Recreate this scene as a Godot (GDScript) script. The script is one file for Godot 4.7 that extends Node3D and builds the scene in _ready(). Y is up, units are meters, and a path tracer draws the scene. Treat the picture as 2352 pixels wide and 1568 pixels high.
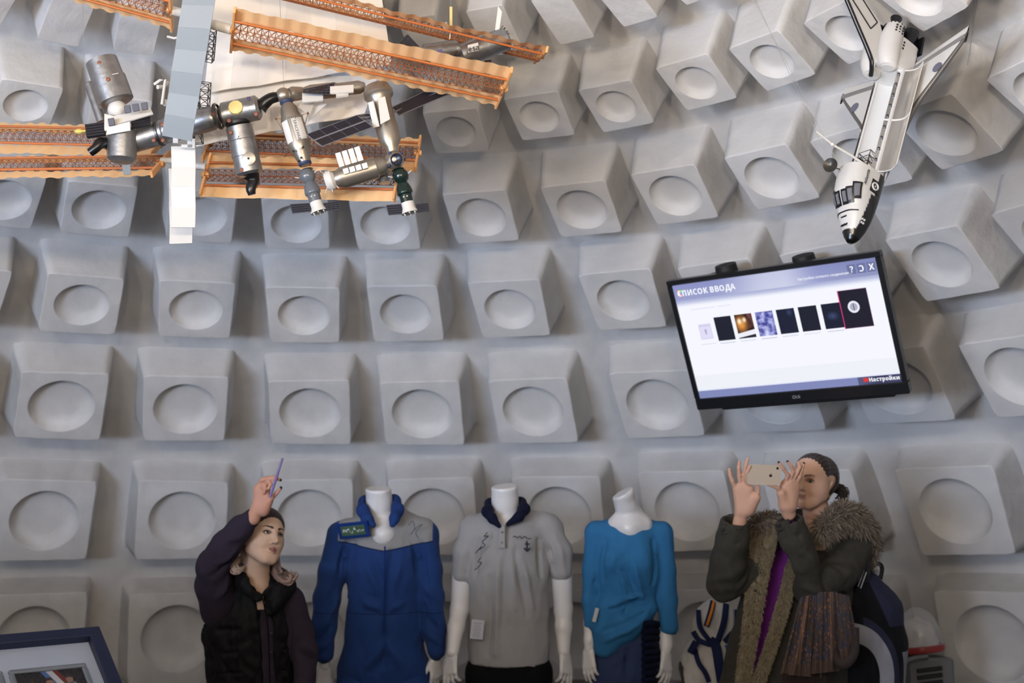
extends Node3D

# ---------------------------------------------------------------- mesh builder
class MB:
	var v := PackedVector3Array()
	var n := PackedVector3Array()
	var uv := PackedVector2Array()
	var c := PackedColorArray()
	var ix := PackedInt32Array()
	var tint := Color(1, 1, 1)

	func grid(p: PackedVector3Array, w: int, h: int, loop := false, us := 1.0, vs := 1.0) -> void:
		var b := v.size()
		var k := w * h
		v.append_array(p)
		var nn := PackedVector3Array()
		nn.resize(k)
		var last := w if loop else w - 1
		for j in h - 1:
			for i in last:
				var i2 := (i + 1) % w
				var a0 := j * w + i
				var a1 := j * w + i2
				var a2 := a0 + w
				var a3 := a1 + w
				var f := (p[a3] - p[a0]).cross(p[a1] - p[a2])
				nn[a0] += f
				nn[a1] += f
				nn[a2] += f
				nn[a3] += f
				ix.append_array([b + a0, b + a1, b + a3, b + a0, b + a3, b + a2])
		for j in h:
			for i in w:
				var q := nn[j * w + i]
				n.append(q.normalized() if q.length_squared() > 1e-30 else Vector3.UP)
				uv.append(Vector2(us * i / maxf(1, last), vs * j / maxf(1, h - 1)))
				c.append(tint)

	func fan(p: PackedVector3Array, flip := false) -> void:
		var b := v.size()
		var m := Vector3.ZERO
		for q in p:
			m += q
		m /= p.size()
		var f := Vector3.ZERO
		for i in p.size():
			f += (p[(i + 1) % p.size()] - m).cross(p[i] - m)
		f = f.normalized()
		if flip:
			f = -f
		v.append(m)
		v.append_array(p)
		for i in p.size() + 1:
			n.append(f)
			uv.append(Vector2(0.5, 0.5) if i == 0 else Vector2(0.5 + 0.5 * cos(TAU * i / p.size()), 0.5 + 0.5 * sin(TAU * i / p.size())))
			c.append(tint)
		for i in p.size():
			var j := (i + 1) % p.size()
			if flip:
				ix.append_array([b, b + 1 + j, b + 1 + i])
			else:
				ix.append_array([b, b + 1 + i, b + 1 + j])

	func tri(a: Vector3, b: Vector3, d: Vector3) -> void:
		var s := v.size()
		var f := (d - a).cross(b - a).normalized()
		v.append_array([a, b, d])
		n.append_array([f, f, f])
		uv.append_array([Vector2(0, 0), Vector2(1, 0), Vector2(0.5, 1)])
		c.append_array([tint, tint, tint])
		ix.append_array([s, s + 1, s + 2])

	func quad(a: Vector3, b: Vector3, d: Vector3, e: Vector3) -> void:
		var s := v.size()
		var f := (d - a).cross(b - e).normalized()
		f = (d - a).cross(b - a).normalized() if f.length_squared() < 0.5 else f
		if f.dot((d - a).cross(b - a)) < 0:
			f = -f
		v.append_array([a, b, d, e])
		n.append_array([f, f, f, f])
		uv.append_array([Vector2(0, 0), Vector2(1, 0), Vector2(1, 1), Vector2(0, 1)])
		c.append_array([tint, tint, tint, tint])
		ix.append_array([s, s + 1, s + 2, s, s + 2, s + 3])

	# chamfered box in a frame
	func box(t: Transform3D, s: Vector3, bev := 0.0) -> void:
		var h := s * 0.5
		var k := minf(bev, minf(h.x, minf(h.y, h.z)) * 0.9)
		if k <= 0.0:
			for ax in 3:
				for sg in [-1.0, 1.0]:
					var a := Vector3.ZERO
					var u := Vector3.ZERO
					var w := Vector3.ZERO
					a[ax] = h[ax] * sg
					u[(ax + 1) % 3] = h[(ax + 1) % 3]
					w[(ax + 2) % 3] = h[(ax + 2) % 3] * sg
					quad(t * (a - u - w), t * (a - u + w), t * (a + u + w), t * (a + u - w))
			return
		var pt := func(sx: float, sy: float, sz: float, ax: int) -> Vector3:
			var q := Vector3(sx * (h.x - k), sy * (h.y - k), sz * (h.z - k))
			q[ax] += k * [sx, sy, sz][ax]
			return t * q
		for ax in 3:
			for sg in [-1.0, 1.0]:
				var r := []
				for ab in [[-1, -1], [-1, 1], [1, 1], [1, -1]]:
					var q := [0.0, 0.0, 0.0]
					q[ax] = sg
					q[(ax + 1) % 3] = ab[0]
					q[(ax + 2) % 3] = ab[1] * sg
					r.append(pt.call(q[0], q[1], q[2], ax))
				quad(r[0], r[1], r[2], r[3])
		for ax in 3:
			var b1 := (ax + 1) % 3
			var b2 := (ax + 2) % 3
			for s1 in [-1.0, 1.0]:
				for s2 in [-1.0, 1.0]:
					var lo := [0.0, 0.0, 0.0]
					lo[ax] = -1.0
					lo[b1] = s1
					lo[b2] = s2
					var hi := lo.duplicate()
					hi[ax] = 1.0
					var a = pt.call(lo[0], lo[1], lo[2], b1)
					var b = pt.call(hi[0], hi[1], hi[2], b1)
					var d = pt.call(hi[0], hi[1], hi[2], b2)
					var e = pt.call(lo[0], lo[1], lo[2], b2)
					if s1 * s2 > 0:
						quad(a, e, d, b)
					else:
						quad(a, b, d, e)
		for sx in [-1.0, 1.0]:
			for sy in [-1.0, 1.0]:
				for sz in [-1.0, 1.0]:
					var a = pt.call(sx, sy, sz, 0)
					var b = pt.call(sx, sy, sz, 1)
					var d = pt.call(sx, sy, sz, 2)
					if sx * sy * sz > 0:
						tri(a, d, b)
					else:
						tri(a, b, d)

	# lathe: profile of (radius, height) round local +y of t; sharp corners are split
	func lathe(t: Transform3D, prof: Array, seg := 24, a0 := 0.0, a1 := TAU) -> void:
		var loop := a1 - a0 > TAU - 1e-3
		var w := seg if loop else seg + 1
		var run := PackedVector3Array()
		var hh := 0
		for k in prof.size():
			var r: Vector2 = prof[k]
			for i in w:
				var a := a0 + (a1 - a0) * i / seg
				run.append(t * Vector3(cos(a) * r.x, r.y, sin(a) * r.x))
			hh += 1
			if k > 0 and k < prof.size() - 1:
				var d1: Vector2 = (r - prof[k - 1]).normalized()
				var d2: Vector2 = (prof[k + 1] - r).normalized()
				if d1.dot(d2) < 0.8:
					grid(run, w, hh, loop)
					run = run.slice(run.size() - w)
					hh = 1
		if hh > 1:
			grid(run, w, hh, loop)

	func tube(path: PackedVector3Array, rad, sides := 8, caps := true, flat := 1.0, flat_dir := Vector3.ZERO) -> void:
		var p := PackedVector3Array()
		var m := path.size()
		var up := Vector3.UP
		var t0 := (path[1] - path[0]).normalized()
		up = flat_dir if flat_dir != Vector3.ZERO else (Vector3.UP if absf(t0.y) < 0.9 else Vector3.RIGHT)
		for i in m:
			var d := (path[mini(i + 1, m - 1)] - path[maxi(i - 1, 0)]).normalized()
			var u := (up - d * up.dot(d)).normalized()
			var w := d.cross(u)
			if flat_dir == Vector3.ZERO:
				up = u
			var r: float = rad[i] if rad is Array or rad is PackedFloat32Array else rad
			for s in sides:
				var a := TAU * s / sides
				p.append(path[i] + (u * cos(a) * flat + w * sin(a)) * r)
		grid(p, sides, m, true)
		if caps:
			fan(p.slice(0, sides), true)
			fan(p.slice(p.size() - sides), false)

	func cyl(a: Vector3, b: Vector3, r0: float, r1 := -1.0, sides := 20) -> void:
		tube(PackedVector3Array([a, b]), [r0, r1 if r1 >= 0 else r0], sides)

	func ball(t: Transform3D, r: float, seg := 20, rings := 12) -> void:
		var prof := []
		for i in rings + 1:
			var a := -PI / 2 + PI * i / rings
			prof.append(Vector2(maxf(cos(a) * r, 1e-5), sin(a) * r))
		lathe(t, prof, seg)

	# a flat outline (counter-clockwise, in x/y of t) given thickness along +z
	func slab(t: Transform3D, pts: PackedVector2Array, d: float, both := true) -> void:
		var tr := Geometry2D.triangulate_polygon(pts)
		for side in ([0.0, d] if both else [d]):
			var s := v.size()
			var nn: Vector3 = (t.basis.z * (1.0 if side == d else -1.0)).normalized()
			for q in pts:
				v.append(t * Vector3(q.x, q.y, side))
				n.append(nn)
				uv.append(q)
				c.append(tint)
			for k in range(0, tr.size(), 3):
				var a := v[s + tr[k]]
				var f := (v[s + tr[k + 2]] - a).cross(v[s + tr[k + 1]] - a)
				if f.dot(nn) > 0:
					ix.append_array([s + tr[k], s + tr[k + 1], s + tr[k + 2]])
				else:
					ix.append_array([s + tr[k], s + tr[k + 2], s + tr[k + 1]])
		var ccw := not Geometry2D.is_polygon_clockwise(pts)
		for i in pts.size():
			var a := pts[i]
			var b := pts[(i + 1) % pts.size()]
			if ccw:
				quad(t * Vector3(a.x, a.y, 0), t * Vector3(a.x, a.y, d), t * Vector3(b.x, b.y, d), t * Vector3(b.x, b.y, 0))
			else:
				quad(t * Vector3(a.x, a.y, 0), t * Vector3(b.x, b.y, 0), t * Vector3(b.x, b.y, d), t * Vector3(a.x, a.y, d))

	# lay a flat print over the mesh: u along x, v down -y of the frame
	func print_uv(t: Transform3D, w: float, h: float) -> void:
		var inv := t.affine_inverse()
		for i in v.size():
			var q := inv * v[i]
			uv[i] = Vector2(q.x / w, -q.y / h)

	func mesh() -> ArrayMesh:
		var m := ArrayMesh.new()
		var a := []
		a.resize(Mesh.ARRAY_MAX)
		a[Mesh.ARRAY_VERTEX] = v
		a[Mesh.ARRAY_NORMAL] = n
		a[Mesh.ARRAY_TEX_UV] = uv
		a[Mesh.ARRAY_COLOR] = c
		a[Mesh.ARRAY_INDEX] = ix
		m.add_surface_from_arrays(Mesh.PRIMITIVE_TRIANGLES, a)
		return m

# ---------------------------------------------------------------- distance field meshed as surface nets
class Field:
	var o: Vector3
	var s: float
	var nx: int
	var ny: int
	var nz: int
	var d := PackedFloat32Array()

	func _init(lo: Vector3, hi: Vector3, cell: float) -> void:
		o = lo
		s = cell
		nx = int((hi.x - lo.x) / cell) + 2
		ny = int((hi.y - lo.y) / cell) + 2
		nz = int((hi.z - lo.z) / cell) + 2
		d.resize(nx * ny * nz)
		d.fill(1.0)

	# tapered capsule a-b, radii ra-rb, blended with k; squash f < 1 flattens along direction w; cut: subtract
	func cap(a: Vector3, b: Vector3, ra: float, rb: float, k := 0.02, w := Vector3.ZERO, f := 1.0, cut := false) -> void:
		var m := maxf(ra, rb) * maxf(1.0, f) + k * 1.2 + s * 2.0
		var lo := Vector3(minf(a.x, b.x), minf(a.y, b.y), minf(a.z, b.z)) - Vector3.ONE * m
		var hi := Vector3(maxf(a.x, b.x), maxf(a.y, b.y), maxf(a.z, b.z)) + Vector3.ONE * m
		var x0 := maxi(0, int((lo.x - o.x) / s))
		var y0 := maxi(0, int((lo.y - o.y) / s))
		var z0 := maxi(0, int((lo.z - o.z) / s))
		var x1 := mini(nx - 1, int((hi.x - o.x) / s) + 1)
		var y1 := mini(ny - 1, int((hi.y - o.y) / s) + 1)
		var z1 := mini(nz - 1, int((hi.z - o.z) / s) + 1)
		var ba := b - a
		var sq := w != Vector3.ZERO
		var g := 1.0 / f - 1.0
		if sq:
			ba += w * (ba.dot(w) * g)
		var l2 := maxf(ba.length_squared(), 1e-9)
		var dr := rb - ra
		var ki := 1.0 / k
		for z in range(z0, z1 + 1):
			for y in range(y0, y1 + 1):
				var row := (z * ny + y) * nx
				var q := Vector3(o.x + x0 * s, o.y + y * s, o.z + z * s) - a
				for x in range(x0, x1 + 1):
					var p := q
					if sq:
						p += w * (p.dot(w) * g)
					var t := clampf(p.dot(ba) / l2, 0.0, 1.0)
					var e := (p - ba * t).length() - ra - dr * t
					var i := row + x
					var old := d[i]
					if cut:
						e = -e
						var h := k - absf(old - e)
						d[i] = maxf(old, e) + (h * h * 0.25 * ki if h > 0.0 else 0.0)
					else:
						var h := k - absf(old - e)
						d[i] = minf(old, e) - (h * h * 0.25 * ki if h > 0.0 else 0.0)
					q.x += s

	func shift_all(e: float) -> void:
		for i in d.size():
			d[i] += e

	func chain(p: Array, r: Array, k := 0.02, w := Vector3.ZERO, f := 1.0) -> void:
		for i in p.size() - 1:
			cap(p[i], p[i + 1], r[i], r[i + 1], k, w, f)

	func chain_cut(p: Array, r: Array, k := 0.01) -> void:
		for i in p.size() - 1:
			cap(p[i], p[i + 1], r[i], r[i + 1], k, Vector3.ZERO, 1.0, true)

	# remove everything on the side of a plane that its normal points to
	func trim(at: Vector3, nn: Vector3, reach := 9.0) -> void:
		var x0 := maxi(0, int((at.x - reach - o.x) / s))
		var x1 := mini(nx, int((at.x + reach - o.x) / s))
		for z in range(maxi(0, int((at.z - reach - o.z) / s)), mini(nz, int((at.z + reach - o.z) / s))):
			for y in range(maxi(0, int((at.y - reach - o.y) / s)), mini(ny, int((at.y + reach - o.y) / s))):
				var row := (z * ny + y) * nx
				var e := (o + Vector3(x0 * s, y * s, z * s) - at).dot(nn)
				var st := s * nn.x
				for x in range(x0, x1):
					if e > d[row + x]:
						d[row + x] = e
					e += st

	# surface nets into mb; bump moves a vertex along its normal, tint gives its colour
	func net(mb: MB, bump = null, tint_of = null) -> void:
		var id := PackedInt32Array()
		id.resize(d.size())
		id.fill(-1)
		var base := mb.v.size()
		var pv := PackedVector3Array()
		var pn := PackedVector3Array()
		var sx := 1
		var sy := nx
		var sz := nx * ny
		for z in nz - 1:
			for y in ny - 1:
				var row := (z * ny + y) * nx
				for x in nx - 1:
					var i := row + x
					var a := d[i]
					var b := d[i + 1]
					if absf(a) > s * 2.5 and absf(b) > s * 2.5:
						continue
					var e := d[i + sy]
					var f := d[i + sy + 1]
					var g := d[i + sz]
					var h := d[i + sz + 1]
					var k := d[i + sz + sy]
					var l := d[i + sz + sy + 1]
					var neg := int(a < 0) + int(b < 0) + int(e < 0) + int(f < 0) + int(g < 0) + int(h < 0) + int(k < 0) + int(l < 0)
					if neg == 0 or neg == 8:
						continue
					var sum := Vector3.ZERO
					var cnt := 0.0
					if (a < 0) != (b < 0):
						sum += Vector3(a / (a - b), 0, 0)
						cnt += 1
					if (e < 0) != (f < 0):
						sum += Vector3(e / (e - f), 1, 0)
						cnt += 1
					if (g < 0) != (h < 0):
						sum += Vector3(g / (g - h), 0, 1)
						cnt += 1
					if (k < 0) != (l < 0):
						sum += Vector3(k / (k - l), 1, 1)
						cnt += 1
					if (a < 0) != (e < 0):
						sum += Vector3(0, a / (a - e), 0)
						cnt += 1
					if (b < 0) != (f < 0):
						sum += Vector3(1, b / (b - f), 0)
						cnt += 1
					if (g < 0) != (k < 0):
						sum += Vector3(0, g / (g - k), 1)
						cnt += 1
					if (h < 0) != (l < 0):
						sum += Vector3(1, h / (h - l), 1)
						cnt += 1
					if (a < 0) != (g < 0):
						sum += Vector3(0, 0, a / (a - g))
						cnt += 1
					if (b < 0) != (h < 0):
						sum += Vector3(1, 0, b / (b - h))
						cnt += 1
					if (e < 0) != (k < 0):
						sum += Vector3(0, 1, e / (e - k))
						cnt += 1
					if (f < 0) != (l < 0):
						sum += Vector3(1, 1, f / (f - l))
						cnt += 1
					id[i] = pv.size()
					pv.append(o + (Vector3(x, y, z) + sum / cnt) * s)
					pn.append(Vector3(b + f + h + l - a - e - g - k, e + f + k + l - a - b - g - h, g + h + k + l - a - b - e - f).normalized())
		if bump != null:
			for i in pv.size():
				pv[i] += pn[i] * float(bump.call(pv[i], pn[i]))
		var acc := PackedVector3Array()
		acc.resize(pv.size())
		var quads := PackedInt32Array()
		for z in range(1, nz - 1):
			for y in range(1, ny - 1):
				var row := (z * ny + y) * nx
				for x in range(1, nx - 1):
					var i := row + x
					var ins := d[i] < 0
					if (d[i + 1] < 0) != ins:
						_q(id, i, i - sy, i - sy - sz, i - sz, ins, quads)
					if (d[i + sy] < 0) != ins:
						_q(id, i, i - sz, i - sz - sx, i - sx, ins, quads)
					if (d[i + sz] < 0) != ins:
						_q(id, i, i - sx, i - sx - sy, i - sy, ins, quads)
		for k in range(0, quads.size(), 4):
			var a := quads[k]
			var b := quads[k + 1]
			var e := quads[k + 2]
			var f := quads[k + 3]
			var fn := (pv[e] - pv[a]).cross(pv[b] - pv[f])
			acc[a] += fn
			acc[b] += fn
			acc[e] += fn
			acc[f] += fn
			mb.ix.append_array([base + a, base + b, base + e, base + a, base + e, base + f])
		for i in pv.size():
			mb.v.append(pv[i])
			mb.n.append(acc[i].normalized() if acc[i].length_squared() > 1e-20 else pn[i])
			mb.uv.append(Vector2.ZERO)
			mb.c.append(tint_of.call(pv[i], pn[i]) if tint_of != null else mb.tint)

	func _q(id: PackedInt32Array, a: int, b: int, e: int, f: int, ins: bool, quads: PackedInt32Array) -> void:
		var i := id[a]
		var j := id[b]
		var k := id[e]
		var l := id[f]
		if i < 0 or j < 0 or k < 0 or l < 0:
			return
		if ins:
			quads.append_array([i, l, k, j])
		else:
			quads.append_array([i, j, k, l])

# ---------------------------------------------------------------- scene helpers
var taken := {}

func numbered(called: String) -> String:
	var k: int = taken.get(called, 0)
	taken[called] = k + 1
	return called if k == 0 else "%s_%03d" % [called, k]

func thing(called: String, label: String, category: String, at := Vector3.ZERO, group := "", kind := "") -> Node3D:
	var o := Node3D.new()
	o.name = numbered(called)
	add_child(o)
	o.position = at
	meta(o, label, category, group, kind)
	return o

func meta(o: Node, label := "", category := "", group := "", kind := "") -> void:
	if label:
		o.set_meta("label", label)
	if category:
		o.set_meta("category", category)
	if group:
		o.set_meta("group", group)
	if kind:
		o.set_meta("kind", kind)

# commit a builder (in world coordinates) as one named mesh under a parent
func obj(called: String, mb: MB, m: Material, parent: Node3D = null, local := false) -> MeshInstance3D:
	var o := MeshInstance3D.new()
	if parent == null:
		o.name = numbered(called)
		add_child(o)
	else:
		o.name = called
		parent.add_child(o, true)
		if not local:
			o.global_transform = Transform3D()
	o.mesh = mb.mesh()
	o.material_override = null
	o.set_surface_override_material(0, m)
	return o

var mats := {}

func mat(c: Color, rough := 0.6, metal := 0.0, spec := 0.5) -> StandardMaterial3D:
	var key := "%s/%s/%s/%s" % [c.to_html(), rough, metal, spec]
	if not mats.has(key):
		var m := StandardMaterial3D.new()
		m.albedo_color = c
		m.roughness = rough
		m.metallic = metal
		m.metallic_specular = spec
		mats[key] = m
	return mats[key]

func rgb(r: int, g: int, b: int) -> Color:
	return Color(r / 255.0, g / 255.0, b / 255.0)

func lin(r: int, g: int, b: int) -> Color:
	return rgb(r, g, b).srgb_to_linear()

func noise_tex(freq: float, size := 256, as_normal := false, lo := 0.0, hi := 1.0, seed_ := 1, strength := 4.0, oct := 4) -> NoiseTexture2D:
	var f := FastNoiseLite.new()
	f.seed = seed_
	f.frequency = freq
	f.fractal_octaves = oct
	f.noise_type = FastNoiseLite.TYPE_SIMPLEX_SMOOTH
	var t := NoiseTexture2D.new()
	t.width = size
	t.height = size
	t.seamless = true
	t.noise = f
	t.as_normal_map = as_normal
	t.bump_strength = strength
	if not as_normal and (lo > 0.0 or hi < 1.0):
		var g := Gradient.new()
		g.set_color(0, Color(lo, lo, lo))
		g.set_color(1, Color(hi, hi, hi))
		t.color_ramp = g
	return t

func grain(m: StandardMaterial3D, tex: Texture2D, bump: Texture2D, scale: float, hscale := 0.3, world := false) -> StandardMaterial3D:
	m.uv1_triplanar = true
	m.uv1_world_triplanar = world
	m.uv1_scale = Vector3.ONE * scale
	if tex:
		m.albedo_texture = tex
	if bump:
		m.heightmap_enabled = true
		m.heightmap_texture = bump
		m.heightmap_scale = hscale
	return m

func fabric(c: Color, rough := 0.9, sheen := 0.2) -> StandardMaterial3D:
	var m := StandardMaterial3D.new()
	m.albedo_color = c
	m.roughness = rough
	m.metallic_specular = 0.25
	m.rim_enabled = sheen > 0.0
	m.rim = sheen
	m.rim_tint = 0.6
	return m

var lens_basis: Basis
var lens_at: Vector3
const FOCAL := 3172.44

# the point at pixel (x, y) of the 2352 x 1568 photograph, that many metres ahead
func at(x: float, y: float, depth: float) -> Vector3:
	return lens_at + lens_basis * Vector3((x - 1176.0) / FOCAL * depth, (784.0 - y) / FOCAL * depth, -depth)

# joints of a figure: [x, y] or [x, y, nearer by] pixels at a common distance
func joints(rows: Array, depth: float) -> Array:
	var out := []
	for r in rows:
		out.append(at(r[0], r[1], depth - (r[2] if r.size() > 2 else 0.0)))
	return out

func frame(x: Vector3, y: Vector3, at_: Vector3) -> Transform3D:
	var a := x.normalized()
	var b := (y - a * y.dot(a)).normalized()
	return Transform3D(Basis(a, b, a.cross(b)), at_)

# a frame whose y runs along d
func along(d: Vector3, at_: Vector3, hint := Vector3.FORWARD) -> Transform3D:
	var b := d.normalized()
	var h := hint if absf(hint.normalized().dot(b)) < 0.95 else Vector3.RIGHT
	var a := (h - b * h.dot(b)).normalized()
	return Transform3D(Basis(a, b, a.cross(b)), at_)

# lettering that stands a little proud of the frame's x/y plane
func letters(called: String, text: String, t: Transform3D, height: float, m: Material, parent: Node3D, bold := true, thick := 0.0006) -> MeshInstance3D:
	var f := SystemFont.new()
	f.font_names = PackedStringArray(["Droid Sans"])
	f.font_weight = 700 if bold else 400
	var tm := TextMesh.new()
	tm.font = f
	tm.text = text
	tm.font_size = 32
	tm.pixel_size = height / 32.0 * 1.3
	tm.depth = thick
	tm.curve_step = 2.0
	var o := MeshInstance3D.new()
	o.name = called
	parent.add_child(o, true)
	o.mesh = tm
	o.set_surface_override_material(0, m)
	o.global_transform = t
	return o

func lerp_path(p: Array, t: float) -> Vector3:
	var k := clampf(t, 0, 1) * (p.size() - 1)
	var i := mini(int(k), p.size() - 2)
	return (p[i] as Vector3).lerp(p[i + 1], k - i)

func smooth(p: Array, steps := 6) -> PackedVector3Array:
	var out := PackedVector3Array()
	for i in p.size() - 1:
		var a: Vector3 = p[maxi(i - 1, 0)]
		var b: Vector3 = p[i]
		var c: Vector3 = p[i + 1]
		var d: Vector3 = p[mini(i + 2, p.size() - 1)]
		for k in steps:
			out.append(b.cubic_interpolate(c, a, d, float(k) / steps))
	out.append(p[-1])
	return out

func smooth_r(p: Array, steps := 6) -> Array:
	var out := []
	for i in p.size() - 1:
		for k in steps:
			out.append(lerpf(p[i], p[i + 1], smoothstep(0, 1, float(k) / steps)))
	out.append(p[-1])
	return out
# ---------------------------------------------------------------- camera, light, the domed hall
func _ready() -> void:
	# camera: 50 mm lens, a little below eye height, tilted up
	var yaw := 0.2012
	var pitch := 0.1515
	var roll := -0.0066
	var f := Vector3(sin(yaw) * cos(pitch), sin(pitch), -cos(yaw) * cos(pitch))
	var r0 := Vector3(cos(yaw), 0, sin(yaw))
	var u0 := r0.cross(f)
	var r := r0 * cos(roll) + u0 * sin(roll)
	lens_basis = Basis(r, -r0 * sin(roll) + u0 * cos(roll), -f)
	lens_at = Vector3(0, 1.38, 3.45)
	var cam := Camera3D.new()
	cam.name = "camera"
	add_child(cam)
	cam.transform = Transform3D(lens_basis, lens_at)
	cam.fov = 27.7625
	cam.near = 0.05
	cam.far = 60.0
	cam.current = true
	var lens := CameraAttributesPhysical.new()
	lens.frustum_focal_length = 48.6
	lens.frustum_focus_distance = 4.4
	lens.frustum_near = 0.05
	lens.frustum_far = 60.0
	lens.exposure_aperture = 3.0
	cam.attributes = lens
	cam.fov = 27.7625
	# environment: a closed room, so the sky is dark
	var we := WorldEnvironment.new()
	we.name = "world_environment"
	var env := Environment.new()
	env.background_mode = Environment.BG_COLOR
	env.background_color = Color(0.02, 0.02, 0.02)
	env.tonemap_mode = Environment.TONE_MAPPER_LINEAR
	env.tonemap_exposure = EXPOSURE
	env.sdfgi_enabled = true
	env.ssao_enabled = true
	env.ssil_enabled = true
	we.environment = env
	add_child(we)
	lights()
	textures()
	hall()
	print("hall")
	build_all()

const BAY := 0.8
const EXPOSURE := 1.0
const EYE := 1.38

func lights() -> void:
	# unseen daylight opening, back left of the camera, placed to light the wall
	var turn := Basis(Vector3.UP, -BAY)
	var day := AreaLight3D.new()
	day.name = "unseen_daylight"
	add_child(day)
	day.area_size = Vector2(2.7, 0.7)
	day.look_at_from_position(turn * Vector3(0, 1.1, 6.35), turn * Vector3(0, 1.4, 0.0))
	day.light_color = rgb(206, 224, 255)
	day.light_energy = DAYLIGHT
	day.shadow_enabled = true
	day.area_range = 30.0
	var pane := MB.new()  # unseen glowing pane that stands for the daylight opening
	pane.box(Transform3D(turn, turn * Vector3(0, 1.1, 6.45)), Vector3(2.7, 0.7, 0.02))
	var glow := StandardMaterial3D.new()
	glow.albedo_color = rgb(230, 236, 250)
	glow.emission_enabled = true
	glow.emission = rgb(206, 224, 255)
	glow.emission_energy_multiplier = 1.0
	var w := obj("window_1", pane, glow)
	meta(w, "unseen glowing pane behind the camera, placed to light the wall with cool daylight", "window", "", "structure")
	# unseen opaque counter, out of view, placed to keep daylight off the far wall foot
	var ct := MB.new()
	ct.box(Transform3D(turn, turn * Vector3(-0.95, 0.62, 1.4)), Vector3(3.0, 1.24, 0.4), 0.01)
	meta(obj("unseen_daylight_blocker", ct, mat(rgb(150, 146, 140), 0.6)), "unseen long grey counter out of view, placed to shade the foot of the far wall", "counter")
	# unseen lanterns, out of view; bowl and lid shape light towards models and dome
	var spots := [Vector3(-1.5, 2.28, 2.3), Vector3(-0.45, 2.28, 2.6), Vector3(0.6, 2.28, 2.45)]
	for p in spots:
		var t := thing("unseen_lantern", "unseen dark metal bowl lamp with a warm globe, out of view, placed to light the dome and models", "lamp", p, "unseen lanterns under the dome")
		var l := OmniLight3D.new()
		l.name = "unseen_lantern_light"
		t.add_child(l)
		l.light_color = rgb(255, 235, 211)
		l.light_energy = LANTERN
		l.light_size = 0.1
		l.omni_range = 30.0
		l.omni_attenuation = 2.0
		l.shadow_enabled = true
		var b := MB.new()
		b.ball(Transform3D(), 0.1)
		var gm := StandardMaterial3D.new()
		gm.albedo_color = rgb(255, 245, 230)
		gm.emission_enabled = true
		gm.emission = rgb(255, 235, 211)
		gm.emission_energy_multiplier = 8.0
		obj("globe", b, gm, t, true)
		var bowl := MB.new()
		bowl.lathe(Transform3D(), [Vector2(0.01, -0.13), Vector2(0.12, -0.12), Vector2(0.2, -0.1), Vector2(0.26, -0.024), Vector2(0.262, -0.022), Vector2(0.2, -0.115), Vector2(0.12, -0.135), Vector2(0.01, -0.145)], 32)
		obj("bowl", bowl, mat(rgb(60, 58, 55), 0.5, 0.6), t, true)
		var lid := MB.new()
		lid.lathe(Transform3D(), [Vector2(0.01, 0.2), Vector2(0.16, 0.18), Vector2(0.2, 0.15), Vector2(0.205, 0.15), Vector2(0.17, 0.19), Vector2(0.01, 0.215)], 32)
		for i in 3:
			var a := TAU * i / 3
			lid.cyl(Vector3(cos(a) * 0.19, -0.105, sin(a) * 0.19), Vector3(cos(a) * 0.19, 0.16, sin(a) * 0.19), 0.004, -1, 6)
		obj("lid", lid, mat(rgb(60, 58, 55), 0.5, 0.6), t, true)
		var rod := MB.new()
		rod.cyl(Vector3(0, 0.2, 0), Vector3(0, LANTERN_ROD, 0), 0.008, 0.008, 8)
		obj("rod", rod, mat(rgb(60, 58, 55), 0.5, 0.6), t, true)

const LANTERN_ROD := 0.42
const LANTERN := 3.2
const DAYLIGHT := 41.0

var plaster: StandardMaterial3D
var plaster_block: StandardMaterial3D
var weave: NoiseTexture2D
var mottle: NoiseTexture2D

func textures() -> void:
	mottle = noise_tex(0.012, 512, false, 0.9, 1.0, 3, 4.0, 5)
	weave = noise_tex(0.09, 256, false, 0.0, 1.0, 5, 4.0, 2)
	plaster = StandardMaterial3D.new()
	plaster.albedo_color = rgb(226, 224, 221)
	plaster.roughness = 0.75
	plaster.metallic_specular = 0.3
	grain(plaster, mottle, noise_tex(0.02, 512, false, 0.0, 1.0, 8, 4.0, 5), 0.9, 0.5, true)

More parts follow.
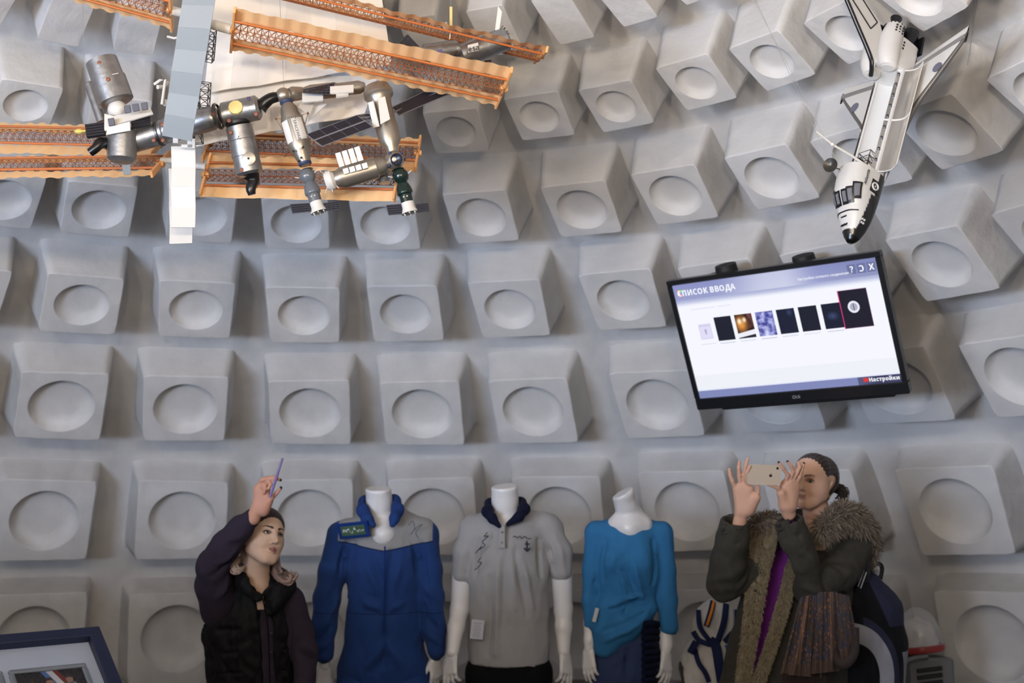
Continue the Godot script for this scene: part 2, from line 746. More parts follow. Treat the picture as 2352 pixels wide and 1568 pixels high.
# rows of plaster blocks: [distance from the axis, height over the eye, tilt, dish radius, half width, half height]
const ROWS := {
	"Z": [4.72, -1.12, 0.10, 0.2, 0.272, 0.272],
	"A": [4.557, -0.459, 0.2771, 0.1926, 0.262, 0.262],
	"B": [4.183, 0.185, 0.5247, 0.1735, 0.237, 0.236],
	"C": [3.640, 0.709, 0.7564, 0.1554, 0.205, 0.206],
	"D": [3.094, 1.124, 0.8876, 0.1218, 0.170, 0.176],
	"E": [2.582, 1.448, 0.9716, 0.1108, 0.144, 0.150],
	"F": [2.103, 1.714, 1.0468, 0.0819, 0.115, 0.118],
	"G": [1.654, 1.915, 1.117, 0.0, 0.075, 0.118],
	"H": [1.19, 2.075, 1.19, 0.0, 0.055, 0.105],
}
const NUDGE := {"E1": Vector2(-0.001, 0.006), "E2": Vector2(0.005, 0.011), "E3": Vector2(-0.005, -0.014), "E0": Vector2(0.034, 0.003), "D1": Vector2(0.007, 0.004), "D2": Vector2(0.013, 0.009), "D3": Vector2(0.008, -0.010), "C1": Vector2(-0.003, 0.009), "C2": Vector2(-0.007, 0.013), "C3": Vector2(0.019, -0.002), "E4": Vector2(-0.036, -0.022), "E5": Vector2(-0.025, 0.003), "E6": Vector2(0.009, -0.000), "E7": Vector2(0.015, 0.009), "E8": Vector2(0.034, 0.010), "E10": Vector2(-0.023, -0.002), "D4": Vector2(-0.015, -0.003), "D5": Vector2(-0.017, 0.006), "D6": Vector2(0.026, 0.016), "D9": Vector2(-0.007, -0.015), "C4": Vector2(-0.006, -0.012), "C5": Vector2(-0.031, -0.012), "C6": Vector2(0.012, 0.000), "C8": Vector2(0.013, 0.009), "C9": Vector2(-0.010, -0.004), "F5": Vector2(-0.014, -0.027), "F7": Vector2(-0.010, -0.006), "F8": Vector2(0.013, 0.018), "F9": Vector2(0.006, 0.009), "B1": Vector2(-0.002, -0.010), "B2": Vector2(0.010, -0.008), "B4": Vector2(-0.014, 0.008), "B5": Vector2(-0.006, 0.008), "B6": Vector2(0.004, 0.021), "B8": Vector2(0.009, -0.011)}

# one block: front face in x/y at z = 0 with a round dish, sides splayed back to the shell along -z
func block_mesh(hw: float, hh: float, rd: float, rng: RandomNumberGenerator) -> ArrayMesh:
	var mb := MB.new()
	var seg := 64
	var dep := 0.30
	var per := func(a: float, w: float, h: float, rr: float) -> Vector2:
		# a square walked at even steps, its corners slightly eased
		var k := fposmod(a / (TAU / 4.0) + 0.5, 4.0)
		var e := int(k)
		var f := tan((k - e - 0.5) * PI / 2.0)
		f = signf(f) * minf(absf(f), 0.975 + 0.025 * (1.0 - rr))
		var q: Vector2 = [Vector2(1, f), Vector2(-f, 1), Vector2(-1, -f), Vector2(f, -1)][e]
		if absf(f) > 0.9:
			q *= 1.0 - 0.012
		return Vector2(q.x * w, q.y * h)
	var rings := []
	if rd > 0.0:
		# dish: bottom centre to rim, the floor is a shallow bowl with a rounded step
		for k in [[0.002, -1.0], [0.35, -1.0], [0.62, -0.97], [0.78, -0.86], [0.88, -0.64], [0.95, -0.32], [0.985, -0.09], [1.0, -0.02], [1.02, 0.0]]:
			var ring := PackedVector3Array()
			for i in seg:
				var a := TAU * i / seg
				ring.append(Vector3(cos(a) * rd * k[0], sin(a) * rd * k[0], rd * 0.40 * k[1]))
			rings.append(ring)
	else:
		var ring := PackedVector3Array()
		for i in seg:
			var q: Vector2 = per.call(TAU * i / seg, hw * 0.002, hh * 0.002, 1)
			ring.append(Vector3(q.x, q.y, 0))
		rings.append(ring)
	var skew := Vector2(rng.randf_range(-0.02, 0.02), rng.randf_range(-0.02, 0.02))
	for k in [[0.97, 0.0], [0.985, -0.001], [0.995, -0.004], [1.002, -0.012], [1.03, -0.05], [1.19, -dep * 0.72], [1.215, -dep * 0.77], [1.26, -dep * 0.80], [1.34, -dep * 0.83]]:
		var ring := PackedVector3Array()
		for i in seg:
			var q: Vector2 = per.call(TAU * i / seg, hw * k[0], hh * k[0], 1)
			q *= 1.0 + 0.0025 * sin(i * 0.9 + skew.x * 100)
			ring.append(Vector3(q.x * (1.0 + skew.x * q.y / hh), q.y * (1.0 + skew.y * q.x / hw), k[1]))
		rings.append(ring)
	var p := PackedVector3Array()
	for q in rings:
		p.append_array(q)
	mb.grid(p, seg, rings.size(), true)
	return mb.mesh()

func hall() -> void:
	var rng := RandomNumberGenerator.new()
	rng.seed = 7
	# shell of the dome: a surface of revolution, closed by floor and crown, 12 cm thick
	var prof := []
	var inner := [[4.95, -1.5], [4.96, -1.1], [4.773, -0.521], [4.376, 0.072 + 0.0], [3.8, 0.555 + 0.0]]
	inner.clear()
	inner.append(Vector2(4.98, -EYE - 0.02))
	for k in ["Z", "A", "B", "C", "D", "E", "F", "G", "H"]:
		var q: Array = ROWS[k]
		inner.append(Vector2(q[0] + cos(q[2]) * 0.225, EYE * 0.0 + q[1] + sin(q[2]) * 0.225))
	inner.append(Vector2(0.7, 2.42))
	inner.append(Vector2(0.01, 2.5))
	var sm := []
	for i in inner.size() - 1:
		for k in 5:
			sm.append((inner[i] as Vector2).cubic_interpolate(inner[i + 1], inner[maxi(i - 1, 0)], inner[mini(i + 2, inner.size() - 1)], k / 5.0))
	sm.append(inner[-1])
	for q in sm:
		prof.append(q + Vector2(0, EYE))
	for i in range(sm.size() - 1, -1, -1):
		prof.append(sm[i] * Vector2(1.025, 1.0) + Vector2(0, EYE + 0.12 * smoothstep(0, 30, i)))
	# below 2.6 m an unseen bay behind the camera is left open to let daylight in
	var low_in := []
	var high_in := []
	for q in sm:
		(low_in if q.y < 1.05 else high_in).append(q + Vector2(0, EYE))
	var low: Array = low_in + [high_in[0]]
	for i in range(low.size() - 1, -1, -1):
		low.append(low[i] + Vector2(0.12, 0.02))
	var high: Array = high_in.duplicate()
	for i in range(high_in.size() - 1, -1, -1):
		high.append(high_in[i] + Vector2(0.12 * (1.0 - float(i) / high_in.size()), 0.12))
	var mb := MB.new()
	mb.lathe(Transform3D(), low, 130, PI / 2 + BAY + 0.32, PI / 2 + BAY - 0.32 + TAU)
	mb.lathe(Transform3D(), high, 144)
	# unseen vestibule behind the camera, built to hold the daylight opening
	var vest := MB.new()
	var vb := Basis(Vector3.UP, -BAY)
	for q in [[Vector3(-1.5, 1.3, 5.15), Vector3(0.1, 2.7, 2.8)], [Vector3(1.5, 1.3, 5.15), Vector3(0.1, 2.7, 2.8)], [Vector3(0, 2.65, 5.1), Vector3(3.1, 0.1, 2.9)], [Vector3(0, -0.05, 5.8), Vector3(3.1, 0.1, 1.5)], [Vector3(0, 1.3, 6.5), Vector3(3.1, 2.8, 0.1)]]:
		vest.box(Transform3D(vb, vb * q[0]), q[1])
	meta(obj("wall_unseen_vestibule", vest, plaster), "unseen plain white vestibule behind the camera, built round the daylight opening", "wall", "", "structure")
	var wall := Node3D.new()
	wall.name = "wall_dome"
	add_child(wall)
	meta(wall, "white plaster dome wall studded with rows of square blocks with round dishes", "wall", "", "structure")
	obj("shell", mb, plaster, wall)
	# blocks
	for k in ROWS.keys():
		var q: Array = ROWS[k]
		var variants := []
		for i in 3:
			variants.append(block_mesh(q[4], q[5], q[3], rng))
		for col in range(-2, 15):
			var a := -0.38816 + 0.163447 * col
			var e: float = q[2]
			var nn := Vector3(sin(a) * cos(e), sin(e), -cos(a) * cos(e))
			var t := Vector3(cos(a), 0, sin(a))
			var b := t.cross(nn)
			var j: Vector2 = NUDGE.get(k + str(col), Vector2(rng.randf_range(-0.012, 0.012), rng.randf_range(-0.008, 0.008)))
			var o := MeshInstance3D.new()
			o.name = "plaster_block"
			wall.add_child(o, true)
			o.mesh = variants[rng.randi() % 3]
			o.set_surface_override_material(0, plaster)
			# local z looks into the room
			o.transform = Transform3D(Basis(t, b, -nn).rotated(nn, rng.randf_range(-0.012, 0.012)), Vector3(sin(a) * q[0], EYE + q[1], -cos(a) * q[0]) + t * j.x + b * j.y)
	# floor
	var fl := MB.new()
	fl.lathe(Transform3D(), [Vector2(0.01, 0.0), Vector2(5.2, 0.0), Vector2(5.2, -0.15), Vector2(0.01, -0.15)], 96)
	var fm := mat(rgb(72, 68, 64), 0.5)
	var fo := obj("floor", fl, fm)
	meta(fo, "dark polished stone floor of the round hall", "floor", "", "structure")
	# exhibit podium behind the visitors, along the wall
	var po := MB.new()
	po.lathe(Transform3D(), [Vector2(2.35, 0.0), Vector2(2.35, 0.16), Vector2(2.37, 0.18), Vector2(4.75, 0.18), Vector2(4.75, 0.0)], 60, -PI / 2 - 0.9, -PI / 2 + 1.5)
	var pm := obj("exhibit_podium", po, mat(rgb(78, 75, 72), 0.7))
	meta(pm, "low grey curved podium along the dome wall under the mannequins", "podium", "", "structure")
	# a small metal eye screwed into one of the blocks near the hanging orbiter
	var hk := MB.new()
	var hp := at(2016, 104, 5.28)
	hk.lathe(along(lens_basis.z, hp), [Vector2(0.0005, 0.012), Vector2(0.012, 0.01), Vector2(0.014, 0.0)], 14)
	hk.cyl(hp, hp + lens_basis * Vector3(-0.004, -0.03, 0.03), 0.003, -1, 6)
	hk.tube(ring_path(Transform3D(lens_basis, hp + lens_basis * Vector3(-0.006, -0.042, 0.032)), 0.011, 14), 0.003, 6, false)
	meta(obj("wall_hook", hk, mat(rgb(120, 116, 110), 0.35, 0.7)), "small metal eye screwed into a plaster block beside the orbiter model's fin", "hook")
# ---------------------------------------------------------------- television on its bracket
func television() -> void:
	var mid := lens_at + lens_basis * Vector3(1.119, 0.0293, -5.675)
	var ax := lens_basis * Vector3(0.800, 0.098, 0.592)
	var ay := lens_basis * Vector3(-0.2725, 0.945, 0.185)
	var t := frame(ax, ay, mid)
	var root := thing("television", "wall-mounted flat television with black frame showing a bright white input menu", "television", mid)
	root.transform = t
	var W := 0.952
	var H := 0.585
	var sw := 0.906
	var sh := 0.512
	var sy := 0.014
	var black := mat(rgb(14, 15, 19), 0.28)
	black.clearcoat_enabled = true
	black.clearcoat = 0.4
	# frame: four bars round the screen
	var fr := MB.new()
	var top := H / 2 - (sy + sh / 2)
	var bot := sy - sh / 2 + H / 2
	var side := (W - sw) / 2
	fr.box(Transform3D(Basis(), Vector3(0, H / 2 - top / 2, 0)), Vector3(W, top, 0.035), 0.004)
	fr.box(Transform3D(Basis(), Vector3(0, -H / 2 + bot / 2, 0)), Vector3(W, bot, 0.035), 0.004)
	for s in [-1.0, 1.0]:
		fr.box(Transform3D(Basis(), Vector3(s * (W / 2 - side / 2), sy, 0)), Vector3(side, sh, 0.035), 0.003)
	obj("bezel", fr, black, root, true)
	var back := MB.new()
	back.box(Transform3D(Basis(), Vector3(0, 0.0, -0.028)), Vector3(W * 0.985, H * 0.97, 0.03), 0.01)
	back.box(Transform3D(Basis(), Vector3(0, -0.03, -0.06)), Vector3(W * 0.75, H * 0.7, 0.05), 0.02)
	back.box(Transform3D(Basis(), Vector3(0.02, -H / 2 - 0.004, -0.012)), Vector3(W * 0.82, 0.02, 0.03), 0.008)
	back.cyl(Vector3(-0.22, H / 2 - 0.03, -0.06), Vector3(-0.22, H / 2 + 0.02, -0.06), 0.05, 0.045, 20)
	back.cyl(Vector3(0.13, H / 2 - 0.03, -0.06), Vector3(0.13, H / 2 + 0.012, -0.06), 0.05, 0.045, 20)
	obj("back_cover", back, mat(rgb(22, 22, 24), 0.6), root, true)
	# screen picture
	var im := Image.create(1024, 578, false, Image.FORMAT_RGBA8)
	var px := 1024
	var py := 578
	for y in py:
		for x in px:
			var c := Color(0.965, 0.972, 1.0)
			var u := float(x) / px
			var w := float(y) / py
			if w < 0.135:
				var k := w / 0.135
				var base := rgb(139, 145, 196).lerp(rgb(196, 200, 228), smoothstep(0.18, 0.5, u) * (1.0 - smoothstep(0.55, 0.75, u)))
				base = base.lerp(rgb(120, 127, 172), smoothstep(0.68, 0.95, u) * 0.6)
				c = base.lerp(base.lightened(0.15), k)
			elif w < 0.2:
				var k := (w - 0.135) / 0.065
				c = rgb(170, 177, 214).lerp(Color(0.965, 0.972, 1.0), smoothstep(0.0, 1.0, k))
			elif w > 0.935:
				c = rgb(130, 138, 186) if u < 0.8 else rgb(88, 92, 130).lerp(rgb(62, 64, 98), smoothstep(0.8, 0.9, u))
			elif w > 0.925:
				c = rgb(228, 232, 250)
			elif w > 0.8:
				c = c.darkened(0.025)
			im.set_pixel(x, y, c)
	# thumbnails
	var tx := [0.172, 0.279, 0.384, 0.490, 0.597, 0.708]
	for i in 6:
		thumb(im, tx[i], 0.315, 0.088, 0.205, i)
	thumb(im, 0.795, 0.225, 0.135, 0.31, 6)
	# the faint drive tile
	im.fill_rect(Rect2i(86, 208, 66, 76), rgb(214, 210, 240))
	im.fill_rect(Rect2i(90, 222, 58, 58), rgb(226, 222, 246))
	for k in 14:
		im.fill_rect(Rect2i(119 - k / 2 - 1, 232 + k, k + 2, 1), rgb(168, 166, 206))
	im.fill_rect(Rect2i(115, 246, 8, 14), rgb(176, 174, 210))
	# colour petals by the title
	for p in [[26, 34, rgb(240, 190, 90)], [40, 32, rgb(110, 190, 120)], [48, 44, rgb(110, 190, 235)], [34, 54, rgb(240, 110, 160)], [24, 46, rgb(250, 240, 240)]]:
		disc(im, p[0], p[1], 8, p[2])
	# buttons behind the corner symbols
	for k in 3:
		im.fill_rect(Rect2i(884 + k * 46, 18, 40, 44), rgb(110, 116, 160))
	im.fill_rect(Rect2i(846, 547, 24, 18), rgb(222, 60, 60))
	# dim caption lines
	for i in 7:
		for q in 9:
			im.fill_rect(Rect2i(int((0.075 if i == 0 else tx[i - 1]) * 1024) + 6 + q * 9, 310 if i > 0 else 306, 4 + (q * 5 + i * 3) % 5, 5), rgb(196, 200, 222))
	for q in 20:
		im.fill_rect(Rect2i(70 + q * 10 + (14 if q > 12 else 0), 128, 6, 5), rgb(214, 216, 236))
	var tex := ImageTexture.create_from_image(im)
	var sm := StandardMaterial3D.new()
	sm.albedo_color = rgb(8, 8, 10)
	sm.roughness = 0.3
	sm.emission_enabled = true
	sm.emission_operator = BaseMaterial3D.EMISSION_OP_MULTIPLY
	sm.emission = Color(1, 1, 1)
	sm.emission_texture = tex
	sm.emission_energy_multiplier = 1.0 / EXPOSURE
	var sc := MB.new()
	var z := 0.008
	var p := PackedVector3Array([Vector3(-sw / 2, sy + sh / 2, z), Vector3(sw / 2, sy + sh / 2, z), Vector3(-sw / 2, sy - sh / 2, z), Vector3(sw / 2, sy - sh / 2, z)])
	sc.grid(p, 2, 2)
	var so := obj("screen", sc, sm, root, true)
	meta(so, "lit screen with a row of dark thumbnails")
	var l := AreaLight3D.new()
	l.name = "screen_light"
	root.add_child(l)
	l.area_size = Vector2(sw, sh)
	l.transform = Transform3D(Basis(Vector3.UP, PI), Vector3(0, sy, 0.03))
	l.light_color = rgb(230, 236, 255)
	l.light_energy = 0.12 / EXPOSURE
	l.shadow_enabled = true
	l.area_range = 20.0
	# writing on the screen
	var white := StandardMaterial3D.new()
	white.albedo_color = Color(0.02, 0.02, 0.02)
	white.emission_enabled = true
	white.emission = Color(0.97, 0.98, 1.0)
	white.emission_energy_multiplier = 1.0 / EXPOSURE
	var T := func(u: float, v: float) -> Transform3D: return t * Transform3D(Basis(), Vector3((u - 0.5) * sw, sy + (0.5 - v) * sh, z + 0.0008))
	letters("title_lettering", "СПИСОК ВВОДА", T.call(0.168, 0.078), 0.027, white, so)
	letters("help_symbol", "?", T.call(0.884, 0.07), 0.027, white, so)
	letters("return_symbol", "C", (T.call(0.929, 0.07) as Transform3D) * Transform3D(Basis(Vector3.BACK, PI), Vector3.ZERO), 0.027, white, so)
	letters("close_symbol", "X", T.call(0.974, 0.07), 0.027, white, so)
	letters("hint_lettering", "Настройки сетевого соединения...", T.call(0.755, 0.092), 0.011, white, so, false)
	letters("settings_lettering", "Настройки", T.call(0.922, 0.964), 0.018, white, so)
	var lg := letters("maker_mark", "LG", t * Transform3D(Basis(), Vector3(0.004, -H / 2 + bot / 2, 0.0178)), 0.013, mat(rgb(170, 172, 178), 0.4, 0.3), root)
	lg.name = "maker_mark"
	var rg := MB.new()
	rg.tube(ring_path(Transform3D(Basis(), Vector3(-0.014, -H / 2 + bot / 2, 0.018)), 0.006, 14), 0.0012, 6, false)
	obj("maker_ring", rg, mat(rgb(170, 172, 178), 0.4, 0.3), root, true)
	# bracket to the dome
	var br := MB.new()
	br.box(Transform3D(Basis(), Vector3(0, 0, -0.1)), Vector3(0.24, 0.24, 0.03), 0.004)
	br.cyl(Vector3(0, 0.03, -0.1), Vector3(0.02, 0.06, -0.2), 0.03, 0.03, 14)
	br.box(Transform3D(Basis(), Vector3(0.02, 0.06, -0.2)), Vector3(0.2, 0.2, 0.02), 0.004)
	obj("bracket", br, mat(rgb(40, 40, 42), 0.5, 0.4), root, true)

func ring_path(t: Transform3D, r: float, k: int) -> PackedVector3Array:
	var p := PackedVector3Array()
	for i in k + 1:
		var a := TAU * i / k
		p.append(t * Vector3(cos(a) * r, sin(a) * r, 0))
	return p

func disc(im: Image, cx: int, cy: int, r: int, c: Color) -> void:
	for y in range(-r, r + 1):
		for x in range(-r, r + 1):
			if x * x + y * y <= r * r:
				im.set_pixel(cx + x, cy + y, c)

func thumb(im: Image, u: float, v: float, w: float, h: float, kind: int) -> void:
	var x0 := int(u * 1024)
	var y0 := int(v * 578)
	var nw := int(w * 1024)
	var nh := int(h * 578)
	var nz := FastNoiseLite.new()
	nz.seed = 40 + kind
	nz.frequency = 0.02
	for y in nh:
		for x in nw:
			var a := float(x) / nw
			var b := float(y) / nh
			var c := rgb(32, 33, 48)
			if kind == 1:
				c = rgb(40, 24, 22).lerp(rgb(226, 150, 70), clampf(1.3 - 2.6 * Vector2(a - 0.3, b - 0.4).length(), 0, 1))
				c = c.lerp(rgb(255, 244, 220), clampf(1.2 - 7.0 * Vector2(a - 0.22, b - 0.28).length(), 0, 1) + clampf(1.2 - 8.0 * Vector2(a - 0.52, b - 0.24).length(), 0, 1))
				if b > 0.72 + 0.12 * (0.5 - a):
					c = rgb(238, 238, 246) if b < 0.88 - 0.1 * a + 0.08 else rgb(40, 34, 52)
				if a > 0.7 and b < 0.6:
					c = c.lerp(rgb(150, 90, 90), 0.5 + 0.5 * nz.get_noise_2d(x, y))
			elif kind == 2:
				var q := 0.5 + 0.9 * nz.get_noise_2d(x * 1.4, y * 1.4)
				c = rgb(50, 52, 130).lerp(rgb(196, 200, 250), clampf(q, 0, 1))
				c = c.lerp(rgb(230, 232, 255), clampf(1.0 - 5.0 * absf(a - 0.45), 0, 1) * clampf((b - 0.5) * 2, 0, 1))
			elif kind == 3:
				c = rgb(30, 34, 54).lerp(rgb(66, 76, 120), clampf(1.0 - 5.0 * Vector2(a - 0.7, b - 0.15).length(), 0, 1) * 0.8)
			elif kind == 5:
				c = rgb(28, 32, 50).lerp(rgb(84, 98, 150), clampf(1.0 - 2.2 * Vector2((a - 0.5) * 1.2, (b - 0.5) * 2.2).length(), 0, 1) * 0.7)
			elif kind == 6:
				c = rgb(32, 30, 44)
				var d := Vector2(a - 0.45, (b - 0.45) * 1.28).length()
				if d < 0.2:
					c = rgb(236, 236, 248)
				if d < 0.13:
					c = rgb(176, 176, 194)
				if d < 0.115 and absf(a - 0.45) < 0.012 + 0.0 * b:
					c = rgb(40, 40, 60)
				if x < 4 or y > nh - 3 or y < 2 or x > nw - 3:
					c = rgb(222, 60, 130) if x < 4 else rgb(150, 110, 140)
			im.set_pixel(x0 + x, y0 + y, c)
# ---------------------------------------------------------------- shuttle model on wires, nose down
# own axes: x runs aft from the nose, y is up out of the cargo bay, z to the port wing; built in metres of the real craft
func shuttle() -> void:
	var A := lens_basis * Vector3(0.325, 0.85, -0.42)
	var Wv := lens_basis * Vector3(0.5, 0.204, 0.8)
	A = A.normalized()
	Wv = (Wv - A * Wv.dot(A)).normalized()
	var D := Wv.cross(A)
	var nose := at(1938, 548, 4.12)
	var k := SHUTTLE_SCALE
	var root := thing("shuttle_model", "white and black winged orbiter model with open silver cargo doors hanging nose down", "model spacecraft", nose)
	root.transform = Transform3D(Basis(A * k, D * k, Wv * k), nose)
	var white := StandardMaterial3D.new()
	white.albedo_color = Color(1, 1, 1)
	white.vertex_color_use_as_albedo = true
	white.roughness = 0.28
	white.clearcoat_enabled = true
	white.clearcoat = 0.5
	white.clearcoat_roughness = 0.1
	var wh := lin(208, 206, 202)
	var bl := lin(16, 17, 21)
	var black := mat(rgb(18, 19, 23), 0.3)
	var paint := mat(rgb(208, 206, 202), 0.3)
	# fuselage sections: x, half width, belly y, top y, squareness
	var S := [[0.0, 0.05, -1.25, -1.15, 2.0], [0.25, 0.62, -1.75, -0.62, 2.0], [0.8, 1.05, -2.1, -0.2, 2.1], [1.8, 1.5, -2.4, 0.35, 2.2], [3.2, 1.95, -2.6, 1.0, 2.4], [4.6, 2.25, -2.7, 1.62, 2.5], [5.6, 2.42, -2.72, 2.3, 2.5], [6.8, 2.55, -2.75, 2.85, 2.5], [8.2, 2.62, -2.75, 3.02, 2.6], [9.6, 2.65, -2.75, 3.05, 2.7], [10.6, 2.65, -2.75, 3.05, 2.7]]
	var aft := [[28.6, 2.65, -2.75, 3.05, 2.7], [30.0, 2.7, -2.75, 3.1, 2.8], [32.0, 2.75, -2.7, 3.15, 3.0], [33.6, 2.7, -2.5, 3.0, 3.0]]
	var seg := 96
	var sect := func(q: Array, a: float) -> Vector3:
		var cx := cos(a)
		var sy := sin(a)
		var e: float = q[4] if sy > 0 else q[4] + 1.6
		var m := pow(pow(absf(cx), e) + pow(absf(sy), e), -1.0 / e)
		var mid: float = lerpf(q[2], q[3], 0.42)
		var yy: float = mid + sy * m * ((q[3] - mid) if sy > 0 else (mid - q[2]))
		return Vector3(q[0], yy, cx * m * q[1])
	var loft := func(rows: Array, sub: int, nose_black: bool) -> MB:
		var mb := MB.new()
		var p := PackedVector3Array()
		var n := 0
		for i in rows.size() - 1:
			for s in sub + (1 if i == rows.size() - 2 else 0):
				var f := float(s) / sub
				var q := []
				for c in 5:
					var y0: float = rows[maxi(i - 1, 0)][c]
					var y3: float = rows[mini(i + 2, rows.size() - 1)][c]
					q.append(cubic_interpolate(rows[i][c], rows[i + 1][c], y0, y3, f) if c else lerpf(rows[i][0], rows[i + 1][0], f))
				for g in seg:
					p.append(sect.call(q, TAU * g / seg))
				n += 1
		mb.grid(p, seg, n, true)
		for g in mb.v.size():
			var q := mb.v[g]
			var line := -1.05 + 0.12 * clampf(q.x - 5.0, -4.0, 0.0)
			if nose_black:
				line = maxf(line, -0.5 if q.x < 6.9 else -1.7)
				if q.x < 1.55:
					line = 9.0
				if q.x > 1.5 and q.x < 4.2 and absf(q.z) < 1.05:
					line = -9.0
			else:
				line = -1.9
			mb.c[g] = bl if q.y < line else wh
		return mb
	var fore: MB = loft.call(S, 8, true)
	obj("forward_fuselage", fore, white, root, true)
	# bulkheads
	for q in [[S[-1], true], [aft[0], false], [aft[-1], true]]:
		var bh := MB.new()
		var p := PackedVector3Array()
		for g in seg:
			p.append(sect.call(q[0], TAU * g / seg))
		bh.fan(p, q[1])
		obj("bulkhead", bh, mat(rgb(205, 205, 202), 0.4), root, true)
	var rear: MB = loft.call(aft, 6, false)
	obj("aft_fuselage", rear, white, root, true)
	# mid fuselage: outer trough, black belly
	var midp := PackedVector3Array()
	var inner := PackedVector3Array()
	var rowsx := 13
	for i in rowsx:
		var x := lerpf(10.6, 28.6, i / float(rowsx - 1))
		for g in 41:
			var a := PI + PI * g / 40.0 - 0.0
			var q: Vector3 = sect.call([x, 2.65, -2.75, 3.05, 2.7], a)
			midp.append(q)
			var b := PI * g / 40.0
			inner.append(Vector3(x, -0.25 - sin(b) * 2.1, -cos(b) * 2.4))
	var tr := MB.new()
	tr.grid(midp, 41, rowsx)
	for g in tr.v.size():
		tr.c[g] = bl if tr.v[g].y < -1.7 else wh
	obj("mid_fuselage", tr, white, root, true)
	var bay := MB.new()
	bay.grid(inner, 41, rowsx)
	for s in [-1.0, 1.0]:
		bay.box(Transform3D(Basis(), Vector3(19.6, -0.27, s * 2.5)), Vector3(18.0, 0.25, 0.32), 0.05)
	var bo := obj("cargo_bay", bay, mat(rgb(214, 216, 216), 0.45), root, true)
	meta(bo, "white open cargo bay")
	# bay fittings: latches, small antenna truss, dark payload
	for i in 9:
		var ft := MB.new()
		ft.box(Transform3D(Basis(), Vector3(12.6 + i * 1.9, 0.02, 2.2)), Vector3(0.28, 0.3, 0.3), 0.03)
		obj("latch", ft, mat(rgb(70, 70, 72), 0.4, 0.5), bo, true)
	var truss := MB.new()
	var nodes := []
	for i in 4:
		nodes.append([Vector3(12.0 + i * 0.9, -1.6, -1.4), Vector3(12.0 + i * 0.9, 0.4, -1.2), Vector3(12.0 + i * 0.9, -1.6, 0.6), Vector3(12.0 + i * 0.9, 0.2, 0.8)])
	for i in 4:
		for j in 4:
			truss.cyl(nodes[i][j], nodes[i][(j + 1) % 4 if j != 1 else 3], 0.05, 0.05, 6)
			if i < 3:
				truss.cyl(nodes[i][j], nodes[i + 1][j], 0.05, 0.05, 6)
				truss.cyl(nodes[i][j], nodes[i + 1][(j + 1) % 4], 0.04, 0.04, 6)
	obj("payload_truss", truss, mat(rgb(96, 96, 98), 0.35, 0.8), root, true)
	var pay := MB.new()
	pay.tube(ring_path(Transform3D(Basis(Vector3.UP, 0.6), Vector3(13.2, 0.3, -0.6)), 0.55, 20), 0.14, 8, false)
	pay.cyl(Vector3(13.2, 0.1, -0.6), Vector3(13.2, 0.5, -0.6), 0.3, 0.3, 14)
	obj("docking_ring", pay, black, root, true)
	# silver doors
	var silver := StandardMaterial3D.new()
	silver.albedo_color = rgb(230, 227, 222)
	silver.metallic = 0.95
	silver.roughness = 0.27
	for s in [1.0, -1.0]:
		var door := Node3D.new()
		door.name = "cargo_door"
		root.add_child(door, true)
		for half in 2:
			var mb := MB.new()
			var p := PackedVector3Array()
			var x0 := 10.7 + half * 9.0
			for i in 2:
				for g in 15:
					var a := lerpf(0.0, 1.75, g / 14.0)
					# opened outwards: an arc that starts at the sill and swings out and up
					p.append(door_point(x0 + i * 8.9, a, s))
			mb.grid(p, 15, 2)
			var pan := obj("radiator_panel", mb, silver, door, true)
			pan.name = "radiator_panel"
			var edge := MB.new()
			for i in [0.0, 8.9]:
				var q := PackedVector3Array()
				for g in 15:
					var a := lerpf(0.0, 1.75, g / 14.0)
					q.append(door_point(x0 + i, a, s))
				edge.tube(q, 0.09, 6)
			var a1 := 1.75
			edge.cyl(door_point(x0, a1, s), door_point(x0 + 8.9, a1, s), 0.09, 0.09, 6)
			obj("panel_edge", edge, paint, door, true)
	# wings
	for s in [1.0, -1.0]:
		var outl := PackedVector2Array([Vector2(9.5, 2.4), Vector2(13.0, 2.75), Vector2(18.0, 3.7), Vector2(22.0, 5.0), Vector2(26.0, 8.0), Vector2(30.4, 11.4), Vector2(31.8, 11.9), Vector2(32.4, 11.95), Vector2(32.2, 6.4), Vector2(32.9, 2.4)])
		var wing := MB.new()
		var n := 36
		# stations across the span with a thin aerofoil
		var p := PackedVector3Array()
		for i in n:
			var z := lerpf(2.2, 11.9, i / float(n - 1))
			var le := 31.0
			for q in range(0, 6):
				if z >= outl[q].y and z <= outl[q + 1].y:
					le = lerpf(outl[q].x, outl[q + 1].x, (z - outl[q].y) / maxf(outl[q + 1].y - outl[q].y, 0.001))
			if z < 2.4:
				le = 9.5
			var te := lerpf(31.4, 33.2, (z - 2.2) / 9.7)
			var th := clampf((te - le) * 0.05, 0.08, 0.62)
			for g in 24:
				var a := TAU * g / 24.0
				var xx := le + (te - le) * (0.5 - 0.5 * cos(a))
				var shape := th * sin(a) * (0.35 + 0.65 * pow(0.5 + 0.5 * cos(a), 0.35)) * 1.25
				p.append(Vector3(xx, -2.2 + shape + 0.03 * (z - 2.2), s * z))
		if s < 0:
			p = flip_rows(p, 24)
		wing.grid(p, 24, n, true)
		for g in wing.v.size():
			var q := wing.v[g]
			var i := g / 24
			var gg := g % 24
			var ang: float = TAU * gg / 24.0
			wing.c[g] = wh if sin(ang if s > 0 else TAU - ang) > -0.02 else bl
		var wo := obj("wing", wing, white, root, true)
		# grey leading edge
		var lead := MB.new()
		var path := []
		for q in range(1, 7):
			path.append(Vector3(outl[q].x + 0.2, -2.2 + 0.03 * (outl[q].y - 2.2), s * (outl[q].y - 0.05)))
		lead.tube(smooth(path, 6), smooth_r([0.35, 0.42, 0.42, 0.36, 0.26, 0.16], 6), 12)
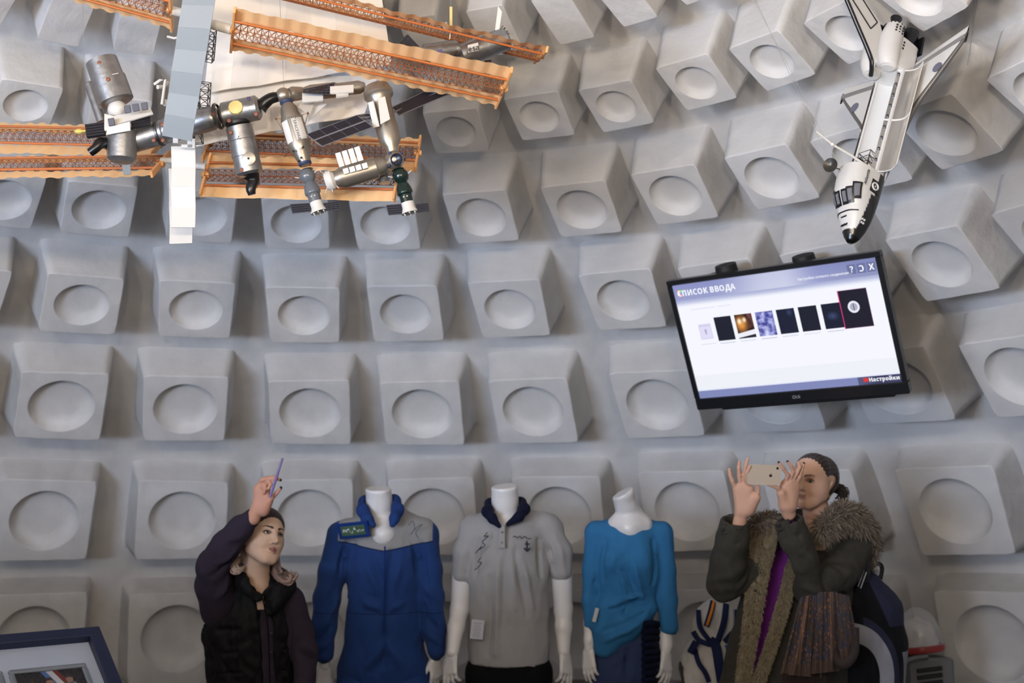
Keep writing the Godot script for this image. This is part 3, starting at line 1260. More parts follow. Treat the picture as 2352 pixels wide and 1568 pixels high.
		obj("leading_edge", lead, mat(rgb(120, 118, 116), 0.25, 0.55), wo, true)
		var tip := MB.new()
		tip.box(Transform3D(Basis(), Vector3(31.0, -1.92, s * 11.9)), Vector3(1.7, 0.25, 0.35), 0.08)
		obj("wing_tip", tip, black, wo, true)
		# elevon: hinge strip and panels
		var el := MB.new()
		el.box(Transform3D(Basis(Vector3.UP, s * 0.18), Vector3(30.4, -1.72, s * 7.4)), Vector3(0.7, 0.3, 9.0), 0.05)
		obj("elevon_hinge", el, mat(rgb(126, 124, 122), 0.5), wo, true)
		var em := MB.new()
		em.cyl(Vector3(27.4, -1.55, s * 7.9), Vector3(27.4, -1.6, s * 7.9), 0.78, 0.78, 24)
		obj("round_emblem", em, mat(rgb(104, 104, 122), 0.6), wo, true)
		var fl := MB.new()
		fl.box(Transform3D(Basis(), Vector3(31.2, -1.9, s * 7.0)), Vector3(0.05, 0.2, 0.05))
		obj("elevon_gap", fl, black, wo, true)
	# fin
	var fin := MB.new()
	var fo := PackedVector2Array([Vector2(26.6, 2.9), Vector2(29.2, 3.9), Vector2(35.6, 11.3), Vector2(38.4, 11.0), Vector2(35.4, 4.2), Vector2(33.8, 3.0)])
	fin.slab(Transform3D(Basis(), Vector3(0, 0, -0.28)), fo, 0.56)
	var fi := obj("fin", fin, paint, root, true)
	var fe := MB.new()
	fe.tube(smooth([Vector3(26.4, 2.95, 0), Vector3(27.8, 3.2, 0), Vector3(29.3, 4.0, 0), Vector3(32.5, 7.7, 0), Vector3(35.6, 11.3, 0)], 6), 0.33, 10)
	obj("fin_edge", fe, black, fi, true)
	var ru := MB.new()
	for q in [[Vector3(33.2, 5.4, 0), Vector3(36.0, 11.1, 0)], [Vector3(33.2, 5.4, 0), Vector3(35.0, 4.6, 0)], [Vector3(35.0, 4.6, 0), Vector3(38.0, 10.8, 0)]]:
		for zz in [-0.3, 0.3]:
			ru.cyl(q[0] + Vector3(0, 0, zz), q[1] + Vector3(0, 0, zz), 0.1, 0.1, 6)
	meta(obj("rudder_line", ru, black, fi, true), "", "", "", "stuff")
	# pods, engines, body flap
	for s in [1.0, -1.0]:
		var pod := MB.new()
		var path := [Vector3(28.0, 1.6, s * 1.5), Vector3(28.5, 1.7, s * 1.55), Vector3(30.0, 2.2, s * 1.6), Vector3(33.0, 2.4, s * 1.6), Vector3(35.0, 2.3, s * 1.6)]
		pod.tube(smooth(path, 5), smooth_r([0.9, 1.35, 1.6, 1.6, 1.35], 5), 24)
		var po := obj("engine_pod", pod, paint, root, true)
		var hole := MB.new()
		for i in 9:
			hole.ball(Transform3D(Basis(), Vector3(33.3 + 0.5 * (i % 3), 3.1 - 0.55 * (i / 3), s * (3.0 + 0.08 * (i / 3)))), 0.16, 8, 6)
		for i in 7:
			var a := -1.2 + 0.4 * i
			hole.ball(Transform3D(Basis(), Vector3(35.0, 2.3 + 1.3 * sin(a), s * (1.6 + 1.3 * cos(a)))), 0.14, 8, 6)
		meta(obj("thruster_port", hole, black, po, true), "", "", "", "stuff")
		var bell := MB.new()
		bell.lathe(Transform3D(Basis(Vector3(0, 0, 1), Vector3(1, 0, 0), Vector3(0, 1, 0)), Vector3(35.0, 2.6, s * 1.7)), [Vector2(0.35, 0), Vector2(0.5, 0.5), Vector2(0.8, 1.3), Vector2(0.85, 1.5), Vector2(0.75, 1.5), Vector2(0.3, 0.3)], 20)
		obj("pod_nozzle", bell, black, po, true)
	for q in [Vector3(33.4, 1.6, 0), Vector3(33.6, -0.9, 1.35), Vector3(33.6, -0.9, -1.35)]:
		var bell := MB.new()
		bell.lathe(Transform3D(Basis(Vector3(0, 0, 1), Vector3(1, 0, 0), Vector3(0, 1, 0)), q), [Vector2(0.6, 0), Vector2(0.75, 0.6), Vector2(1.15, 2.0), Vector2(1.25, 2.9), Vector2(1.15, 2.9), Vector2(0.5, 0.5)], 24)
		obj("main_nozzle", bell, black, root, true)
	var flap := MB.new()
	flap.slab(Transform3D(Basis(Vector3(1, 0, 0), Vector3(0, 0, 1), Vector3(0, -1, 0)), Vector3(0, -2.2, 0)), PackedVector2Array([Vector2(32.8, -2.9), Vector2(36.2, -2.6), Vector2(36.2, 2.6), Vector2(32.8, 2.9)]), 0.35)
	obj("body_flap", flap, black, root, true)
	# thruster panel marks on the aft side
	var mk := MB.new()
	for i in 3:
		for j in 3:
			mk.box(Transform3D(Basis(), Vector3(31.6 + i * 0.55, 0.9 + j * 0.55, 2.76)), Vector3(0.3, 0.3, 0.06), 0.02)
	meta(obj("port_marking", mk, black, root, true), "", "", "", "stuff")
	# cabin windows: black surround with grey panes
	var eye := func(x: float, a: float, lift: float) -> Vector3:
		var i := 0
		while i < S.size() - 2 and S[i + 1][0] < x:
			i += 1
		var f: float = (x - S[i][0]) / (S[i + 1][0] - S[i][0])
		var q := []
		for c in 5:
			q.append(cubic_interpolate(S[i][c], S[i + 1][c], S[maxi(i - 1, 0)][c], S[mini(i + 2, S.size() - 1)][c], f) if c else x)
		var b: Vector3 = sect.call(q, a)
		return b + Vector3(-0.1, 0.22, 0.22 * signf(b.z)) * lift
	for s in [1.0, -1.0]:
		for w in [[4.7, 6.2, 0.06, 0.36, 0.0], [4.75, 6.4, 0.40, 0.70, 0.15], [5.3, 7.2, 0.74, 1.06, 0.3]]:
			var fr := MB.new()
			var gl := MB.new()
			for kk in 2:
				var grow := 0.05 if kk == 0 else -0.03
				var lift := 0.35 if kk == 0 else 0.55
				var p := PackedVector3Array()
				for j in 4:
					for i in 4:
						var x := lerpf(w[0] - grow * 4.0, w[1] + grow * 4.0, j / 3.0)
						var a := lerpf(w[2] - grow, w[3] + grow, i / 3.0)
						p.append(eye.call(x + w[4] * (i / 3.0), PI / 2 - s * a, lift))
				(fr if kk == 0 else gl).grid(p, 4, 4)
			var wo := obj("cabin_window", fr, black, root, true)
			obj("window_pane", gl, mat(rgb(112, 114, 120), 0.12, 0.0), wo, true)
	# round side hatch with black surround
	var hx := 8.2
	var hs := MB.new()
	hs.box(Transform3D(Basis(), Vector3(hx, -0.75, 2.62)), Vector3(2.0, 1.5, 0.12), 0.04)
	var hat := obj("hatch_surround", hs, black, root, true)
	var hr := MB.new()
	hr.tube(ring_path(Transform3D(Basis(), Vector3(hx, -0.72, 2.7)), 0.5, 24), 0.14, 8, false)
	hr.cyl(Vector3(hx, -0.72, 2.66), Vector3(hx, -0.72, 2.72), 0.14, 0.14, 12)
	obj("hatch_ring", hr, paint, hat, true)
	# nose marks
	var nm := MB.new()
	nm.tube(smooth([eye.call(3.9, PI / 2 - 1.0, 0.1), eye.call(3.75, PI / 2 - 0.5, 0.15), eye.call(3.7, PI / 2, 0.2), eye.call(3.75, PI / 2 + 0.5, 0.15), eye.call(3.9, PI / 2 + 1.0, 0.1)], 5), 0.1, 6)
	for i in 3:
		nm.box(Transform3D(Basis(Vector3(0, 0, 1), -0.5 + PI), eye.call(2.1, PI / 2 + 0.22 - i * 0.22, 0.1)), Vector3(0.8, 0.2, 0.22), 0.04)
		nm.box(Transform3D(Basis(Vector3(0, 0, 1), -0.5 + PI), eye.call(3.1, PI / 2 + 0.16 - i * 0.16, 0.1)), Vector3(0.34, 0.14, 0.3), 0.02)
	meta(obj("nose_marking", nm, black, root, true), "", "", "", "stuff")
	var nt := MB.new()
	for i in 4:
		nt.ball(Transform3D(Basis(), eye.call(2.6 + 0.45 * (i % 2), 0.05 + 0.16 * (i / 2), 0.0) + Vector3(0, 0, 0.02)), 0.18, 8, 6)
	meta(obj("nose_thruster", nt, mat(rgb(190, 190, 190), 0.4), root, true), "", "", "", "stuff")
	letters("name_lettering", "Atlantis", Transform3D(Basis(A * k, D * k, Wv * k), nose) * Transform3D(Basis(Vector3(-1, 0, 0), Vector3(0, 1, 0.12), Vector3(0, 0.12, -1)).orthonormalized() * 1.0, Vector3(8.7, 1.05, 2.72)) * Transform3D(Basis(Vector3.UP, PI), Vector3.ZERO), 0.5, black, root, true, 0.02)
	# robot arm boom and dish antenna
	var arm := MB.new()
	arm.tube(PackedVector3Array([Vector3(10.9, 0.6, 1.9), Vector3(10.7, 4.0, 1.9), Vector3(10.4, 7.2, 1.7), Vector3(10.6, 10.2, 1.6)]), [0.18, 0.18, 0.16, 0.12], 8)
	arm.ball(Transform3D(Basis(), Vector3(10.4, 7.2, 1.7)), 0.25, 10, 8)
	arm.box(Transform3D(Basis(), Vector3(10.9, 0.6, 1.9)), Vector3(0.6, 0.5, 0.5), 0.05)
	obj("boom_arm", arm, mat(rgb(232, 230, 222), 0.4), root, true)
	var dish := MB.new()
	dish.lathe(along(Vector3(-0.4, 0.8, 0.5), Vector3(9.6, 4.6, -0.9)), [Vector2(0.02, 0.0), Vector2(0.5, 0.08), Vector2(1.0, 0.35), Vector2(1.0, 0.4), Vector2(0.5, 0.14), Vector2(0.02, 0.06)], 20)
	dish.tube(PackedVector3Array([Vector3(10.4, 2.6, -1.2), Vector3(10.0, 3.6, -1.2), Vector3(9.6, 4.6, -0.9)]), 0.08, 6)
	obj("dish_antenna", dish, mat(rgb(70, 68, 64), 0.35, 0.6), root, true)
	# wires
	hang_wire(at(2247, -120, 4.6), at(2228, 130, 4.5), root)
	hang_wire(at(2262, -120, 4.6), at(2222, 150, 4.5), root)
	hang_wire(at(1680, -100, 4.25), at(1934, 392, 4.15), root)
	hang_wire(at(1690, -100, 4.3), at(1922, 408, 4.2), root)

# inner face of an opened door: a shallow trough that lies out over the side
func door_point(x: float, a: float, s: float) -> Vector3:
	var t := a / 1.75
	if s < 0.0:
		return Vector3(x, 0.1 - 1.9 * t, s * (2.7 + 0.5 * sin(PI * t)))
	return Vector3(x, 0.1 - 0.9 * sin(PI * t) - 0.7 * t, s * (1.8 + 4.2 * t))

func flip_rows(p: PackedVector3Array, w: int) -> PackedVector3Array:
	var out := PackedVector3Array()
	for j in p.size() / w:
		for i in w:
			out.append(p[j * w + (w - i) % w])
	return out

func hang_wire(a: Vector3, b: Vector3, parent: Node3D, r := 0.0006) -> void:
	var mb := MB.new()
	mb.cyl(a, b, r, r, 5)
	obj("hanging_wire", mb, mat(rgb(150, 146, 140), 0.4, 0.5), parent)

const SHUTTLE_SCALE := 0.0222
# ---------------------------------------------------------------- space station model hanging under the dome
const STATION := 4.3
var st_root: Node3D
var foil: StandardMaterial3D
var foil_dark: StandardMaterial3D

func sp(x: float, y: float, nearer := 0.0) -> Vector3:
	return at(x, y, STATION - nearer)

func px(n: float) -> float:
	return n * STATION / FOCAL

func module(called: String, p0: Vector3, p1: Vector3, prof: Array, m: Material, parent: Node3D, caps := true) -> MeshInstance3D:
	var t := along(p1 - p0, p0, lens_basis.z)
	var L := (p1 - p0).length()
	var pr := []
	if caps:
		pr.append(Vector2(0.0005, prof[0][0] * L))
	for q in prof:
		pr.append(Vector2(px(q[1]), q[0] * L))
	if caps:
		pr.append(Vector2(0.0005, prof[-1][0] * L))
	var mb := MB.new()
	mb.lathe(t, pr, 32)
	return obj(called, mb, m, parent)

func sphere(called: String, p: Vector3, r: float, m: Material, parent: Node3D) -> MeshInstance3D:
	var mb := MB.new()
	mb.ball(Transform3D(Basis(), p), px(r), 24, 14)
	return obj(called, mb, m, parent)

# flat board through four corner points, given thickness
func plate(mb: MB, c: Array, th: float) -> void:
	var nn: Vector3 = ((c[2] - c[0]) as Vector3).cross(c[1] - c[3]).normalized() * th * 0.5
	var a := []
	for q in c:
		a.append(q + nn)
	for q in c:
		a.append(q - nn)
	mb.quad(a[0], a[1], a[2], a[3])
	mb.quad(a[7], a[6], a[5], a[4])
	for i in 4:
		var j := (i + 1) % 4
		mb.quad(a[i], a[i + 4], a[j + 4], a[j])

func solar_panel(c: Array, nu: int, nv: int, parent: Node3D, spar := true) -> void:
	var mb := MB.new()
	plate(mb, c, 0.003)
	var o := obj("solar_panel", mb, mat(rgb(30, 31, 40), 0.25), parent)
	meta(o, "dark solar panel")
	var g := MB.new()
	var P := func(u: float, v: float) -> Vector3: return (c[0] as Vector3).lerp(c[1], u).lerp((c[3] as Vector3).lerp(c[2], u), v)
	for i in nu + 1:
		g.cyl(P.call(i / float(nu), 0), P.call(i / float(nu), 1), 0.0019 if i == 0 or i == nu else 0.0017, -1, 5)
	for j in nv + 1:
		g.cyl(P.call(0, j / float(nv)), P.call(1, j / float(nv)), 0.002, -1, 5)
	if spar:
		g.cyl(P.call(-0.02, 0.5), P.call(1.02, 0.5), 0.0032, -1, 6)
	obj("panel_grid", g, mat(rgb(124, 124, 130), 0.5, 0.3) if spar else mat(rgb(58, 58, 66), 0.5), o)

# one wing: lattice mast between two pleated orange blankets with rods and end boards
func array_wing(a: Vector3, b: Vector3, hv: Vector3, parent: Node3D, bays := 40, blanket_in := 0.42) -> void:
	var o := Node3D.new()
	o.name = "array_wing"
	parent.add_child(o, true)
	var u := (b - a).normalized()
	var h := hv.length()
	var v := (hv - u * hv.dot(u)).normalized()
	var nn := u.cross(v)
	if nn.dot(lens_at - a) < 0:
		nn = -nn
	var L := (b - a).length()
	var wood := mat(rgb(180, 100, 44), 0.5)
	for e in [a, b]:
		var mb := MB.new()
		mb.box(Transform3D(Basis(u, v, nn), e), Vector3(0.008, h * 2.0, 0.022), 0.0015)
		mb.cyl(e - u * 0.012, e + u * 0.012, 0.011, -1, 12)
		obj("end_board", mb, mat(rgb(232, 170, 108), 0.5), o)
	for s in [-1.0, 1.0]:
		var rod := MB.new()
		rod.cyl(a + v * h * 0.54 * s + nn * 0.007, b + v * h * 0.54 * s + nn * 0.007, 0.0042, -1, 8)
		obj("rod", rod, wood, o)
		var sh := MB.new()
		var n := int(L / 0.0115)
		var p := PackedVector3Array()
		for i in n + 1:
			var t := float(i) / n
			var wob := 0.0022 * (1 if i % 4 < 2 else -1) + 0.002 * sin(i * 0.37 + s)
			for j in 4:
				var w := lerpf(blanket_in, 1.0, j / 3.0) * h
				p.append(a + u * L * t + v * s * (w + (0.0015 * (1 if i % 4 < 2 else -1) if j == 3 else 0.0)) + nn * (wob - 0.005))
		sh.grid(p, 4, n + 1)
		var bo := obj("blanket", sh, blanket_mat, o)
		meta(bo, "pleated orange blanket")
	var m := MB.new()
	var q := h * 0.15
	var cor := [v * q + nn * q, v * q - nn * q, -v * q - nn * q, -v * q + nn * q]
	for c in cor:
		m.cyl(a + c, b + c, 0.0011, -1, 5)
	for i in bays + 1:
		var x := a + u * L * i / bays
		var y := a + u * L * minf(i + 1, bays) / bays
		for k in 4:
			m.cyl(x + cor[k], x + cor[(k + 1) % 4], 0.0009, -1, 4)
			if i < bays and k % 2 == 0:
				m.cyl(x + cor[k], y + cor[(k + 1) % 4], 0.0008, -1, 4)
				m.cyl(x + cor[(k + 1) % 4], y + cor[k], 0.0009, -1, 4)
			elif i < bays:
				m.cyl(x + cor[k], y + cor[(k + 1) % 4], 0.0009, -1, 4)
	obj("lattice_mast", m, mat(rgb(150, 88, 44), 0.5), o)

var blanket_mat: StandardMaterial3D

# a folded radiator: panels side by side between two edges
func radiator(called: String, e0: Array, e1: Array, folds: int, depth: float, m: Material, parent: Node3D) -> void:
	var o := Node3D.new()
	o.name = called
	parent.add_child(o, true)
	var zz := (((e0[1] - e0[0]) as Vector3).cross(e1[0] - e0[0])).normalized() * depth
	for i in folds:
		var mb := MB.new()
		var a0: Vector3 = (e0[0] as Vector3).lerp(e0[1], float(i) / folds)
		var b0: Vector3 = (e0[0] as Vector3).lerp(e0[1], float(i + 1) / folds)
		var a1: Vector3 = (e1[0] as Vector3).lerp(e1[1], float(i) / folds)
		var b1: Vector3 = (e1[0] as Vector3).lerp(e1[1], float(i + 1) / folds)
		var s := zz if i % 2 == 0 else -zz
		plate(mb, [a0 + s, b0 - s, b1 - s, a1 + s], 0.003)
		obj("panel", mb, m, o)

func dots(list: Array, r: float, m: Material, parent: Node3D) -> void:
	for q in list:
		var mb := MB.new()
		var t := along(lens_basis.z, q)
		mb.lathe(t, [Vector2(0.0003, px(1.2)), Vector2(px(r) * 0.8, px(0.9)), Vector2(px(r), 0.0), Vector2(px(r), -px(3))], 12)
		obj("copper_disc", mb, m, parent)

func station() -> void:
	foil = StandardMaterial3D.new()
	foil.albedo_color = rgb(168, 168, 168)
	foil.metallic = 0.85
	foil.roughness = 0.38
	grain(foil, noise_tex(0.02, 256, false, 0.82, 1.0, 21, 4.0, 4), noise_tex(0.035, 256, false, 0.0, 1.0, 22, 4.0, 3), 6.0, 0.035)
	foil_dark = StandardMaterial3D.new()
	foil_dark.albedo_color = rgb(160, 152, 140)
	foil_dark.metallic = 0.8
	foil_dark.roughness = 0.38
	blanket_mat = StandardMaterial3D.new()
	blanket_mat.albedo_color = rgb(246, 204, 150)
	blanket_mat.roughness = 0.6
	blanket_mat.backlight_enabled = true
	blanket_mat.backlight = rgb(150, 84, 34)
	st_root = thing("space_station_model", "large space station model with orange solar wings, white radiators and silver modules", "model spacecraft", sp(600, 250))
	var R := st_root
	var white := mat(rgb(208, 205, 198), 0.5)
	var pale := mat(rgb(122, 130, 134), 0.45)
	var black := mat(rgb(16, 16, 18), 0.3)
	var copper := mat(rgb(120, 66, 40), 0.5, 0.2)
	var blue := mat(rgb(44, 58, 92), 0.5)
	# --- wings
	array_wing(sp(535, 70, 0.2), sp(1157, 203, 0.05), sp(530, 116, 0.1) - sp(535, 70, 0.2), R, 40)
	array_wing(sp(393, 24, 0.2), sp(-240, -150, 0.3), sp(386, 66, 0.1) - sp(393, 24, 0.2), R, 40)
	array_wing(sp(560, -38, -0.05), sp(1242, 127, -0.2), sp(556, -22, -0.17) - sp(560, -38, -0.05), R, 44)
	array_wing(sp(369, 376, -0.1), sp(-260, 384, -0.2), sp(367, 400, -0.02) - sp(369, 376, -0.1), R, 40)
	array_wing(sp(373, 322, -0.3), sp(-260, 306, -0.4), sp(373, 356, -0.2) - sp(373, 322, -0.3), R, 40)
	array_wing(sp(473, 402, -0.1), sp(912, 412, -0.05), sp(475, 449, -0.05) - sp(473, 402, -0.1), R, 30)
	array_wing(sp(480, 330, -0.3), sp(960, 352, -0.3), sp(492, 366, -0.22) - sp(480, 330, -0.3), R, 34)
	# white stubs that carry the wings
	var stubs := [[sp(394, 24, 0.2), sp(428, 32, 0.18), 10], [sp(488, 56, 0.2), sp(531, 68, 0.2), 11], [sp(369, 368, -0.1), sp(397, 369, -0.1), 7], [sp(446, 381, -0.1), sp(472, 384, -0.1), 8]]
	for q in stubs:
		var mb := MB.new()
		mb.cyl(q[0], q[1], px(q[2]), -1, 18)
		obj("wing_stub", mb, white, R)
	# --- radiators
	radiator("blue_radiator", [sp(425, -40, 0.32), sp(372, 311, 0.22)], [sp(501, -40, 0.32), sp(440, 325, 0.22)], 7, 0.002, pale, R)
	radiator("white_radiator", [sp(394, 337, 0.05), sp(394, 523, 0.1)], [sp(449, 337, 0.05), sp(449, 523, 0.1)], 4, 0.003, white, R)
	radiator("white_radiator", [sp(388, 388, -0.05), sp(390, 561, 0.0)], [sp(442, 388, -0.05), sp(442, 559, 0.0)], 4, 0.003, white, R)
	var sheet := mat(rgb(230, 224, 214), 0.5)
	radiator("white_radiator", [sp(500, -60, -0.28), sp(868, -60, -0.38)], [sp(468, 214, -0.1), sp(900, 150, -0.2)], 7, 0.004, sheet, R)
	radiator("white_radiator", [sp(446, 200, -0.16), sp(872, 168, -0.24)], [sp(450, 336, -0.06), sp(838, 262, -0.14)], 7, 0.004, sheet, R)
	# dark truss behind the pale radiator
	for seg in [[sp(486, 70, 0.1), sp(480, 140, 0.05), 9.0], [sp(470, 190, 0.05), sp(466, 262, 0.02), 12.0], [sp(440, 150, 0.0), sp(455, 330, 0.0), 10.0]]:
		var tr := MB.new()
		var d: Vector3 = (seg[1] - seg[0]) / 4.0
		var fx := along(d, seg[0], lens_basis.z)
		var w := px(seg[2])
		for i in 5:
			for k in 4:
				var c0: Vector3 = fx.basis.x * w * [1, 1, -1, -1][k] + fx.basis.z * w * [1, -1, -1, 1][k]
				var k2 := (k + 1) % 4
				var c1: Vector3 = fx.basis.x * w * [1, 1, -1, -1][k2] + fx.basis.z * w * [1, -1, -1, 1][k2]
				tr.cyl(seg[0] + d * i + c0, seg[0] + d * i + c1, 0.0012, -1, 5)
				if i < 4:
					tr.cyl(seg[0] + d * i + c0, seg[0] + d * (i + 1) + c0, 0.0014, -1, 5)
					tr.cyl(seg[0] + d * i + c0, seg[0] + d * (i + 1) + c1, 0.0011, -1, 5)
		obj("truss", tr, mat(rgb(52, 48, 46), 0.5, 0.3), R)
	# --- laboratory and node with the round yellow hatch
	var lab := module("laboratory_module", sp(322, 318, 0.02), sp(505, 266, 0.05), [[0.0, 20], [0.03, 28], [0.3, 28], [0.31, 26], [0.33, 28], [0.9, 28], [0.95, 24], [1.0, 16]], foil, R)
	dots([sp(373, 286, 0.09), sp(490, 262, 0.09), sp(374, 322, 0.09)], 5, copper, lab)
	var rings := MB.new()
	var rings2 := MB.new()
	rings.lathe(along(sp(505, 266, 0.05) - sp(322, 318, 0.02), sp(364, 306, 0.026), lens_basis.z), [Vector2(px(31), 0), Vector2(px(31), px(5)), Vector2(px(29), px(7))], 30)
	rings2.lathe(along(sp(505, 266, 0.05) - sp(322, 318, 0.02), sp(498, 268, 0.05), lens_basis.z), [Vector2(px(30), 0), Vector2(px(31), px(4)), Vector2(px(27), px(8))], 30)
	for q in [rings, rings2]:
		obj("coupling_ring", q, mat(rgb(90, 88, 86), 0.35, 0.7), lab)
	var node := module("node_module", sp(508, 265, 0.05), sp(597, 246, 0.05), [[0.0, 20], [0.06, 28], [0.93, 28.5], [1.0, 22]], foil, R)
	dots([sp(526, 277, 0.09), sp(588, 262, 0.09)], 5, copper, node)
	var hatch := MB.new()
	hatch.lathe(along(lens_basis.z + lens_basis.y * 0.25, sp(541, 246, 0.09)), [Vector2(0.0004, px(4)), Vector2(px(9), px(3.5)), Vector2(px(16), px(1.5)), Vector2(px(17), 0), Vector2(px(17), -px(6))], 10)
	meta(obj("yellow_hatch", hatch, mat(rgb(226, 210, 140), 0.45), node), "pale yellow round hatch")
	var nt := lens_basis.rotated(lens_basis.z, 0.14)
	letters("node_lettering", "UNITY", Transform3D(nt, sp(573, 237, 0.108)), px(7), black, node)
	var em := MB.new()
	em.ball(Transform3D(lens_basis * Basis.from_scale(Vector3(1, 1, 0.3)), sp(571, 226, 0.086)), px(4), 12, 8)
	obj("round_badge", em, mat(rgb(60, 40, 90), 0.5), node)
	# saddle and the hanging logistics module
	var sad := MB.new()
	sad.lathe(along(sp(574, 404, 0.05) - sp(547, 286, 0.05), sp(545, 278, 0.05), lens_basis.z), [Vector2(px(20), px(-6)), Vector2(px(29), px(2)), Vector2(px(29), px(8)), Vector2(px(22), px(14))], 28)
	obj("saddle", sad, mat(rgb(44, 44, 46), 0.35, 0.6), R)
	var mp := module("logistics_module", sp(548, 288, 0.05), sp(574, 402, 0.05), [[0.0, 22], [0.03, 30], [0.3, 31], [0.31, 30], [0.62, 31], [0.63, 30], [0.95, 31], [1.0, 24]], foil, R)
	dots([sp(530, 304, 0.09), sp(556, 390, 0.09)], 5, copper, mp)
	var hd := MB.new()
	hd.lathe(along(lens_basis.z, sp(571, 364, 0.09)), [Vector2(px(2.5), px(2)), Vector2(px(3), px(2.2)), Vector2(px(14), px(1)), Vector2(px(16), 0), Vector2(px(16), -px(5))], 24)
	obj("round_hatch", hd, foil_dark, mp)
	var hc := MB.new()
	hc.ball(Transform3D(Basis(), sp(571, 364, 0.091)), px(3), 10, 6)
	obj("hatch_hole", hc, black, mp)
	var dia := MB.new()
	for i in 3:
		var a := PI / 2 + i * TAU / 3
		var c := sp(548, 317, 0.092)
		var du := lens_basis.x * cos(a) + lens_basis.y * sin(a)
		var dv := lens_basis.x * -sin(a) + lens_basis.y * cos(a)
		plate(dia, [c, c + du * px(3) + dv * px(1.6), c + du * px(6), c + du * px(3) - dv * px(1.6)], 0.001)
	obj("diamond_mark", dia, black, mp)
	for q in [[[sp(577, 402, 0.05), sp(582, 416, 0.05), sp(576, 432, 0.06), sp(579, 447, 0.06)], [20, 14, 12, 9], R], [[sp(597, 246, 0.05), sp(606, 238, 0.05), sp(622, 226, 0.05), sp(642, 222, 0.04)], [19, 15, 13, 11], R]]:
		var mb := MB.new()
		mb.tube(smooth(q[0], 3), smooth_r(q[1].map(func(n): return px(n)), 3), 10)
		obj("docking_adapter", mb, black, q[2])
	# --- junction sphere and the row of small modules towards the back
	sphere("junction_sphere", sp(651, 219, 0.04), 18, foil_dark, R)
	module("docking_collar", sp(664, 216, 0.04), sp(700, 214, 0.0), [[0, 13], [0.2, 17], [0.8, 15], [1, 12]], foil_dark, R)
	module("cargo_block", sp(700, 214, 0.0), sp(838, 199, -0.05), [[0, 14], [0.1, 18], [0.5, 18], [0.55, 15], [0.9, 16], [1, 10]], foil_dark, R)
	solar_panel([sp(697, 206, 0.06), sp(768, 191, 0.03), sp(759, 217, 0.06), sp(697, 213, 0.09)], 6, 4, R, false)
	for q in [[758, 812, 200, 216], [772, 800, 214, 224], [694, 742, 215, 236]]:
		var mb := MB.new()
		plate(mb, [sp(q[0], q[2], 0.05), sp(q[1], q[2] - 4, 0.03), sp(q[1], q[3] - 4, 0.05), sp(q[0], q[3], 0.06)], 0.006)
		obj("equipment_box", mb, white, R)
	for q in [[sp(690, 236, 0.03), sp(722, 236, 0.0), sp(712, 262, 0.04), sp(684, 246, 0.05)], [sp(722, 250, 0.0), sp(745, 232, -0.02), sp(750, 240, 0.0), sp(708, 278, 0.03)]]:
		var mb := MB.new()
		plate(mb, q, 0.003)
		obj("white_flap", mb, white, R)
	# --- upright module with lettering and its capsule
	var um := module("docked_laboratory", sp(657, 232, 0.05), sp(702, 380, 0.08), [[0.0, 12], [0.05, 13], [0.12, 20], [0.2, 21], [0.3, 26], [0.68, 27], [0.78, 22], [0.8, 21], [0.9, 16], [0.98, 13], [1.0, 10]], foil_dark, R)
	var ud := (sp(702, 380, 0.08) - sp(657, 232, 0.05)).normalized()
	var uf := along(ud, sp(657, 232, 0.05), lens_basis.z)
	var uL := sp(657, 232, 0.05).distance_to(sp(702, 380, 0.08))
	for ang in [[-0.95, -0.25], [0.05, 1.0]]:
		var mb := MB.new()
		var p := PackedVector3Array()
		for j in 3:
			for i in 6:
				var a := lerpf(ang[0], ang[1], i / 5.0)
				p.append(uf * Vector3(cos(a) * px(28), uL * lerpf(0.33, 0.66, j / 2.0), sin(a) * px(28)))
		mb.grid(p, 6, 3)
		obj("white_panel", mb, white, um)
	for tt in [0.02, 0.97]:
		var mb := MB.new()
		mb.lathe(Transform3D(uf.basis, uf * Vector3(0, uL * tt, 0)), [Vector2(px(13), px(-4)), Vector2(px(15), px(-2)), Vector2(px(15), px(2)), Vector2(px(13), px(4))], 20)
		obj("blue_ring", mb, blue, um)
	var lt := Basis(lens_basis.x, lens_basis.y, lens_basis.z).rotated(lens_basis.z, 0.16)
	letters("craft_lettering", "Enterprise", Transform3D(lt, sp(675, 268, 0.135)), px(6.5), black, um)
	letters("maker_lettering", "SPACEHAB", Transform3D(lens_basis.rotated(lens_basis.z, -1.28), sp(682, 298, 0.135)), px(7), black, um)
	for q in [[sp(672, 272, 0.05), sp(634, 273, 0.08), sp(650, 300, 0.06)], [sp(690, 265, 0.05), sp(707, 260, 0.08), sp(700, 288, 0.06)], [sp(700, 330, 0.07), sp(728, 342, 0.1), sp(706, 348, 0.09)], [sp(672, 340, 0.07), sp(654, 358, 0.1), sp(682, 352, 0.09)]]:
		var whip := MB.new()
		whip.tube(PackedVector3Array(q), 0.0011, 5)
		whip.ball(Transform3D(Basis(), q[1]), 0.004, 8, 6)
		obj("whip_antenna", whip, mat(rgb(110, 70, 48), 0.5), um)
	for q in [sp(674, 347, 0.11), sp(696, 338, 0.12), sp(692, 362, 0.11), sp(686, 370, 0.1)]:
		var pt := MB.new()
		pt.ball(Transform3D(Basis(), q), px(2.6), 8, 6)
		obj("port_hole", pt, black, um)
	capsule_craft([sp(704, 388, 0.08), sp(706, 404, 0.085), sp(717, 440, 0.09), sp(733, 487, 0.1)], mat(rgb(96, 100, 106), 0.22), [sp(667, 470, 0.1), sp(714, 467, 0.1), sp(716, 485, 0.11), sp(672, 489, 0.11)], [sp(741, 468, 0.1), sp(778, 463, 0.09), sp(781, 480, 0.1), sp(744, 484, 0.11)], white, R)
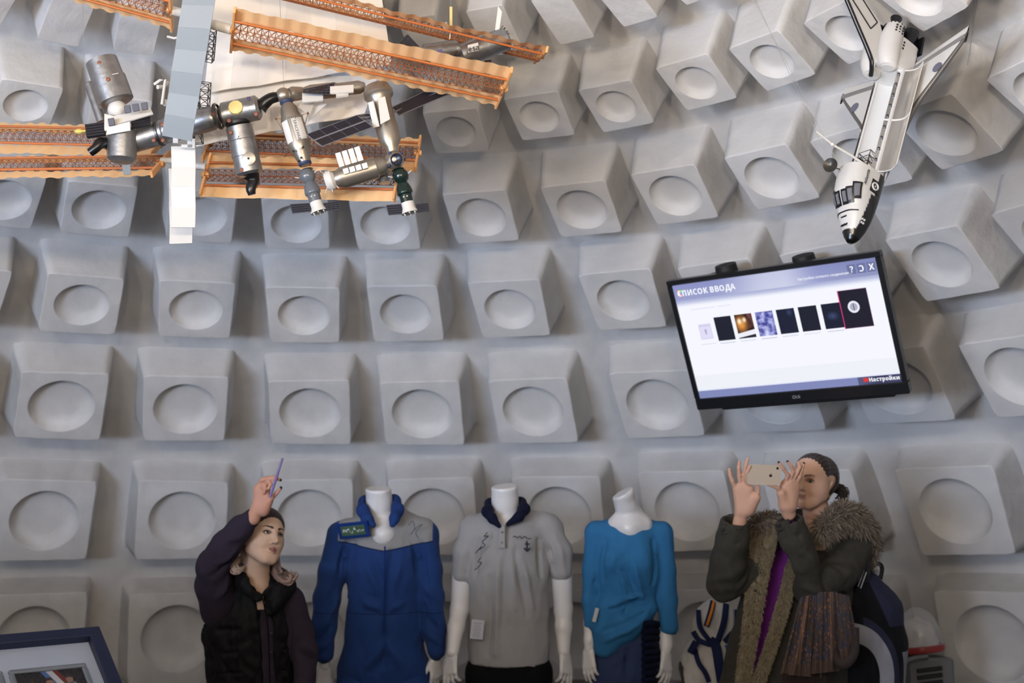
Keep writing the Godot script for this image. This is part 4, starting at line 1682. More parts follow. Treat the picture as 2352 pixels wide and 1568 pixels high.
	# --- service module with its dark panels
	var sm := module("service_module", sp(864, 196, 0.0), sp(904, 356, 0.06), [[0.0, 20], [0.02, 28], [0.1, 34], [0.16, 34], [0.2, 27], [0.3, 24], [0.55, 24], [0.58, 26], [0.8, 25], [0.9, 14], [1.0, 13]], foil_dark, R)
	for q in [[sp(846, 236, 0.05), sp(858, 232, 0.06), sp(872, 290, 0.08), sp(858, 294, 0.07)], [sp(868, 226, 0.085), sp(884, 222, 0.08), sp(896, 274, 0.09), sp(874, 286, 0.1)]]:
		var mb := MB.new()
		plate(mb, q, 0.004)
		obj("white_panel", mb, white, sm)
	solar_panel([sp(704, 309, 0.16), sp(820, 265, 0.08), sp(856, 292, 0.1), sp(740, 336, 0.18)], 4, 2, R)
	solar_panel([sp(820, 265, 0.08), sp(846, 262, 0.05), sp(858, 275, 0.06), sp(834, 278, 0.09)], 2, 2, R)
	solar_panel([sp(901, 247, 0.0), sp(972, 212, -0.1), sp(1034, 215, -0.12), sp(916, 265, 0.0)], 5, 2, R)
	var node2 := sphere("node_sphere", sp(906, 368, 0.07), 22, foil_dark, R)
	var nh := MB.new()
	nh.lathe(along(lens_basis.z - lens_basis.x * 0.1, sp(911, 366, 0.098)), [Vector2(px(12), px(0)), Vector2(px(14), px(2)), Vector2(px(12), px(3)), Vector2(px(9), px(1)), Vector2(0.0004, px(0))], 20)
	obj("dark_hatch", nh, mat(rgb(26, 30, 44), 0.3), node2)
	for q in [sp(896, 352, 0.09), sp(894, 380, 0.09), sp(922, 352, 0.07), sp(928, 366, 0.05)]:
		var bo := MB.new()
		bo.ball(Transform3D(Basis(), q), px(4), 10, 8)
		obj("node_bolt", bo, blue, node2)
	# --- module lying to the left with white boxes
	var hm := module("airlock_module", sp(890, 377, 0.07), sp(764, 414, 0.1), [[0.0, 12], [0.08, 20], [0.18, 21], [0.22, 25], [0.82, 25], [0.95, 16], [1.0, 14]], foil_dark, R)
	for i in 4:
		for r in 2:
			var mb := MB.new()
			var c := sp(781 + i * 14.5 + r * 14, (367 - i * 4.5) if r == 0 else (393 - i * 4.0), 0.11 + 0.02 * r)
			mb.box(Transform3D(lens_basis.rotated(lens_basis.z, 0.3), c), Vector3(px(12.5), px(33 if r == 0 else 13), px(8)), 0.001)
			obj("equipment_box", mb, white, hm)
	module("white_adapter", sp(770, 411, 0.1), sp(748, 418, 0.1), [[0.0, 15], [0.3, 22], [0.7, 23], [1.0, 18]], white, R)
	for q in [[sp(752, 430, 0.1), sp(748, 442, 0.12)], [sp(762, 430, 0.1), sp(764, 440, 0.12)], [sp(745, 400, 0.1), sp(736, 394, 0.12)], [sp(772, 425, 0.1), sp(778, 432, 0.12)]]:
		var pins := MB.new()
		pins.cyl(q[0], q[1], 0.0018, -1, 6)
		obj("pin", pins, white, R)
	module("small_module", sp(880, 394, 0.02), sp(884, 420, 0.03), [[0.0, 16], [0.7, 18], [1.0, 12]], foil, R)
	capsule_craft([sp(913, 388, 0.08), sp(920, 404, 0.085), sp(929, 440, 0.09), sp(942, 490, 0.1)], mat(rgb(20, 38, 34), 0.18), [sp(888, 472, 0.1), sp(929, 469, 0.1), sp(931, 490, 0.11), sp(893, 493, 0.11)], [sp(955, 470, 0.1), sp(983, 467, 0.09), sp(985, 484, 0.1), sp(958, 488, 0.11)], white, R)
	# --- cargo craft at the back
	var cf := module("cargo_craft", sp(972, 124, -0.1), sp(1056, 112, -0.14), [[0.0, 18], [0.05, 22], [0.9, 22], [1.0, 14]], foil, R)
	module("cargo_craft_service", sp(1056, 128, -0.12), sp(1166, 88, -0.16), [[0.0, 12], [0.02, 24], [0.4, 28], [0.95, 28], [1.0, 20]], foil, R)
	var lb := MB.new()
	plate(lb, [sp(1074, 104, -0.06), sp(1098, 98, -0.07), sp(1100, 116, -0.06), sp(1076, 121, -0.05)], 0.002)
	obj("white_label", lb, white, cf)
	letters("craft_lettering", "esa", Transform3D(lens_basis.rotated(lens_basis.z, 0.22), sp(1088, 111, -0.048)), px(13), black, cf)
	var flag := MB.new()
	plate(flag, [sp(1004, 115, -0.06), sp(1016, 113, -0.06), sp(1017, 121, -0.06), sp(1005, 122, -0.06)], 0.002)
	obj("flag_patch", flag, mat(rgb(74, 66, 128), 0.5), cf)
	solar_panel([sp(906, 112, -0.05), sp(936, 80, -0.1), sp(977, 124, -0.08), sp(950, 128, -0.04)], 4, 6, R, false)
	solar_panel([sp(1113, 140, -0.1), sp(1128, 138, -0.1), sp(1124, 166, -0.06), sp(1112, 168, -0.06)], 2, 5, R, false)
	var fl := MB.new()
	plate(fl, [sp(1136, 78, -0.14), sp(1144, 14, -0.14), sp(1153, 27, -0.14), sp(1145, 80, -0.14)], 0.003)
	obj("white_flap", fl, white, R)
	var st := MB.new()
	st.box(Transform3D(lens_basis, sp(1036, 38, -0.12)), Vector3(px(7), px(46), px(6)), 0.001)
	obj("yellow_mast", st, mat(rgb(200, 184, 120), 0.6), R)
	for q in [[sp(1020, 53, -0.11), sp(1026, 70, -0.12), px(7), px(5)], [sp(1036, 60, -0.12), sp(1033, 90, -0.13), 0.002, 0.002], [sp(1138, 78, -0.14), sp(1136, 100, -0.15), 0.002, 0.002]]:
		var an := MB.new()
		an.cyl(q[0], q[1], q[2], q[3], 14)
		obj("antenna", an, white, R)
	for q in [[sp(1150, 70, -0.14), sp(1158, 62, -0.14)], [sp(1162, 76, -0.14), sp(1168, 74, -0.14)], [sp(1050, 118, -0.08), sp(1038, 124, -0.06)], [sp(1052, 132, -0.08), sp(1060, 138, -0.07)]]:
		var nz := MB.new()
		nz.cyl(q[0], q[1], px(3), px(5), 10)
		obj("thruster", nz, mat(rgb(110, 108, 104), 0.35, 0.7), R)
	# --- left end: double silver module, white platform, side module
	var kb := module("double_module", sp(232, 138, 0.05), sp(268, 236, 0.06), [[0.0, 30], [0.02, 36], [0.44, 37], [0.45, 40], [0.97, 40], [1.0, 34]], foil, R)
	dots([sp(228, 144, 0.1), sp(248, 182, 0.11), sp(258, 218, 0.11)], 5, copper, kb)
	var seam := MB.new()
	seam.cyl(sp(226, 178, 0.103), sp(272, 168, 0.1), 0.0014, -1, 6)
	obj("bright_seam", seam, white, kb)
	module("side_tank", sp(205, 190, -0.02), sp(236, 280, 0.0), [[0.0, 10], [0.05, 13], [1.0, 13]], foil, R)
	sphere("white_dome", sp(270, 252, 0.06), 22, white, R)
	for q in [[[sp(262, 268, 0.1), sp(345, 248, 0.06), sp(352, 262, 0.08), sp(250, 292, 0.12)], "platform_top"], [[sp(248, 292, 0.12), sp(298, 280, 0.12), sp(300, 300, 0.12), sp(244, 310, 0.12)], "platform_front"], [[sp(240, 262, 0.1), sp(262, 268, 0.1), sp(250, 300, 0.12), sp(240, 300, 0.12)], "platform_side"]]:
		var mb := MB.new()
		plate(mb, q[0], 0.005)
		obj(q[1], mb, white, R)
	for q in [[287, 243], [306, 239], [326, 236], [250, 272]]:
		var mb := MB.new()
		mb.box(Transform3D(lens_basis.rotated(lens_basis.z, 0.18), sp(q[0] + 6, q[1] + 8, 0.13)), Vector3(px(14), px(17), px(3)), 0.001)
		obj("dark_cell", mb, mat(rgb(46, 48, 62), 0.4), R)
	for q in [[sp(196, 288, 0.08), sp(240, 282, 0.08), sp(242, 312, 0.1), sp(200, 318, 0.1)], [sp(300, 276, 0.09), sp(344, 266, 0.06), sp(346, 288, 0.08), sp(302, 296, 0.1)]]:
		var mb := MB.new()
		for i in 5:
			var f := i / 5.0
			plate(mb, [(q[0] as Vector3).lerp(q[3], f), (q[1] as Vector3).lerp(q[2], f), (q[1] as Vector3).lerp(q[2], f + 0.14), (q[0] as Vector3).lerp(q[3], f + 0.14)], 0.012)
		obj("dark_louvre", mb, mat(rgb(38, 38, 44), 0.4), R)
	var col := module("side_module", sp(246, 342, 0.04), sp(364, 306, 0.03), [[0.0, 18], [0.05, 27], [0.95, 27], [1.0, 20]], foil, R)
	dots([sp(264, 342, 0.09), sp(353, 322, 0.08)], 5, copper, col)
	module("nadir_module", sp(282, 296, 0.06), sp(279, 372, 0.07), [[0.0, 30], [0.05, 33], [0.9, 33], [1.0, 24]], foil, R)
	var tag := MB.new()
	plate(tag, [sp(280, 380, 0.08), sp(299, 378, 0.08), sp(301, 400, 0.09), sp(284, 402, 0.09)], 0.002)
	obj("foil_tag", tag, pale, R)
	var noz := MB.new()
	noz.tube(smooth([sp(248, 330, 0.06), sp(232, 328, 0.09), sp(220, 340, 0.1), sp(207, 350, 0.1)], 3), smooth_r([px(14), px(13), px(11), px(10)], 3), 12)
	obj("docking_adapter", noz, black, R)
	var ye := MB.new()
	ye.ball(Transform3D(lens_basis * Basis.from_scale(Vector3(1.4, 0.8, 1)), sp(182, 302, 0.05)), px(8), 12, 8)
	ye.cyl(sp(182, 302, 0.05), sp(200, 300, 0.06), px(3), -1, 8)
	obj("yellow_tip", ye, mat(rgb(206, 186, 96), 0.5), R)
	# white robot arm by the pale radiator
	var arm := MB.new()
	arm.tube(PackedVector3Array([sp(354, 194, 0.1), sp(368, 184, 0.1), sp(380, 183, 0.1), sp(372, 240, 0.1)]), px(3.5), 8)
	arm.tube(PackedVector3Array([sp(362, 200, 0.1), sp(378, 200, 0.08), sp(386, 190, 0.06)]), px(5), 8)
	arm.ball(Transform3D(Basis(), sp(380, 236, 0.08)), px(8), 10, 8)
	obj("robot_arm", arm, white, R)
	var stb := MB.new()
	stb.tube(PackedVector3Array([sp(384, 84, 0.1), sp(400, 88, 0.1), sp(412, 85, 0.1)]), px(3), 8)
	obj("grapple_stub", stb, white, R)
	for q in [[404, 322, 12, 14], [440, 330, 18, 22], [430, 336, 26, 8]]:
		var fit := MB.new()
		fit.box(Transform3D(lens_basis, sp(q[0], q[1], 0.08)), Vector3(px(q[2]), px(q[3]), px(8)), 0.001)
		obj("radiator_bracket", fit, white, R)
	hang_wire(sp(188, -60, 0.05), sp(194, 146, 0.05), R)
	hang_wire(sp(1032, -60, -0.12), sp(1036, 16, -0.12), R)
	hang_wire(sp(640, -60, 0.0), sp(652, 202, 0.04), R)

# sphere, bell and instrument section with a white skirt and two small dark panels
func capsule_craft(p: Array, m: Material, pl: Array, pr: Array, white: Material, R: Node3D) -> void:
	var d: Vector3 = p[3] - p[1]
	var o := module("capsule_craft", p[0], p[1] + d, [[0.0, 10], [0.02, 15]], m, R)
	var mb := MB.new()
	var L := d.length()
	var t := along(d, p[1], lens_basis.z)
	mb.lathe(t, [Vector2(0.0004, -px(18.5)), Vector2(px(8), -px(17)), Vector2(px(14), -px(12)), Vector2(px(18), -px(4)), Vector2(px(18.5), px(2)), Vector2(px(16), px(10)), Vector2(px(12), px(15)), Vector2(px(11), px(17)), Vector2(px(14), px(22)), Vector2(px(17), px(30)), Vector2(px(18.5), px(40)), Vector2(px(17), px(44)), Vector2(px(14.5), px(46)), Vector2(px(14), px(62)), Vector2(px(14), px(64))], 28)
	obj("capsule_body", mb, m, o)
	var sk := MB.new()
	sk.lathe(t, [Vector2(px(14.5), px(63)), Vector2(px(15), px(76)), Vector2(px(19), px(86)), Vector2(px(19), px(88)), Vector2(px(14), px(86)), Vector2(0.0004, px(80))], 28)
	obj("white_skirt", sk, white, o)
	for i in 6:
		var a := TAU * i / 6
		var det := MB.new()
		det.cyl(t * Vector3(cos(a) * px(13), px(84), sin(a) * px(13)), t * Vector3(cos(a) * px(14), px(91), sin(a) * px(14)), px(2), -1, 6)
		obj("engine_nozzle", det, white, o)
	for s in [-1.0, 1.0]:
		var rod := MB.new()
		rod.cyl(t * Vector3(px(6), px(0), s * px(18)), t * Vector3(px(8), px(-4), s * px(27)), 0.0015, -1, 6)
		obj("antenna_rod", rod, white, o)
		var eye := MB.new()
		eye.ball(Transform3D(Basis(), t * Vector3(px(14), px(52), s * px(4))), px(2), 8, 6)
		obj("sensor", eye, white, o)
	solar_panel(pl, 4, 4, o, false)
	solar_panel(pr, 4, 4, o, false)
# ---------------------------------------------------------------- figures: hands, heads, garments
# a hand grown from the wrist: d towards the fingers, n out of the palm, side +1 when the thumb lies along d x n
func hand(mb: MB, w: Vector3, d: Vector3, n: Vector3, side: float, L := 0.175, curl := [0.25, 0.3, 0.35, 0.4], thumb_out := 0.7, spread := 0.06) -> void:
	d = d.normalized()
	n = (n - d * n.dot(d)).normalized()
	var x := d.cross(n) * side
	var c := w + d * L * 0.5
	var f := Field.new(c - Vector3.ONE * L * 0.78, c + Vector3.ONE * L * 0.78, 0.003)
	var r := L * 0.052
	f.cap(w - d * L * 0.12, w + d * L * 0.08, L * 0.14, L * 0.135, 0.01, n, 0.75)
	for i in 4:
		var s := 0.5 - i / 3.0
		var kn := w + d * L * (0.5 - 0.03 * absf(i - 1.0)) + x * s * L * 0.34
		f.cap(w + d * L * 0.06 + x * s * L * 0.16, kn, L * 0.085, L * 0.07, 0.012, n, 0.8)
		var len: float = L * [0.43, 0.48, 0.44, 0.34][i]
		var p := kn
		var a := 0.0
		var dir := (d + x * s * spread * 2.0).normalized()
		for q in 3:
			a += curl[i] * [0.8, 1.1, 0.8][q]
			var dd := (dir * cos(a) + n * sin(a)).normalized()
			var e: Vector3 = p + dd * len * [0.45, 0.3, 0.25][q]
			f.cap(p, e, r * [1.1, 0.98, 0.86][q], r * [0.98, 0.86, 0.72][q], 0.003)
			p = e
	var t0 := w + d * L * 0.1 + x * L * 0.13 + n * L * 0.04
	var t1 := t0 + (x * thumb_out + d * 0.75 + n * 0.25).normalized() * L * 0.2
	var t2 := t1 + (x * thumb_out * 0.6 + d * 0.9 + n * 0.3).normalized() * L * 0.18
	var t3 := t2 + (x * thumb_out * 0.3 + d + n * 0.35).normalized() * L * 0.14
	f.cap(t0, t1, L * 0.095, r * 1.2, 0.014)
	f.cap(t1, t2, r * 1.2, r * 1.02, 0.003)
	f.cap(t2, t3, r * 1.02, r * 0.8, 0.003)
	f.net(mb)

# a hand whose joints are given one by one: palm lines and five finger chains
func posed_hand(mb: MB, palm: Array, fingers: Array, r := 0.0088, tint_of = null) -> void:
	var lo := Vector3.ONE * 99.0
	var hi := -lo
	for c in palm + fingers:
		for q in c:
			if q is Vector3:
				lo = Vector3(minf(lo.x, q.x), minf(lo.y, q.y), minf(lo.z, q.z))
				hi = Vector3(maxf(hi.x, q.x), maxf(hi.y, q.y), maxf(hi.z, q.z))
	var f := Field.new(lo - Vector3.ONE * 0.035, hi + Vector3.ONE * 0.035, 0.003)
	for c in palm:
		f.cap(c[0], c[1], c[2], c[3], 0.012)
	for c in fingers:
		for i in c.size() - 1:
			f.cap(c[i], c[i + 1], r * (1.1 - 0.12 * i), r * (0.98 - 0.12 * i), 0.0035)
	f.net(mb, null, tint_of)

# soft ridges and hollows along segments: [from, to, width, height]
func folds(list: Array, noise_amp := 0.0, noise_scale := 12.0, seed_ := 1) -> Callable:
	var nz := FastNoiseLite.new()
	nz.seed = seed_
	nz.frequency = 1.0
	nz.fractal_octaves = 2
	return func(p: Vector3, n: Vector3) -> float:
		var s := 0.0
		for q in list:
			var a: Vector3 = q[0]
			var ba: Vector3 = q[1] - a
			var t := clampf((p - a).dot(ba) / ba.length_squared(), 0.0, 1.0)
			var e := (p - a - ba * t)
			var off := e.dot(n)
			if absf(off) > 0.09:
				continue
			e -= n * off
			var d: float = e.length() / q[2]
			if d < 2.2:
				s += 1.6 * q[3] * exp(-d * d) * (1.0 - 0.5 * absf(2.0 * t - 1.0))
		if noise_amp > 0.0:
			s += noise_amp * nz.get_noise_3d(p.x * noise_scale, p.y * noise_scale * 0.5, p.z * noise_scale)
		return s

func bounds(list: Array, m: float) -> Array:
	var lo := Vector3.ONE * 99.0
	var hi := -lo
	for q in list:
		lo = Vector3(minf(lo.x, q.x), minf(lo.y, q.y), minf(lo.z, q.z))
		hi = Vector3(maxf(hi.x, q.x), maxf(hi.y, q.y), maxf(hi.z, q.z))
	return [lo - Vector3.ONE * m, hi + Vector3.ONE * m]

# trousers or legs from the hip line down to the ground, with shoes; coarse, below the frame
func legs(hip_l: Vector3, hip_r: Vector3, ground: float, r: float, m: Material, shoe: Material, parent: Node3D, called := "trousers") -> void:
	var fl := Vector3(hip_l.x * 1.02 - hip_r.x * 0.02, ground + 0.06, hip_l.z)
	var fr := Vector3(hip_r.x, ground + 0.06, hip_r.z)
	var b := bounds([hip_l, hip_r, fl, fr], r * 1.6)
	b[0].y = ground + 0.02
	var f := Field.new(b[0], b[1], 0.02)
	for q in [[hip_l, fl], [hip_r, fr]]:
		var knee: Vector3 = (q[0] as Vector3).lerp(q[1], 0.5)
		f.cap(q[0], knee, r, r * 0.72, 0.03)
		f.cap(knee, q[1], r * 0.72, r * 0.55, 0.02)
	f.cap(hip_l + Vector3(0, 0.04, 0), hip_r + Vector3(0, 0.04, 0), r * 1.02, r * 1.02, 0.04)
	var mb := MB.new()
	f.net(mb)
	obj(called, mb, m, parent)
	for q in [fl, fr]:
		var s := MB.new()
		var g := Field.new(q - Vector3(0.08, 0.08, 0.1), q + Vector3(0.08, 0.1, 0.25), 0.01)
		g.cap(Vector3(q.x, ground + 0.05, q.z - 0.03), Vector3(q.x, ground + 0.04, q.z + 0.15), 0.048, 0.038, 0.02)
		g.cap(Vector3(q.x, ground + 0.05, q.z - 0.02), Vector3(q.x, ground + 0.12, q.z - 0.02), 0.045, 0.042, 0.02)
		g.trim(Vector3(0, ground + 0.001, 0), Vector3.DOWN)
		g.net(s)
		obj("shoe", s, shoe, parent)

var fwd: Vector3

const MANNEQUIN := 6.15

func mp(x: float, y: float, nearer := 0.0) -> Vector3:
	return at(x, y, MANNEQUIN - nearer)

func mx(n: float) -> float:
	return n * MANNEQUIN / FOCAL

func mannequin_body(parent: Node3D, neck: Array, neck_r: Array, cut_n: Vector3, arms: Array, chest: Array, m: Material) -> void:
	var mb := MB.new()
	var all := neck + chest
	for a in arms:
		all += a[0]
	var b := bounds(all, 0.07)
	var f := Field.new(b[0], b[1], 0.0075)
	for i in neck.size() - 1:
		f.cap(neck[i], neck[i + 1], neck_r[i], neck_r[i + 1], 0.02)
	for i in chest.size() - 1:
		f.cap(chest[i], chest[i + 1], 0.045, 0.045, 0.03)
	for a in arms:
		var sh: Vector3 = a[0][0].lerp(chest[1], 0.12)
		sh.y = chest[1].y - 0.05
		f.cap(chest[1] - fwd * 0.06, sh - fwd * 0.05, 0.035, 0.03, 0.02)
		f.cap(sh - fwd * 0.05, a[0][0], 0.03, a[1][0] * 0.8, 0.02)
		f.chain(a[0], a[1], 0.015)
	f.trim(neck[0], cut_n, 0.09)
	f.net(mb)
	for a in arms:
		hand(mb, a[2], a[3], a[4], a[5], a[6], a[7], a[8])
	var o := obj("figure", mb, m, parent)
	meta(o, "glossy white headless body")

func mannequins() -> void:
	fwd = lens_basis.z.normalized()
	var X := lens_basis.x
	var Y := lens_basis.y
	var skin := mat(rgb(226, 224, 222), 0.3)
	skin.clearcoat_enabled = true
	skin.clearcoat = 0.2
	var knit_bump := noise_tex(0.12, 256, false, 0.0, 1.0, 31, 4.0, 3)
	# ---------------- blue jumpsuit
	var t1 := thing("mannequin_jumpsuit", "headless white mannequin in blue and grey flight jumpsuit with sequinned patch", "mannequin", Vector3(mp(884, 1500).x, 0.18, mp(884, 1500).z))
	mannequin_body(t1, [mp(869, 1121, 0.02), mp(871, 1150, 0.0), mp(876, 1196, -0.02), mp(880, 1225, -0.03)], [mx(30), mx(28), mx(32), mx(50)], (Y + fwd * 0.12).normalized(),
		[[[mp(745, 1490), mp(744, 1528, 0.02)], [mx(16), mx(13)], mp(744, 1532, 0.02), -Y + X * 0.02, X * -0.4 + fwd * -0.7, 1.0, 0.165, [0.3, 0.35, 0.4, 0.45], 0.5],
		[[mp(998, 1470), mp(1001, 1508, 0.02)], [mx(16), mx(13)], mp(1001, 1512, 0.02), -Y + X * 0.05, X * -0.6 + fwd * -0.6, -1.0, 0.165, [0.3, 0.35, 0.4, 0.45], 0.6]],
		[mp(866, 1205, 0.0), mp(881, 1226, 0.045), mp(892, 1205, 0.0)], skin)
	var blue := fabric(rgb(38, 74, 150), 0.8, 0.15)
	blue.albedo_color = Color(1, 1, 1)
	var b1 := bounds([mp(716, 1160), mp(1022, 1568), mp(880, 1400, 0.2), mp(880, 1400, -0.2), mp(880, 1620)], 0.03)
	var f := Field.new(b1[0], b1[1], 0.0088)
	f.chain([mp(884, 1262, -0.02), mp(884, 1310, 0.0), mp(882, 1380, 0.0), mp(881, 1440, 0.0), mp(881, 1520, 0.0)], [mx(84), mx(86), mx(78), mx(86), mx(100)], 0.03, fwd, 0.66)
	f.chain([mp(790, 1228, -0.03), mp(884, 1208, -0.04), mp(970, 1224, -0.03)], [mx(34), mx(44), mx(36)], 0.05, fwd, 0.85)
	f.chain([mp(852, 1182, -0.04), mp(884, 1190, -0.06), mp(908, 1182, -0.04)], [mx(22), mx(24), mx(22)], 0.04)
	for q in [[mp(830, 1540, 0.0), mp(826, 1640, 0.0)], [mp(934, 1540, 0.0), mp(940, 1640, 0.0)]]:
		f.cap(q[0], q[1], mx(56), mx(52), 0.012, fwd, 0.8)
	f.chain([mp(783, 1232, -0.03), mp(764, 1310, -0.01), mp(752, 1372, 0.01), mp(744, 1440, 0.03), mp(743, 1502, 0.04)], [mx(33), mx(32), mx(30), mx(28), mx(22)], 0.022)
	f.chain([mp(972, 1230, -0.03), mp(984, 1310, -0.01), mp(990, 1372, 0.01), mp(996, 1440, 0.03), mp(1002, 1494, 0.04)], [mx(33), mx(31), mx(29), mx(27), mx(21)], 0.022)
	# neck opening
	f.cap(mp(880, 1120, 0.0), mp(878, 1200, -0.02), mx(38), mx(31), 0.008, Vector3.ZERO, 1.0, true)
	for dd in [0.04, 0.07, 0.1, 0.13, 0.16]:
		f.cap(mp(878, 1186, dd), mp(885, 1254, dd), mx(19), mx(2), 0.004, Vector3.ZERO, 1.0, true)
	var bc := rgb(36, 64, 120)
	var gc := rgb(150, 150, 150)
	var mbj := MB.new()
	f.net(mbj, folds([
		[mp(830, 1290, 0.16), mp(860, 1360, 0.16), 0.02, 0.012], [mp(846, 1276, 0.16), mp(874, 1340, 0.16), 0.016, -0.01], [mp(930, 1280, 0.16), mp(905, 1360, 0.16), 0.018, 0.01], [mp(800, 1384, 0.14), mp(862, 1400, 0.15), 0.012, 0.013], [mp(806, 1402, 0.14), mp(870, 1412, 0.15), 0.012, -0.012], [mp(812, 1368, 0.15), mp(860, 1380, 0.15), 0.012, -0.009],
		[mp(905, 1400, 0.15), mp(960, 1384, 0.13), 0.012, 0.011], [mp(900, 1414, 0.15), mp(956, 1404, 0.13), 0.011, -0.01], [mp(842, 1530, 0.15), mp(884, 1480, 0.15), 0.016, 0.012], [mp(928, 1530, 0.15), mp(888, 1480, 0.15), 0.016, 0.012], [mp(850, 1550, 0.15), mp(884, 1510, 0.15), 0.014, -0.012], [mp(880, 1440, 0.17), mp(882, 1540, 0.17), 0.012, -0.012],
		[mp(770, 1350, 0.06), mp(744, 1400, 0.06), 0.014, -0.01], [mp(776, 1372, 0.06), mp(748, 1430, 0.07), 0.014, 0.011], [mp(760, 1440, 0.08), mp(728, 1470, 0.08), 0.012, -0.01], [mp(762, 1470, 0.08), mp(726, 1494, 0.08), 0.012, 0.01], [mp(976, 1350, 0.06), mp(1004, 1380, 0.06), 0.013, 0.01], [mp(982, 1420, 0.07), mp(1012, 1452, 0.08), 0.013, -0.011], [mp(984, 1456, 0.08), mp(1014, 1480, 0.08), 0.012, 0.01],
		[mp(800, 1250, 0.08), mp(790, 1330, 0.1), 0.014, -0.016], [mp(968, 1250, 0.08), mp(974, 1330, 0.1), 0.014, -0.016]], 0.006, 14.0, 3))
	# the cloth's own print: blue below, grey shoulder yoke, stitched seam between
	var jim := Image.create(512, 512, false, Image.FORMAT_RGBA8)
	for y in 512:
		for x in 512:
			var u := (x / 512.0 - 0.5) * 320.0
			var w := y / 512.0 * 480.0
			var edge := lerpf(112.0, 94.0, absf(u) / 110.0)
			var c := bc
			if w < edge and absf(u) < 108.0:
				c = gc
			if absf(w - edge) < 1.6 and absf(u) < 108.0:
				c = bc.darkened(0.35)
			if absf(w - 254.0) < 1.2:
				c = bc.darkened(0.25)
			c = c.darkened(0.05 * ((x * 7 + y * 13) % 5) / 5.0)
			jim.set_pixel(x, y, c)
	blue.albedo_texture = ImageTexture.create_from_image(jim)
	blue.texture_repeat = false
	mbj.print_uv(Transform3D(lens_basis, mp(726, 1146)), mx(320), mx(480))
	var suit := obj("jumpsuit", mbj, blue, t1)
	meta(suit, "royal blue jumpsuit with grey shoulder yoke")
	# collar
	var navy := fabric(rgb(34, 60, 116), 0.8, 0.1)
	var cfield := func(path: Array, r: Array, sq: float, cut: Array) -> MB:
		var cb := bounds(path, 0.06)
		var g := Field.new(cb[0], cb[1], 0.0055)
		g.chain(path, r, 0.012)
		for q in cut:
			g.cap(q[0], q[1], q[2], q[3], 0.006, Vector3.ZERO, 1.0, true)
		var m := MB.new()
		g.net(m, folds([], 0.003, 20.0, 77))
		return m
	var col: MB = cfield.call([mp(856, 1204, 0.115), mp(844, 1192, 0.1), mp(834, 1172, 0.05), mp(838, 1152, -0.03), mp(872, 1144, -0.085), mp(906, 1150, -0.03), mp(914, 1170, 0.05), mp(906, 1190, 0.1), mp(902, 1204, 0.115)], [mx(7), mx(13), mx(15), mx(14), mx(14), mx(14), mx(14), mx(12), mx(7)], 1.0, [[mp(869, 1110, 0.02), mp(872, 1180, 0.0), mx(36), mx(31)]])
	obj("collar", col, navy, t1)
	# zip and patch
	var zip := MB.new()
	zip.tube(smooth([mp(884, 1254, 0.125), mp(884, 1300, 0.135), mp(883, 1380, 0.118), mp(882, 1450, 0.13)], 5), 0.004, 6, true, 0.5, fwd)
	obj("zip", zip, fabric(rgb(24, 48, 108)), t1)
	var px0 := frame(mp(850, 1214, 0.115) - mp(774, 1222, 0.075), Y + fwd * 0.3, mp(812, 1217, 0.112))
	var pa := MB.new()
	pa.box(px0, Vector3(mx(75), mx(38), 0.008), 0.002)
	var patch := obj("patch", pa, fabric(rgb(26, 54, 116)), t1)
	var pg := MB.new()
	pg.box(px0 * Transform3D(Basis(), Vector3(0, 0, 0.004)), Vector3(mx(58), mx(23), 0.004), 0.001)
	obj("patch_field", pg, mat(rgb(62, 92, 66), 0.6), patch)
	var seq := MB.new()
	var rng := RandomNumberGenerator.new()
	rng.seed = 12
	for i in 90:
		var u := rng.randf_range(-0.46, 0.46)
		var v := 0.28 * sin(u * 22.0) * cos(u * 5.0) + rng.randf_range(-0.12, 0.12)
		seq.lathe(px0 * Transform3D(Basis(Vector3.RIGHT, PI / 2 + rng.randf_range(-0.4, 0.4)), Vector3(u * mx(56), v * mx(23), 0.007)), [Vector2(0.0002, 0.0006), Vector2(0.0022, 0.0)], 6)
	var so := obj("sequins", seq, mat(rgb(222, 228, 220), 0.15, 0.6), patch)
	meta(so, "glittering sequin lettering", "", "", "stuff")
	scribble(t1, [[[1080, -1], [0, 0]]], [mp(938, 1206, 0.1), mp(948, 1196, 0.1), mp(952, 1214, 0.1), mp(942, 1228, 0.11), mp(958, 1210, 0.1), mp(970, 1204, 0.1), mp(955, 1222, 0.105), mp(962, 1236, 0.11)], mat(rgb(96, 96, 100), 0.7))
	# ---------------- grey polo
	var t2 := thing("mannequin_polo", "headless white mannequin in grey polo shirt with navy collar and black trousers", "mannequin", Vector3(mp(1168, 1500).x, 0.18, mp(1168, 1500).z))
